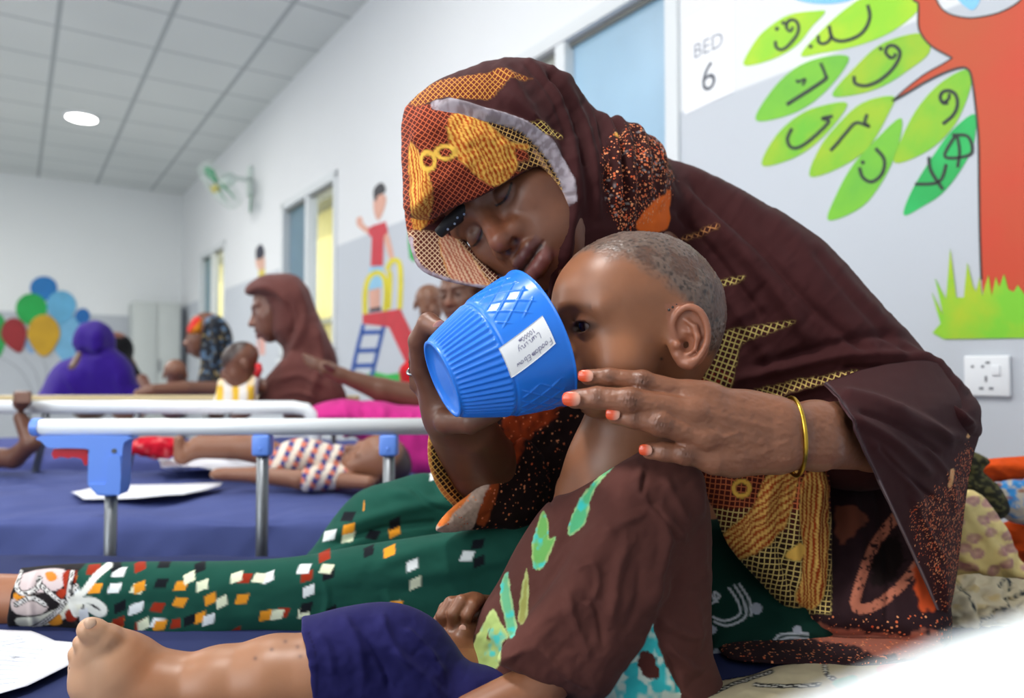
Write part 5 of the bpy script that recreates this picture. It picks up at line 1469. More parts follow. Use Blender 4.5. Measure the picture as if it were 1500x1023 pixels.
# ears
for s in (1, -1):
    def E(a, b, n, s=s):     # a backwards, b up, n outwards from the ear's hinge, the shell flaring off the head
        ca, sa = math.cos(.50), math.sin(.50)
        return p((s * (.0610 + n * ca + a * sa), .010 + a * ca - n * sa, -.040 + b))
    Rr = np.stack([CF.R @ np.array([s * math.sin(.50), math.cos(.50), 0]), CF.R @ np.array([0, 0, 1.0]), CF.R @ np.array([s * math.cos(.50), -math.sin(.50), 0])], 1)
    S.ell(E(.006, 0, .003), (.0195, .0285, .0052), .006, R=Rr)
    S.ell(E(.007, .003, .0085), (.0150, .0220, .0050), .003, 's', R=Rr)
    hp = smooth_poly([E(-.005, .003, .0035), E(-.006, .014, .006), E(.000, .0240, .0085), E(.0100, .0275, .0095), E(.0190, .0220, .010), E(.0235, .0095, .010), E(.0225, -.005, .009), E(.0150, -.0175, .0075), E(.006, -.0250, .006)], 3, closed=False)
    S.chain(list(hp), list(np.interp(np.linspace(0, 8, len(hp)), range(9), [.0022, .0026, .0029, .0031, .0032, .0031, .0029, .0029, .0042])), .0025, k2=.001)
    S.sph(E(.003, -.0240, .005), .0056, .004)
    S.chain([E(.006, .0160, .0055), E(.0130, .009, .0070), E(.0145, -.001, .0075), E(.0105, -.0110, .0070), E(.003, -.0160, .0060)], [.0016, .0026, .0029, .0026, .0022], .0035, k2=.002)
    S.chain([E(.0040, .0060, .0035), E(.0130, .004, .0050)], [.0016, .0022], .004, k2=.002)
    S.ell(E(.004, -.006, .0075), (.0062, .0075, .0085), .003, 's', R=Rr)
    S.sph(E(-.0045, -.006, .0065), .0040, .004)
    S.cone(E(-.004, -.016, .004), E(-.002, -.022, .003), .004, .004, .004)
# neck, chest, arms, legs
S.chain([p((0, .030, -.055)), P(930, 640, .765), P(910, 720, .765)], [.038, .034, .045], .02, k2=.03)
S.cone(P(915, 600, .765), P(845, 738, .775), .032, .024, .03)
S.chain([P(905, 690, .765), P(905, 800, .77), P(905, 940, .77)], [.044, .052, .055], .03, k2=.03)
S.chain([P(965, 715, .725), P(900, 705, .770), P(850, 720, .815)], [.022, .030, .024], .02, k2=.02)
S.chain([P(960, 720, .718), P(905, 850, .695), P(850, 955, .685), P(790, 1005, .665), P(690, 1050, .640)], [.021, .020, .020, .0215, .0185], .01, k2=.008)
S.chain([P(850, 720, .815), P(820, 850, .835), P(790, 893, .825), P(715, 896, .790)], [.026, .023, .022, .0165], .01, k2=.008)
# far hand, loosely closed
S.ell(P(690, 897, .782), (.0205, .017, .0185), .010)
S.chain([P(680, 882, .775), P(660, 885, .764), P(648, 903, .757), P(652, 924, .760)], [.0078, .0072, .0068, .0058], .005, k2=.002)
S.chain([P(692, 878, .772), P(676, 882, .757), P(664, 900, .750), P(664, 922, .753)], [.0076, .0070, .0066, .0056], .005, k2=.002)
S.chain([P(702, 880, .772), P(692, 888, .756), P(684, 902, .750), P(680, 916, .755)], [.0072, .0066, .0062, .0054], .005, k2=.002)
S.chain([P(676, 886, .790), P(652, 892, .782), P(643, 910, .776), P(650, 926, .778)], [.0074, .0068, .0062, .0054], .005, k2=.002)
S.chain([P(716, 905, .778), P(700, 922, .760), P(678, 924, .748)], [.0100, .0082, .0066], .006, k2=.003)
# near leg and foot
S.chain([P(890, 1015, .79), P(640, 1000, .73), P(490, 990, .680)], [.040, .038, .038], .02, k2=.02)
S.chain([P(490, 990, .672), P(400, 998, .668), P(320, 1006, .664), P(250, 1012, .660), P(205, 1020, .658)], [.040, .038, .033, .0275, .0270], .015, k2=.01)
S.sph(P(188, 1052, .660), .0250, .02)
S.chain([P(235, 1012, .660), P(182, 976, .655), P(150, 948, .650)], [.0265, .0260, .0200], .02, k2=.012)
S.chain([P(180, 1035, .660), P(148, 992, .660), P(140, 960, .660)], [.0255, .0240, .0190], .02, k2=.01)
S.chain([P(156, 938, .642), P(138, 926, .638), P(131, 922, .636)], [.0120, .0105, .0100], .006, k2=.003)
for k_, (a, b, dd) in enumerate(((119, 944, .644), (112, 961, .652), (108, 977, .661), (107, 992, .670))):
    S.chain([P(150, b + 6, dd + .004), P(a + 8, b, dd), P(a, b - 3, dd - .002)], [.010, .0080, .0068], .004, k2=.003)
S.chain([P(900, 1010, .80), P(800, 1015, .82), P(640, 1020, .80)], [.045, .04, .035], .02, k2=.02)
lo, hi = bbox([P(100, 900, .62), P(1060, 330, .8), P(100, 1110, .62), P(1060, 1100, .9), P(700, 1100, .9), P(700, 330, .9)], .02)
v, f = polygonise(S, lo, hi, .0014 * RES, smooth=2)
x, y, d = proj(v); q = CF.inv(v); lx, ly, lz = q.T; nv = normals(v, f)
head = (y < 600) & (x > 780) & (ly < .12) & (lz > -.125) & (np.abs(lx) < .1)
# close-cropped hair: skin tone to grey-brown stubble over the scalp, patchy
zc_ = lz - (.016 + .55 * (ly + .062) * (-1) * 0)
hl = np.interp(ly, [-.09, -.062, -.030, .0, .020, .045, .09], [.075, .050, .030, .006, -.020, -.060, -.085])
hr = np.clip((lz - hl + (fbm(lx * 60, ly * 60, lz * 60, 2) - .5) * .022) / .016, 0, 1) * head * (np.abs(lx) < .071)
_a = (np.abs(lx) - .061) * math.sin(.5) + (ly - .010) * math.cos(.5); _n = (np.abs(lx) - .061) * math.cos(.5) - (ly - .010) * math.sin(.5)
ear = head & (_n > -.0005) & (_a > -.011) & (_a < .030) & (np.abs(lz + .040) < .0325)
hr = hr * ~ear
patch = fbm(lx * 55 + 4, ly * 70, lz * 70, 3); fine = vnoise(lx * 900, ly * 900, lz * 900)
amt = hr * (.0014 * (patch - .4) + .0016 * fine * (.4 + patch))
v = v + nv * amt[:, None]
c = base_col(len(v), SKIN_C); n = fbm(x / 22, y / 22, o=3); c *= (.88 + .24 * n)[:, None]
c = mixc(c, (186, 118, 76), np.exp(-((ly + .040) / .03) ** 2 - ((lz + .045) / .025) ** 2) * head * .35)
ax = np.abs(lx)
c = mixc(c, (66, 38, 30), np.exp(-(((ax - .028) / .017) ** 2 + ((lz + .016) / .012) ** 2)) * head * (ly < -.05) * .35)
br = lz - (.000 - 8 * (ax - .026) ** 2)
c = mixc(c, (60, 38, 30), np.exp(-(br / .0042) ** 2) * (np.abs(ax - .028) < .018) * head * (ly < -.045) * .45)
a_ = ax - .029
op = (a_ / .0135) ** 2 + ((lz + .0195) / .0060) ** 2
c = mixc(c, (20, 12, 12), np.clip(1.6 - op, 0, 1) * (op > .55) * head * (ly < -.05) * .9)
c = mixc(c, (120, 60, 52), np.exp(-((ax / .016) ** 2 + ((lz + .066) / .009) ** 2)) * head * (ly < -.07) * .8)
g = (86, 76, 70)
pm = np.clip(hr * (.35 + 1.15 * np.clip((patch - .30) / .25, 0, 1)), 0, 1)
c = mixc(c, (104, 90, 82), pm * .85); c = mixc(c, (30, 24, 22), pm * np.clip((vnoise(lx * 420, ly * 420, lz * 420) - .52) * 3, 0, 1) * .75)
c = mixc(c, (44, 34, 32), hr * np.clip((.44 - patch) / .08, 0, 1) * .55)
c = mixc(c, (168, 104, 84), ear * .35)
c = mixc(c, (30, 16, 12), np.exp(-((x - 969) / 2.2) ** 2 - ((y - 526) / 2.2) ** 2) * head)
# foot sole lighter, a few scars on the shin
leg = (x < 480) & (y > 880)
c = mixc(c, (166, 116, 80), leg * .55); c = mixc(c, (204, 160, 126), np.clip((200 - x) / 60, 0, 1) * leg * .75)
for a, b in ((398, 952), (374, 965), (436, 948), (440, 962), (418, 940)): c = mixc(c, (110, 70, 50), np.exp(-((x - a) / 3.2) ** 2 - ((y - b) / 3.2) ** 2) * leg)
c = mixc(c, (150, 90, 50), np.exp(-((x - 215) / 26) ** 2 - ((y - 985) / 20) ** 2) * leg * .5)
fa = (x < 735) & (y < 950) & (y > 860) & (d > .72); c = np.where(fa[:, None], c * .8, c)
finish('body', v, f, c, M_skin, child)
# eyes
M_eye = vc_mat('wet_eye', rough=.06, bs=None, spec=.8)
for s in (1, -1):
    cn = CF.p((s * .0282, -.0642, -.0185)); r = .0122; n1, n2 = 40, 28; vs = []
    gz = CF.R @ np.array([s * .12 - .10, -1, -.12]); gz /= np.linalg.norm(gz)
    for j in range(n2 + 1):
        for i in range(n1):
            th = math.pi * j / n2; a = 2 * math.pi * i / n1
            vs.append((math.sin(th) * math.cos(a), math.sin(th) * math.sin(a), math.cos(th)))
    vs = np.array(vs); fs = np.array([(j * n1 + i, (j + 1) * n1 + i, (j + 1) * n1 + (i + 1) % n1, j * n1 + (i + 1) % n1) for j in range(n2) for i in range(n1)])
    e = vs @ gz
    cc = base_col(len(vs), (128, 112, 104)); cc = mixc(cc, (38, 20, 14), np.clip((e - .72) / .04, 0, 1)); cc = mixc(cc, (6, 5, 6), np.clip((e - .955) / .01, 0, 1))
    link('eye', raw_mesh('eye', cn + vs * r, fs, cc), M_eye, child)
nail('fingernail', (677, 924), .7415, .0040, .0048, .2, child, tipc=(200, 150, 130), basec=(206, 156, 136))
nail('toenail', (129, 915), .6235, .0045, .0055, 1.2, child, tipc=(216, 176, 146), basec=(216, 176, 146))
# thin dark thread with beads over the ear
mb = MB()
ptsb = [CF.p((.0625, -.001 + .004 * k, -.013 + .0022 * k)) for k in range(4)]
for i, q_ in enumerate(ptsb):
    n_ = 8
    mb.tube([q_ + FW * -.004 + np.array([0, 0, -.0012]), q_ + FW * -.004, q_ + FW * -.004 + np.array([0, 0, .0012])], [.0006, .0014, .0006], n_)
mb.build('hair_beads', flat('dark_beads', (60, 50, 46), .3, bs=(300, .1)), child, smooth=True)

# ---- tunic
S = SDF()
TOR = [(812,726),(836,690),(856,664),(880,648),(905,646),(935,655),(980,668),(1015,690),(1034,720),(1042,770),(1043,860),(1044,960),(1046,1075),(640,1075),(650,1020),(662,985),(690,958),(693,930),(705,893),(730,852),(757,800),(788,752)]
S.infl(TOR, .765, .070, ctr=(900, 860), ry=.078)
S.chain([P(900, 690, .765), P(975, 715, .72)], [.040, .036], .02, k2=.02)
SLV = [(930,672),(985,672),(1020,700),(1015,760),(985,830),(970,890),(945,940),(915,985),(885,1024),(850,1026),(800,1012),(760,985),(729,972),(738,945),(770,905),(805,862),(835,815),(870,760),(895,700)]
S.infl(SLV, .690, .030, .015, sl=(.012, -.006), ctr=(880, 860), half=.003, ry=.034)
S.infl([(665,1010),(668,985),(690,955),(705,925),(750,915),(790,930),(770,1080),(655,1080)], .748, .032, .01)
S.cone(P(850, 760, .82), P(800, 880, .83), .034, .032, .02)
S.cone(P(800, 885, .83), P(752, 897, .81), .031, .025, .015)
NK = PolyField(smooth_poly([(806,735),(812,727),(835,722),(865,706),(890,690),(912,676),(935,662),(950,640),(960,560),(820,560),(800,650)], 3))
S.fn(lambda p_: np.maximum(NK(*proj(p_)[:2]) * .74 / F_PX, proj(p_)[2] - .85), P(880, 660, .75), .12, .004, 's')
lo, hi = bbox([P(630, 620, .64), P(1060, 1090, .64), P(630, 1090, .9), P(1060, 620, .9)], .02)
v, f = polygonise(S, lo, hi, .0018 * RES, smooth=3)
x, y, d = proj(v); nf = normals(v, f); sl_ = (d < .712)
TF = [(q4([(880,130),(850,230),(900,310),(990,390),(1050,470)]), 8, .004), (q4([(930,180),(1000,300),(1060,420)]), 7, .0035), (q4([(700,430),(800,360),(900,330)]), 8, .004), (q4([(820,420),(780,520),(760,640),(740,780)]), 9, .005),
      (q4([(590,600),(600,700),(640,800),(680,900)]), 7, .004), (q4([(470,640),(520,560),(600,470),(720,370)]), 9, .003), (q4([(930,330),(960,430),(930,560),(900,700)]), 8, .005), (q4([(860,500),(850,640),(800,800)]), 8, -.003),
      (q4([(350,900),(450,930),(560,1000)]), 8, .003), (q4([(480,830),(560,920),(680,1000)]), 6, .003), (q4([(1000,540),(980,650),(920,720)]), 7, -.004), (q4([(920,730),(980,760),(1040,790),(1110,770)]), 7, .004),
      (q4([(930,820),(1000,870),(1060,920),(1110,890)]), 7, .004), (q4([(1060,230),(1090,350),(1085,500),(1120,620)]), 8, .003), (q4([(950,700),(930,780),(980,900),(1010,1020)]), 6, -.004), (q4([(1060,620),(1070,760),(1050,900)]), 8, .003),
      (q4([(880,170),(860,260),(855,280)]), 4, -.003), (q4([(880,280),(940,350),(1000,440)]), 4, -.003), (q4([(640,640),(700,700),(720,840)]), 5, -.003), (q4([(600,560),(680,520),(700,600),(650,700)]), 5, .002)]
amt = folds(x, y, TF) + (fbm(x / 34, y / 40, o=3) - .5) * .005 + (fbm((x + y) / 12, (x - y) / 30, o=2) - .5) * .0012
v = disp(v, f, amt * np.clip(-(nf @ FW) * 1.4 + .2, 0, 1))
c = base_col(len(v), (88, 52, 46)); c *= (.93 + .14 * fbm(x / 26, y / 26, o=3))[:, None]
body_ = (d > .70)
c = np.where(((x < 700) & (y > 930))[:, None], base_col(len(v), (62, 38, 26)), c)
for pts, col_, e in ((q4([(770,150),(735,165),(700,205),(650,265),(600,350),(590,418),(620,405),(655,372),(670,300),(700,230)]), (86, 176, 122), 1),
                     (q4([(495,325),(470,390),(455,470),(458,535),(480,545),(515,505),(545,425),(520,430),(512,360)]), (112, 176, 92), 1),
                     (q4([(362,555),(340,610),(345,690),(372,800),(398,765),(385,680)]), (104, 176, 130), 1), (q4([(432,540),(445,640),(430,740),(405,740),(412,660)]), (150, 150, 80), 0),
                     (q4([(300,700),(250,790),(230,850),(245,900),(278,945),(330,905),(345,820),(372,790),(335,740),(320,700)]), (168, 190, 112), 1)):
    m = mask(x, y, pts, 2, jag=1.5, js=6)
    bri = fbm(x / 12, y / 12, o=2)
    c = mixc(c, col_, m); c = mixc(c, (196, 208, 140), m * (1 - mask(x, y, pts, 7, jag=2) ** 2) * .8); c = mixc(c, (60, 196, 190), m * np.clip((bri - .55) * 5, 0, 1) * e * .9)
m = mask(x, y, q4([(300,760),(290,790),(300,810),(282,800)]), 2) ; c = mixc(c, (110, 60, 50), m)
SIDE = q4([(905,735),(880,790),(850,840),(810,900),(770,960),(700,1040),(1000,1040),(985,960),(950,900),(925,830)])
m = mask(x, y, SIDE, 2, jag=2) * (1 - mask(x, y, SLV, 3)) * (x < 998); b1_ = fbm(x / 14, y / 14, o=2)
c = mixc(c, (60, 190, 190), m); c = mixc(c, (206, 222, 206), m * np.clip((b1_ - .5) * 6, 0, 1)); c = mixc(c, (84, 44, 38), mask(x, y, q4([(855,850),(900,860),(930,940),(880,950),(850,900)]), 3, jag=4) * m)
finish('tunic', v, f, c, M_cloth2, child)
# ---- navy shorts
S = SDF()
S.infl([(380,930),(400,908),(452,902),(500,890),(556,882),(600,888),(640,910),(668,945),(690,970),(760,990),(800,1080),(380,1090),(360,1040),(360,985),(370,950)], .694, .052, ctr=(560, 980), sl=(.016, 0), half=.004)
HC = PolyField(np.array([(250, 840), (443, 840), (441, 925), (447, 950), (455, 985), (457, 1040), (455, 1130), (250, 1130)], float), pad=90)
S.fn(lambda p_: HC(*proj(p_)[:2]) * .68 / F_PX, P(360, 985, .68), .2, .003, 's')
S.cone(P(820, 1005, .76), P(700, 1005, .80), .06, .055, .03)
lo, hi = bbox([P(430, 870, .6), P(900, 1110, .9), P(430, 1110, .6), P(900, 870, .9)], .02)
v, f = polygonise(S, lo, hi, .002 * RES, smooth=2)
x, y, d = proj(v); nf = normals(v, f)
q5b = lambda L: [(a * .4527, 560 + b * .4526) for a, b in L]
amt = folds(x, y, [(q5b([(1000,800),(1060,860),(1080,980)]), 7, .003), (q5b([(1100,750),(1160,850),(1180,1000)]), 8, .004), (q5b([(1230,740),(1260,830),(1330,930)]), 7, .004), (q5b([(1260,860),(1380,960),(1430,1020)]), 6, .004), (q5b([(1180,830),(1240,930),(1260,1010)]), 4, -.003), (q5b([(1300,790),(1380,860),(1440,960)]), 5, .003)]) + (fbm(x / 30, y / 30, o=3) - .5) * .006
v = disp(v, f, amt * np.clip(-(nf @ FW) * 1.4 + .3, 0, 1))
c = base_col(len(v), (36, 34, 84)); c *= (.9 + .2 * fbm(x / 20, y / 20, o=3))[:, None]
c = mixc(c, (26, 24, 62), stroke(x, y, [(452,925),(462,960),(464,1020)], 1.2) * .8)
finish('shorts', v, f, c, M_cloth2, child)
# ------------------------------------------------------------------ beds, sheets, rails
def on_z(px, py, z): return on_plane(px, py, np.array([0, 0, 1.0]), z)
BED_Z = 0.62
M_sheet = vc_mat('blue_bed_sheet', rough=.85, bs=(900, .15, .0005), spec=.15)
M_steel = flat('steel_tube', (120, 124, 128), .42, metal=.9, bs=(200, .05))
M_rail = flat('white_rail_enamel', (232, 238, 242), .22, bs=(20, .01))
M_bracket = flat('light_blue_plastic', (104, 148, 236), .35, bs=(80, .03))
M_red = flat('red_plastic', (206, 24, 44), .35, bs=(80, .03))
M_matt = flat('mattress_cover', (44, 50, 96), .6, bs=(200, .1))
def bed(x0, x1, y0, y1, label, drop_near, drop_far, folds_fn, tone):
    t = empty('hospital_bed', ((x0 + x1) / 2, (y0 + y1) / 2, 0), label, 'bed', 'hospital beds in a row')
    mb = MB(); mb.box(((x0 + x1) / 2, (y0 + y1) / 2, BED_Z - .075), (x1 - x0 - .02, y1 - y0 - .02, .13), bev=.03); mb.build('mattress', M_matt, t, auto=.7)
    mb = MB(); zf = BED_Z - .18
    for y in (y0 + .03, y1 - .03): mb.box(((x0 + x1) / 2, y, zf), (x1 - x0, .04, .06), bev=.005)
    for x in (x0 + .02, (x0 + x1) / 2, x1 - .02): mb.box((x, (y0 + y1) / 2, zf), (.04, y1 - y0, .05), bev=.005)
    mb.build('bed_frame', M_rail, t, auto=.7)
    for x in (x0 + .12, x1 - .12):
        for y in (y0 + .06, y1 - .06):
            lg = MB().tube([(x, y, zf), (x, y, .06)], .02, 12).build('leg', M_rail, t, smooth=True)
            MB().tube([(x - .015, y, .045), (x + .015, y, .045)], .045, 16).build('caster', M_matt, lg, auto=.6)
    # the sheet: top, then hanging over the near and far sides
    nx, ny = 300, 220
    prof_ = [(y0 - .012, BED_Z - drop_near), (y0 - .015, BED_Z - .04), (y0 - .004, BED_Z - .008), (y0 + .02, BED_Z)] + [(y0 + (y1 - y0) * k / 8, BED_Z) for k in range(1, 8)] + [(y1 - .02, BED_Z), (y1 + .004, BED_Z - .008), (y1 + .015, BED_Z - .04), (y1 + .012, BED_Z - drop_far)]
    pr = smooth_poly(prof_, 6, closed=False); L = np.r_[0, np.cumsum(np.hypot(*np.diff(pr, axis=0).T))]; s = np.linspace(0, L[-1], ny)
    Y = np.interp(s, L, pr[:, 0]); Z = np.interp(s, L, pr[:, 1])
    X = np.linspace(x0 - .01, x1 + .01, nx)
    G = np.stack([np.repeat(X, ny), np.tile(Y, nx), np.tile(Z, nx)], 1)
    idx = np.arange(nx * ny).reshape(nx, ny)
    f = np.stack([idx[:-1, :-1], idx[1:, :-1], idx[1:, 1:], idx[:-1, 1:]], -1).reshape(-1, 4)
    n = normals(G, f)
    if n[ny // 2, 2] < 0: f = f[:, ::-1]; n = -n
    a = folds_fn(G[:, 0], G[:, 1], G[:, 2], np.tile(s, nx))
    G = G + n * a[:, None]; n = normals(G, f); N_ = len(G)
    G2 = G - n * .002
    rim = np.concatenate([idx[0, :], idx[1:, -1], idx[-1, -2::-1], idx[-2:0:-1, 0]]); r2 = np.roll(rim, -1)
    f = np.concatenate([f, f[:, ::-1] + N_, np.stack([rim, r2, r2 + N_, rim + N_], 1)])
    V = np.concatenate([G, G2]); c = base_col(len(V), tone); c *= (.93 + .14 * fbm(V[:, 0] * 9, V[:, 1] * 9 + V[:, 2] * 9, o=3))[:, None]
    link('bed_sheet', raw_mesh('bed_sheet', V, f, c), M_sheet, t)
    return t
def f1(x, y, z, s): return .006 * (fbm(x * 9, s * 7, o=3) - .5) + .002 * fbm(x * 30 + s * 20, s * 12, o=2)
def f2(x, y, z, s):
    w = .028 * (fbm(x * 4 + 2.5 * s, s * 3, o=3) - .4) + .016 * (fbm(x * 12 - s * 9, s * 5, o=2) - .5)
    u = x * 5.2 - s * 3.4 + 1.6 * fbm(x * 2, s * 2, o=2)
    return w + .020 * np.abs(np.sin(u)) ** 3 * np.clip((BED_Z + .03 - z) * 20, .25, 1)
b1 = bed(-1.28, .98, .44, 1.34, 'near hospital bed with navy sheet on which the woman and child sit', .12, .12, f1, (44, 52, 92))
b2 = bed(-2.25, -.02, 1.66, 2.42, 'middle hospital bed with crumpled blue sheet where a small child lies', .30, .1, f2, (74, 84, 136))
b3 = bed(-2.9, -.45, 2.86, 3.6, 'far hospital bed behind the others with a white top rail', .2, .1, f2, (78, 86, 144))
# side rail on the far side of the near bed
RY = 1.39
def rp(px, py, d=RY): return P(px, py, d)
rl = MB()
rl.tube([rp(58, 626), rp(642, 625)], .0158, 20); rl.build('side_rail', M_rail, b1, smooth=True)
MB().tube([rp(50, 626), rp(61, 626)], .0172, 20).build('rail_end_cap', M_bracket, b1, auto=.8)
MB().tube([rp(640, 625), rp(650, 625)], .0172, 20).build('rail_end_cap', M_bracket, b1, auto=.8)
for px, top in ((163, 715), (385, 650), (570, 650)):
    MB().tube([rp(px, top, RY), (rp(px, top)[0], rp(px, top)[1], .44)], .0112, 14).build('rail_post', M_steel, b1, smooth=True)
for px in (385, 570):
    mb = MB(); c = rp(px, 652); mb.box(c, (.034, .030, .040), bev=.005); mb.box(c + np.array([0, -.0155, -.006]), (.006, .002, .006), bev=.001); mb.build('rail_bracket', M_bracket, b1, auto=.7)
zb = lambda L: [(a * .17595, 560 + b * .17595) for a, b in L]
def plate(poly, d, th, sm=2):
    pp = smooth_poly(poly, sm) if sm > 1 else poly
    return [P(x, y, d) for x, y in pp], np.array([0, th, 0])
mb = MB(); a_, n_ = plate(zb([(330,450),(1040,450),(1035,500),(1020,560),(1010,840),(990,930),(960,945),(820,945),(790,920),(735,860),(730,800),(735,600),(715,555),(450,550),(390,540),(350,500)]), RY - .018, .034)
mb.prism(a_, FW, .034); mb.build('latch_housing', M_bracket, b1, auto=.7)
mb = MB(); mb.prism(plate(zb([(890,640),(920,620),(1000,615),(998,920),(960,935),(830,930),(790,900),(740,850),(870,850),(885,800)]), RY - .022, .01)[0], FW, .005); mb.build('latch_cover', M_bracket, b1, auto=.7)
MB().tube([P(167, 661, RY - .021), P(167, 661, RY - .017)], .0045, 14).build('latch_bolt', M_steel, b1, auto=.6)
mb = MB(); mb.prism([P(x, y, RY - .006) for x, y in smooth_poly(zb([(445,560),(690,556),(728,580),(728,680),(700,690),(680,640),(600,625),(570,635),(500,620),(450,640)]), 2)], FW, .016); mb.build('release_lever', M_red, b1, auto=.7)
# near-side rail close to the viewer
mb = MB(); mb.tube([P(800, 1420, .108), P(1045, 1303, .118), P(1450, 1108, .135), P(1960, 905, .165), P(2700, 735, .22)], .0200, 24); mb.build('side_rail', M_rail, b1, smooth=True)
# rails of the middle bed, on its far side
RD = 2.36
mb = MB(); mb.tube([P(-120, 596, RD), P(430, 597, RD), P(448, 600, RD), P(458, 610, RD), P(461, 630, RD), P(461, 690, RD)], .0215, 18); mb.build('side_rail', M_rail, b2, smooth=True)
for a, b_ in (((64, 640), (50, 700)), ((198, 640), (183, 700)), ((330, 640), (322, 700))):
    MB().tube([P(a[0] + 4, 600, RD), P(*a, RD), P(*b_, RD), P(b_[0], 730, RD)], .011, 12).build('rail_post', M_steel, b2, smooth=True)
M_beige = flat('beige_laminate', (206, 186, 140), .4, bs=(60, .03), var=.05)
mb = MB(); mb.box((-1.75, 2.90, CAM_Z - .105), (2.3, .03, .028), bev=.006); mb.build('side_rail', M_beige, b3, 'beige side rail', auto=.6)
for x in (-2.6, -1.9, -1.2, -.7): MB().tube([(x, 2.90, CAM_Z - .11), (x, 2.90, .44)], .010, 10).build('rail_post', M_steel, b3, smooth=True)

# ---- papers
M_sheetp = flat('printed_paper', (226, 228, 236), .7, bs=(40, .1), var=.01)
def paper(name, pts, z, label, group=None, lift=0.0, lines=0):
    pp = np.array([np.array(pts[i]) * (1 - k / 6) + np.array(pts[(i + 1) % len(pts)]) * k / 6 for i in range(len(pts)) for k in range(6)]); c = pp.mean(0); vs, fs = [], []
    n = len(pp); K = 7
    top = []
    for k in range(K + 1):
        for i in range(n):
            q = c + (pp[i] - c) * (k / K if k else .001)
            w = on_z(q[0], q[1], z); w = w + np.array([0, 0, lift * (vnoise(np.array([w[0] * 14]), np.array([w[1] * 14]))[0]) + .0012]); top.append(w)
    top = np.array(top); N_ = len(top); vs = np.concatenate([top, top - [0, 0, .0008]])
    for k in range(K):
        for i in range(n):
            j = (i + 1) % n; fs.append([k * n + i, (k + 1) * n + i, (k + 1) * n + j, k * n + j]); fs.append([N_ + k * n + i, N_ + k * n + j, N_ + (k + 1) * n + j, N_ + (k + 1) * n + i])
    for i in range(n): j = (i + 1) % n; fs.append([K * n + i, N_ + K * n + i, N_ + K * n + j, K * n + j])
    fs.append(list(range(n))[::-1]); fs.append([N_ + i for i in range(n)])
    o = link(name, raw_mesh(name, vs, fs), M_sheetp); o.location = (0, 0, 0)
    return set_props(o, label, 'paper', group)
pa = paper('paper_sheet', [(-80, 912), (0, 926), (45, 930), (80, 944), (112, 946), (104, 978), (40, 1010), (0, 1022), (-80, 1040)], BED_Z + .006, 'printed paper sheet lying on the near bed beside the child\'s foot', 'loose papers on the beds', .004)
mb = MB()
for k in range(9):
    a, b_ = on_z(-60 + k * 6, 940 + k * 8, BED_Z + .0115), on_z(62 - k * 5, 952 + k * 6, BED_Z + .0115)
    mb.tube([a, b_], .0005, 4)
for (a, b_) in (((0, 936), (30, 932)), ((0, 941), (34, 936)), ((0, 946), (38, 940))): mb.tube([on_z(*a, BED_Z + .0115), on_z(*b_, BED_Z + .0115)], .0005, 4)
mb.build('ruled_lines', flat('faint_grey_ink', (196, 202, 214), .7, bs=(60, .05)), pa)
paper('paper_sheet', [(104, 724), (150, 713), (230, 711), (326, 709), (322, 714), (268, 727), (200, 731), (122, 734)], BED_Z + .02, 'flat white paper sheet near the front edge of the middle bed', 'loose papers on the beds', .006)
paper('paper_sheet', [(228, 682), (262, 676), (300, 662), (330, 664), (380, 674), (382, 690), (300, 694), (240, 698)], BED_Z + .03, 'raised white papers beside the lying child\'s legs', 'loose papers on the beds', .03)

# ---- clothes heaped behind the woman
def cloth_heap(name, polys, label, cat, paint, d0, R, h=.003, amp=.014, ns=26, sl=(0, 0), ctr=None, folds_=(), ry=None):
    S = SDF()
    for q in polys: S.infl(q, d0, R, .01, sl=sl, ctr=ctr, ry=ry)
    allp = np.array([p_ for q in polys for p_ in q]); a, b_ = allp.min(0), allp.max(0); w = R * (ry / R if ry else 1) + .05 + (abs(sl[1]) * (b_[1] - a[1]) + abs(sl[0]) * (b_[0] - a[0])) / 100
    lo, hi = bbox([P(x_, y_, dd) for x_ in (a[0], b_[0]) for y_ in (a[1], b_[1]) for dd in (d0 - w, d0 + w)], .01)
    v, f = polygonise(S, lo, hi, h, smooth=2); x, y, d = proj(v); n = normals(v, f)
    rid = 1 - np.abs(2 * fbm(x / ns + 3, y / ns * 1.3, d * 9, o=3) - 1)
    amt = (rid - .75) * amp + folds(x, y, folds_)
    v = disp(v, f, amt * np.clip(.4 - (n @ FW), 0, 1))
    c = paint(x, y, d)
    v[:, 2] = np.maximum(v[:, 2], BED_Z + .004)
    o = link(name, raw_mesh(name, v, f, c), M_cloth2); return set_props(o, label, cat)
def plain(col): return lambda x, y, d: base_col(len(x), col) * (.9 + .2 * fbm(x / 16, y / 16, o=2))[:, None]
cloth_heap('folded_cloth', [[(1416,684),(1440,674),(1480,670),(1540,668),(1640,676),(1640,716),(1540,712),(1480,706),(1430,706)], [(1462,775),(1480,762),(1530,752),(1640,760),(1640,840),(1540,836),(1500,826),(1478,796)]], 'bright orange cloth on top of the clothes heap under the socket', 'cloth', plain((222, 82, 26)), 1.24, .030, folds_=[([(1430,690),(1470,682),(1530,690)], 5, .004)], amp=.008)
def p_blue(x, y, d):
    c = base_col(len(x), (196, 186, 170)); n = fbm(x / 13, y / 9, o=3); c = mixc(c, (60, 140, 206), np.clip((n - .44) * 8, 0, 1)); return mixc(c, (150, 84, 60), np.clip((vnoise(x / 17 + 5, y / 9) - .72) * 6, 0, 1) * .8)
cloth_heap('patterned_cloth', [[(1438,722),(1460,708),(1500,702),(1640,706),(1640,775),(1520,772),(1478,764),(1452,742)]], 'blue and cream patterned cloth under the bright orange cloth', 'cloth', p_blue, 1.20, .028, amp=.008)
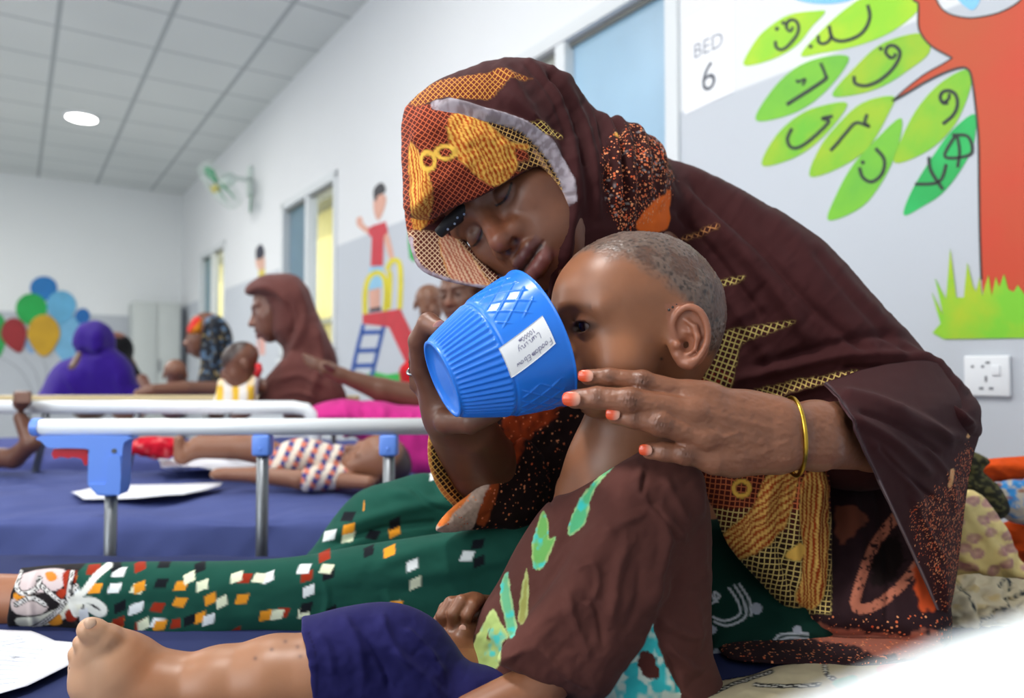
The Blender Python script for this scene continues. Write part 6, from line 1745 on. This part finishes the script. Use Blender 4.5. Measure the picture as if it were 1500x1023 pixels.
def p_olive(x, y, d):
    c = base_col(len(x), (40, 40, 30)); return mixc(c, (104, 100, 60), np.clip((vnoise(x / 5, y / 4) - .5) * 4, 0, 1) * .8)
cloth_heap('dark_cloth', [[(1404,664),(1426,662),(1450,676),(1440,690),(1470,720),(1478,752),(1460,762),(1430,746),(1405,735)]], 'dark olive speckled cloth between the woman\'s sleeve and the blue patterned cloth', 'cloth', p_olive, 1.17, .024, amp=.006)
def p_yellow(x, y, d):
    c = base_col(len(x), (228, 206, 140)) * (.94 + .12 * fbm(x / 20, y / 20))[:, None]
    for gx in range(8):
        for gy in range(7):
            cx_ = 1396 + gx * 27 + (gy % 2) * 12 + 6 * math.sin(gx * 3 + gy * 5); cy_ = 738 + gy * 23 + 5 * math.cos(gx * 4 + gy)
            r_ = np.hypot((x - cx_) / 12.5, (y - cy_) / 8.5)
            c = mixc(c, (176, 120, 130), np.clip((1 - r_) * 5, 0, 1) * (.55 + .4 * vnoise(x / 4, y / 4))); c = mixc(c, (214, 170, 150), np.clip((.35 - r_) * 6, 0, 1) * .7)
    return c
cloth_heap('patterned_cloth', [[(1380,730),(1402,722),(1424,718),(1452,742),(1478,782),(1502,826),(1560,846),(1560,866),(1480,858),(1430,850),(1390,846)]], 'pale yellow cloth printed with mauve rings on the clothes heap', 'cloth', p_yellow, 1.10, .040, amp=.012, ns=38, folds_=[([(1400,730),(1440,780),(1490,850)], 8, .006), ([(1395,800),(1430,830),(1470,850)], 7, .006)])
def p_beige(x, y, d):
    c = base_col(len(x), (216, 200, 166)) * (.9 + .2 * fbm(x / 14, y / 14))[:, None]
    for pts in ([(1398,848),(1412,870),(1420,890)], [(1430,912),(1450,900),(1470,886)], [(1462,862),(1472,850),(1480,862)], [(1500,870),(1470,880)]):
        m = stroke(x, y, pts, 3.2); c = mixc(c, (60, 64, 66), m * (.4 + .6 * (np.sin((x - y) / 1.3) > 0)))
    c = mixc(c, (206, 170, 90), np.clip((vnoise(x / 14, y / 12) - .66) * 6, 0, 1) * .5)
    return c
cloth_heap('crumpled_cloth', [[(1360,862),(1392,846),(1430,842),(1500,850),(1600,850),(1600,960),(1470,968),(1400,965),(1366,945)]], 'crumpled beige cloth with dark stitched edging behind the sleeve tip', 'cloth', p_beige, .99, .045, amp=.028, ns=30, folds_=[([(1400,860),(1420,900),(1440,940)], 8, .008), ([(1440,850),(1480,900),(1500,950)], 9, .008)])
def p_beige2(x, y, d):
    c = base_col(len(x), (206, 192, 156)) * (.9 + .2 * fbm(x / 14, y / 14))[:, None]
    for pts in ([(1036,1020),(1070,1004),(1100,994),(1130,984)], [(1106,1004),(1150,1006),(1200,1004)], [(1208,975),(1212,990),(1222,996)]):
        m = stroke(x, y, pts, 3.4); c = mixc(c, (30, 30, 30), m); c = mixc(c, (230, 226, 210), stroke(x, y, pts, 1.8) * (np.sin(x * 1.15) > .1))
    c = mixc(c, (110, 190, 160), mask(x, y, [(1220,1000),(1250,990),(1256,1000),(1230,1010)], 2)); c = mixc(c, (220, 130, 130), mask(x, y, [(1285,978),(1310,970),(1312,982),(1290,988)], 2))
    return c
cloth_heap('crumpled_cloth', [[(1020,1012),(1060,998),(1100,990),(1140,976),(1200,970),(1260,976),(1340,968),(1400,950),(1440,980),(1440,1060),(1020,1080)]], 'thin cream cloth with black-and-white stitched border spread before the woman\'s knee', 'cloth', p_beige2, .772, .026, amp=.010, ns=26, sl=(0, -.17), ctr=(1200, 1000), folds_=[([(1075,1010),(1110,1015),(1150,1022)], 5, .005)])
# ------------------------------------------------------------------ people and things farther down the ward
M_plaincloth = vc_mat('plain_cloth', rough=.85, bs=(500, .2, .001), spec=.2, sheen=.1)
def poly_mesh(S, pts, h, pad=.05):
    lo, hi = bbox(pts, pad); return polygonise(S, lo, hi, h, smooth=2)
def cbox(x0, y0, x1, y1, d, w): return [P(a, b_, dd) for a in (x0, x1) for b_ in (y0, y1) for dd in (d - w, d + w)]
def cloth_from(S, box, h, base, parent, name='robe', fl=(), amp=.01, ns=20, paint=None, k=1.0):
    v, f = poly_mesh(S, box, h); x, y, d = proj(v); n = normals(v, f)
    amt = folds(x, y, fl) + (fbm(x / ns, y / ns * .7, o=2) - .5) * amp
    v = disp(v, f, amt); c = base_col(len(v), base) * (.92 + .16 * fbm(x / 12, y / 12, o=2))[:, None]
    if paint: c = paint(c, x, y, d)
    return link(name, raw_mesh(name, v, f, c), M_plaincloth, parent)
def skin_from(S, box, h, base, parent, F=None, face=False):
    v, f = poly_mesh(S, box, h)
    c = base_col(len(v), base)
    if face:
        q = F.inv(v); near = (np.abs(q) < .13).all(1) & (q[:, 1] < 0)
        c2 = paint_adult_face(v, F, base); c = np.where(near[:, None], c2, c)
    return link('body', raw_mesh('body', v, f, c), M_skin, parent)

# woman in a brown covering, in profile, with a baby on her arm
d = 2.72
t = empty('person', P(440, 605, d), 'woman in a plain russet covering sitting in profile with a baby', 'person')
F = Frame(P(408, 452, d), (-.93, -.22, -.28), (-.30, 0, 1))
S = SDF(); adult_face(S, F); S.chain([P(445, 510, d + .03), P(450, 600, d + .05)], [.06, .09], .04); S.chain([P(455, 548, d - .06), P(430, 578, d - .13), P(372, 565, d - .12), P(345, 548, d - .10)], [.035, .034, .030, .022], .02, k2=.01)
for k in range(4): S.chain([P(350, 543 + k * 6, d - .13), P(335, 540 + k * 6, d - .15), P(326, 545 + k * 6, d - .13)], [.010, .009, .007], .006, k2=.002)
S.chain([P(352, 535, d - .13), P(345, 527, d - .15)], [.010, .008], .006)
skin_from(S, cbox(320, 400, 490, 610, d, .2), .0042, (116, 74, 60), t, F, True)
S = SDF()
S.infl([(360,430),(366,414),(384,403),(408,400),(434,405),(452,424),(462,455),(480,487),(494,530),(499,575),(490,600),(400,604),(380,596),(392,570),(408,545),(415,515),(404,498),(396,490),(392,465),(385,440)], d, .085, ry=.13)
S.infl([(400,540),(440,520),(500,560),(498,600),(400,604),(378,596),(380,575)], d - .12, .05, .03)
fcp = PolyField(smooth_poly([(340,440),(368,434),(382,440),(392,458),(398,478),(400,492),(380,500),(340,500)], 3))
S.fn(lambda p_: fcp(*proj(p_)[:2]) * 2.72 / F_PX, P(372, 465, d), .2, .01, 's')
cloth_from(S, cbox(350, 395, 505, 610, d, .3), .0055, (94, 54, 50), t, 'head_covering', [([(370,420),(400,425),(425,450),(432,480)], 5, .012), ([(430,410),(445,450),(440,490),(420,530)], 6, .012), ([(460,470),(470,530),(450,590)], 7, .014), ([(400,560),(440,550),(480,570)], 5, .010), ([(405,580),(440,575),(480,590)], 4, .010), ([(420,440),(430,470),(425,495)], 3, -.014)], .010)
t = empty('person', P(345, 600, d - .18), 'baby held upright in the arms of the woman in russet', 'person')
def baby_head(S, c, r, fw=(-.6, -.6, -.3), up=(0, 0, 1)):
    F = Frame(c, fw, up, r / .085)
    p_ = F.p; k = F.k; Rm = F.R
    S.ell(p_((0, .005, .012)), np.array((.070, .085, .072)) * k, R=Rm); S.ell(p_((0, -.035, -.035)), np.array((.055, .048, .055)) * k, .02 * k, R=Rm)
    for s in (1, -1):
        S.sph(p_((s * .03, -.05, -.05)), .024 * k, .015); S.sph(p_((s * .027, -.089, -.012)), .014 * k, .01 * k, 's'); S.sph(p_((s * .027, -.068, -.014)), .013 * k, .004 * k)
        S.ell(p_((s * .070, .012, -.028)), np.array((.008, .017, .026)) * k, .005, R=Rm)
    S.chain([p_((0, -.078, -.015)), p_((0, -.092, -.036))], [.007 * k, .011 * k], .01 * k); S.ell(p_((0, -.078, -.060)), np.array((.020, .014, .012)) * k, .01 * k, R=Rm)
    return F
S = SDF(); F = baby_head(S, P(352, 528, d - .22), .062, (-.85, -.3, -.45)); S.chain([P(356, 545, d - .21), P(350, 590, d - .20)], [.035, .06], .03)
v, f = poly_mesh(S, cbox(310, 495, 385, 610, d - .2, .1), .0045); c = base_col(len(v), (112, 70, 52)); q = F.inv(v); c = mixc(c, (52, 36, 32), np.clip((q[:, 2] - .02 + q[:, 1] * -.4) / .02, 0, 1) * (q[:, 2] > -.05)); link('body', raw_mesh('body', v, f, c), M_skin, t)
S = SDF(); S.infl([(318,570),(322,556),(340,560),(362,560),(374,548),(380,556),(374,596),(368,604),(316,604)], d - .22, .045)
def tw(c, x, y, dd): return mixc(c, (232, 186, 60), np.clip(np.sin(x / 3.6) * 3, 0, 1) * (.5 + .5 * (y > 566)))
cloth_from(S, cbox(312, 545, 385, 610, d - .22, .1), .005, (232, 226, 220), t, 'towel', amp=.01, paint=tw)
MB().tube([P(378, 535, d - .24), P(380, 542, d - .25), P(376, 550, d - .24)], .012, 8).build('ribbon', flat('red_ribbon', (196, 24, 34), .6, bs=(200, .1)), t, smooth=True)
dr = MB(); dr.tube([P(383, 470, d + .2), P(377, 500, d + .05), P(376, 530, d - .2), P(372, 545, d - .2)], .0035, 8)
set_props(dr.build('drip_line', flat('pinkish_tube', (226, 190, 190), .4, bs=(100, .02)), smooth=True), 'thin pinkish tube hanging in front of the russet woman\'s face down to the baby', 'drip line')

# woman in a black flowered scarf with a red and yellow headband
d = 3.75
t = empty('person', P(310, 585, d), 'woman in black flowered scarf over a red and yellow headband', 'person')
F = Frame(P(300, 490, d), (-.95, -.2, -.2), (-.1, 0, 1), .95)
S = SDF(); adult_face(S, F); S.chain([P(318, 530, d), P(318, 590, d)], [.07, .09], .04)
S.chain([P(335, 548, d - .06), P(340, 572, d - .20), P(270, 570, d - .45), P(222, 573, d - .55), P(204, 578, d - .58)], [.045, .042, .034, .027, .024], .01, k2=.01)
skin_from(S, cbox(195, 455, 350, 600, d - .2, .5), .0075, (120, 80, 62), t, F, True)
S = SDF(); S.infl([(296,470),(305,463),(322,463),(336,478),(342,500),(340,540),(345,590),(285,592),(288,560),(294,530),(290,510)], d, .09, ry=.12)
def flower(c, x, y, dd):
    c = mixc(c, (90, 120, 150), np.clip((vnoise(x / 5, y / 5) - .68) * 6, 0, 1)); return mixc(c, (160, 140, 90), np.clip((vnoise(x / 4 + 30, y / 4) - .76) * 6, 0, 1))
cloth_from(S, cbox(280, 455, 350, 600, d, .25), .008, (30, 34, 42), t, 'scarf', [([(310,470),(318,500),(312,550)], 4, .015)], .01, paint=flower)
S = SDF(); S.infl([(274,482),(282,468),(292,463),(298,470),(297,488),(288,492),(275,490)], d - .02, .05, ry=.08)
cloth_from(S, cbox(270, 458, 302, 496, d, .2), .007, (206, 40, 34), t, 'headband', paint=lambda c, x, y, dd: mixc(c, (236, 150, 40), np.clip((x + y * .8 - 667) / 4, 0, 1)))
# small child in front of her
d = 3.5
t = empty('person', P(256, 590, d), 'bare-headed toddler seen from behind beside the grey cabinet', 'person')
S = SDF(); baby_head(S, P(257, 545, d), .060, (-.3, .9, -.1)); S.chain([P(257, 560, d), P(254, 595, d)], [.03, .065], .02)
v, f = poly_mesh(S, cbox(235, 522, 280, 600, d, .1), .006); link('body', raw_mesh('body', v, f, base_col(len(v), (128, 86, 66))), M_skin, t)
S = SDF(); S.infl([(236,575),(246,568),(268,568),(278,578),(280,600),(234,600)], d, .05, ry=.07); cloth_from(S, cbox(230, 562, 284, 606, d, .1), .007, (60, 34, 96), t, 'shirt')

# woman in a violet robe, seen from behind
d = 4.0
t = empty('person', P(132, 585, d), 'woman in a violet robe and hood sitting with her back turned', 'person')
S = SDF(); F = Frame(P(137, 502, d), (.2, .95, -.1), (0, 0, 1), .95); adult_face(S, F); S.chain([P(137, 530, d), P(132, 590, d)], [.06, .10], .04)
skin_from(S, cbox(100, 470, 170, 600, d, .25), .010, (90, 60, 46), t)
S = SDF(); S.infl([(112,505),(114,486),(124,476),(138,472),(152,478),(161,490),(163,508),(180,518),(194,536),(201,560),(206,600),(56,600),(60,572),(70,548),(88,530),(112,520)], d, .12, ry=.17); S.sph(P(137, 500, d - .02), .105, .03)
cloth_from(S, cbox(50, 465, 212, 605, d, .25), .009, (50, 22, 128), t, 'robe', [([(112,512),(135,520),(162,510)], 4, -.03), ([(90,545),(110,570),(120,595)], 6, .015), ([(170,540),(175,565),(185,595)], 6, .015)], .02)
d = 4.5
t = empty('person', P(190, 585, d), 'person in a black covering partly hidden behind the violet robe', 'person')
S = SDF(); adult_face(S, Frame(P(172, 512, d), (.3, .9, -.1), (0, 0, 1), .9)); S.chain([P(180, 540, d), P(190, 590, d)], [.08, .12], .03); S.chain([P(208, 556, d - .1), P(216, 572, d - .15)], [.035, .03], .01)
skin_from(S, cbox(140, 485, 225, 600, d, .25), .011, (130, 84, 70), t)
S = SDF(); S.infl([(160,505),(166,498),(176,500),(186,515),(196,530),(206,545),(214,562),(216,600),(150,600),(150,520)], d, .1, ry=.14); S.sph(P(170, 512, d), .10, .03)
cloth_from(S, cbox(140, 490, 222, 605, d, .25), .010, (14, 14, 18), t, 'robe')

# child lying on the middle bed
d = 2.02; sk = (136, 90, 66)
t = empty('person', P(430, 705, d), 'small child in a checked shirt lying asleep on the middle bed', 'person')
F = Frame(P(556, 678, d), (-.50, -.35, .62), (.88, 0, .25), .98)
S = SDF(); baby_head(S, P(556, 679, d), .083, (-.50, -.35, .62), (.88, 0, .25))
S.chain([P(520, 682, d), P(430, 680, d)], [.035, .045], .03); S.chain([P(505, 698, d - .04), P(440, 703, d - .10), P(380, 696, d - .10), P(332, 695, d - .10)], [.024, .024, .021, .017], .01, k2=.01)
S.ell(P(322, 695, d - .10), (.026, .018, .016), .01); S.chain([P(500, 704, d - .07), P(540, 707, d - .1)], [.022, .018], .01)
S.chain([P(430, 680, d + .04), P(370, 655, d + .06), P(290, 656, d + .04)], [.038, .038, .030], .02, k2=.02); S.chain([P(290, 656, d + .04), P(268, 668, d + .03), P(262, 645, d + .02)], [.028, .024, .014], .01)
S.chain([P(430, 680, d + .12), P(360, 650, d + .16), P(300, 645, d + .18)], [.04, .034, .026], .02)
v, f = poly_mesh(S, cbox(250, 625, 610, 720, d + .02, .25), .0048); c = base_col(len(v), sk); q = F.inv(v); c = mixc(c, (58, 42, 38), np.clip((q[:, 1] - .00) / .02 + .3, 0, 1) * (q[:, 2] > -.06) * (np.abs(q[:, 0]) < .1))
link('body', raw_mesh('body', v, f, c), M_skin, t)
S = SDF(); S.cone(P(505, 699, d - .04), P(455, 702, d - .095), .034, .034, .02); S.infl([(392,690),(396,668),(412,650),(440,642),(475,648),(512,655),(510,672),(504,700),(470,703),(400,702)], d, .062)
def chk(c, x, y, dd):
    u = (x * .92 + y * .4) / 9; w = (-x * .5 + y * .9) / 8
    m = ((np.floor(u) + np.floor(w)) % 2 == 0); c = mixc(c, (40, 50, 126), m * (np.floor(u * .999) % 2 == 0) * .95); return mixc(c, (206, 92, 60), ((np.floor(w) % 2 == 1) & ~m) * .85)
cloth_from(S, cbox(388, 636, 516, 708, d, .12), .0048, (226, 214, 198), t, 'shirt', amp=.008, paint=chk)

# woman in a pink dress behind the lying child, one arm stretched out
d = 2.62
t = empty('person', P(600, 690, d), 'woman in a pink dress behind the mug stretching out a bare arm', 'person')
F = Frame(P(678, 428, d), (-.45, -.8, -.2), (-.1, 0, 1), .96)
S = SDF(); adult_face(S, F); S.chain([P(690, 500, d + .05), P(690, 600, d + .05)], [.10, .14], .04)
S.chain([P(735, 520, d), P(700, 590, d - .08), P(640, 588, d - .10), P(560, 572, d - .14), P(500, 550, d - .18)], [.045, .045, .050, .040, .024], .02, k2=.015)
S.chain([P(500, 550, d - .18), P(478, 540, d - .19)], [.024, .026], .01)
for k, (a, b_) in enumerate(((446, 521), (447, 527), (450, 533), (456, 538))): S.chain([P(482, 541 + k * 2 - 3, d - .19), P(463, 531 + k * 3 - 2, d - .20), P(a, b_, d - .20)], [.011, .0095, .0075], .008, k2=.003)
S.chain([P(486, 540, d - .21), P(474, 534, d - .24)], [.010, .008], .008)
skin_from(S, cbox(440, 395, 790, 620, d, .35), .0048, (108, 70, 52), t, F, True)
S = SDF(); S.infl([(452,600),(470,590),(500,585),(560,588),(600,596),(640,600),(660,700),(600,704),(520,640),(460,630)], d - .18, .08, ry=.12)
S.infl([(640,600),(650,480),(690,460),(760,480),(800,600),(800,700),(640,700)], d + .05, .08, .03, ry=.14)
cloth_from(S, cbox(445, 450, 805, 712, d - .05, .35), .0065, (196, 44, 132), t, 'dress', [([(500,590),(510,620),(500,660)], 6, .012), ([(560,590),(565,630),(580,680)], 6, .012), ([(530,590),(538,640)], 4, -.012), ([(600,600),(610,650)], 5, .012)], .01)
S = SDF(); S.infl([(650,400),(665,392),(690,388),(715,400),(722,440),(715,480),(700,480),(700,440),(690,412),(668,408),(655,412)], d + .02, .05, ry=.10)
cloth_from(S, cbox(640, 380, 730, 490, d, .25), .007, (60, 30, 30), t, 'scarf')
t = empty('person', P(628, 600, 3.05), 'bare-headed child just behind the ringed hand', 'person')
S = SDF(); baby_head(S, P(629, 441, 3.05), .070, (.3, -.85, -.2)); S.chain([P(630, 465, 3.05), P(622, 500, 3.05), P(624, 610, 3.05)], [.04, .06, .085], .02)
v, f = poly_mesh(S, cbox(590, 410, 670, 620, 3.05, .12), .006); link('body', raw_mesh('body', v, f, base_col(len(v), (122, 82, 60))), M_skin, t)
S = SDF(); S.infl([(586,562),(584,540),(602,526),(640,520),(660,540),(664,620),(596,620)], 3.05, .06, ry=.1); cloth_from(S, cbox(586, 512, 672, 628, 3.05, .14), .007, (206, 24, 34), t, 'shirt')

# child at the left edge gripping the middle bed's rail
d = 2.30
t = empty('person', P(-70, 690, d), 'child at the very edge whose fist grips the middle bed rail', 'person')
S = SDF(); S.chain([P(-60, 668, d), P(20, 672, d - .02), P(46, 650, d - .03), P(30, 612, d + .01)], [.034, .030, .026, .020], .01, k2=.01)
S.ell(P(31, 590, d + .0), (.024, .022, .026), .012)
for k in range(4): S.chain([P(24 + k * 6, 584, d + .06), P(24 + k * 6, 577, d + .04), P(24 + k * 6, 578, d - .015), P(25 + k * 6, 590, d - .028)], [.009, .009, .0085, .007], .006, k2=.003)
S.chain([P(-60, 668, d), P(-110, 640, d), P(-120, 700, d)], [.04, .07, .09], .03); baby_head(S, P(-110, 590, d), .08, (.7, -.6, -.1))
v, f = poly_mesh(S, cbox(-170, 540, 70, 720, d, .16), .006); link('body', raw_mesh('body', v, f, base_col(len(v), (100, 62, 46))), M_skin, t)
# red blanket on the middle bed's far side
cloth_heap('red_blanket', [[(176,664),(186,648),(220,640),(262,642),(268,660),(240,672),(196,668)]], 'red and pink blanket bunched by the lying child\'s feet', 'blanket', lambda x, y, d_: mixc(base_col(len(x), (190, 24, 44)), (222, 130, 130), np.clip((vnoise(x / 9, y / 6) - .55) * 5, 0, 1) * .7), 2.22, .05, h=.007, amp=.03, ns=14)

# ---- grey cabinet against the end wall
def rbox(u0, u1, v0, v1, z0, z1, bev=.01):
    mb = MB(); mb.box(((u0 + u1) / 2, -(v0 + v1) / 2, (z0 + z1) / 2), (u1 - u0, v1 - v0, z1 - z0), bev=bev)
    R = np.array([[D1[0], -D2[0], 0], [D1[1], -D2[1], 0], [0, 0, 1.0]]); mb.v = [np.concatenate(mb.v) @ R.T]; return mb
M_cab = flat('grey_steel_cabinet', (196, 202, 200), .5, bs=(20, .03), var=.03); M_cabd = flat('dark_grey_steel', (120, 126, 134), .5, bs=(20, .03), var=.03)
t = empty('metal_cabinet', room(9.5, 1.38, 0), 'tall pale grey metal cabinet against the end wall near the corner', 'cabinet')
rbox(9.32, 9.78, 1.12, 1.62, .05, 1.76).build('cabinet_body', M_cab, t, auto=.6)
rbox(9.30, 9.32, 1.13, 1.365, .10, 1.72, .004).build('door', M_cab, t, auto=.6); dd_ = rbox(9.30, 9.32, 1.375, 1.61, .10, 1.72, .004).build('door', M_cab, t, auto=.6)
rbox(9.28, 9.30, 1.385, 1.40, .95, 1.10, .004).build('handle', M_cabd, dd_, auto=.6)
rbox(9.34, 9.78, 1.62, 1.66, .0, 1.70, .004).build('side_panel', M_cabd, t, auto=.6)
for vv in (1.15, 1.58):
    rbox(9.34, 9.38, vv, vv + .03, 0, .05, .002).build('leg', M_cabd, t)

# ---- green and white wall fan
M_fang = flat('green_fan_plastic', (40, 150, 100), .35, bs=(60, .02)); M_fanw = flat('pale_fan_plastic', (214, 226, 222), .35, bs=(60, .02)); M_fany = flat('yellow_fan_plastic', (206, 190, 60), .35, bs=(60, .02))
fw_ = on_wall(372, 268); fd = float((fw_ - C0) @ FW) - .25
hub = P(322, 272, fd); t = empty('wall_fan', fw_, 'green-bladed wall fan high on the long wall near the corner', 'fan')
n_ = np.array([-.66, -.36, -.66]); n_ /= np.linalg.norm(n_); u_ = np.cross(n_, [0, 1, 0]); u_ /= np.linalg.norm(u_); w_ = np.cross(n_, u_)
RFN = .215
mb = MB()
for r_, o_ in ((RFN, 0), (RFN * .97, .045), (RFN * .55, .07), (RFN * .97, -.045), (RFN * .5, -.06)):
    mb.tube([hub + n_ * o_ + (u_ * math.cos(a) + w_ * math.sin(a)) * r_ for a in np.linspace(0, 2 * math.pi, 36)[:-1]], .004 if o_ == 0 else .0025, 6, closed=True)
for k in range(24):
    a = 2 * math.pi * k / 24; e = u_ * math.cos(a) + w_ * math.sin(a)
    mb.tube([hub + n_ * .075 + e * .03, hub + n_ * .07 + e * RFN * .55, hub + n_ * .045 + e * RFN * .97, hub + e * RFN, hub - n_ * .045 + e * RFN * .97, hub - n_ * .06 + e * RFN * .5], .0014, 5)
mb.build('guard', M_fanw, t, smooth=True)
for k in range(3):
    a0 = 2 * math.pi * k / 3 + .5; vs = []; na, nr = 8, 7
    for sgn in (0, 1):
        for i in range(na):
            for j in range(nr):
                a = a0 + (i / (na - 1) - .5) * 1.35 * (.5 + .5 * j / (nr - 1)); r_ = .03 + (RFN * .84 - .03) * j / (nr - 1); r_ *= 1 - .12 * ((i / (na - 1) - .5) * 2) ** 2 * (j / (nr - 1))
                vs.append(hub + (u_ * math.cos(a) + w_ * math.sin(a)) * r_ + n_ * (.02 * (i / (na - 1) - .5) * 1.6 + sgn * .003))
    fs = []; NB = na * nr
    for i in range(na - 1):
        for j in range(nr - 1):
            q_ = i * nr + j; fs.append([q_, q_ + 1, q_ + nr + 1, q_ + nr]); fs.append([NB + q_, NB + q_ + nr, NB + q_ + nr + 1, NB + q_ + 1])
    rim_ = [i * nr for i in range(na)] + [(na - 1) * nr + j for j in range(1, nr)] + [i * nr + nr - 1 for i in range(na - 2, -1, -1)] + [j for j in range(nr - 2, 0, -1)]
    for i in range(len(rim_)): a, b_ = rim_[i], rim_[(i + 1) % len(rim_)]; fs.append([a, b_, NB + b_, NB + a])
    link('blade', raw_mesh('blade', vs, fs), M_fang, t)
MB().tube([hub + n_ * .078, hub + n_ * .06, hub + n_ * .02], [.02, .034, .034], 20).build('hub_cap', M_fany, t, smooth=True)
MB().tube([hub - n_ * .02, hub - n_ * .06, hub - n_ * .13, hub - n_ * .15], [.035, .058, .055, .03], 20).build('motor', M_fanw, t, smooth=True)
bk = on_wall(366, 262, .03)
MB().tube([hub - n_ * .13, (hub - n_ * .16 + bk) / 2 + np.array([0, 0, -.02]), bk], .018, 12).build('arm', M_fanw, t, smooth=True)
MB().box(on_wall(366, 266, .02), (.10, .26, .04), np.stack([-D1, np.array([0, 0, 1.0]), -D2], 1), bev=.012).build('wall_bracket', M_fanw, t, auto=.7)
MB().tube([on_wall(368, 285, .025), on_wall(366, 312, .02)], .006, 8).build('pull_cord', M_fang, t, smooth=True)
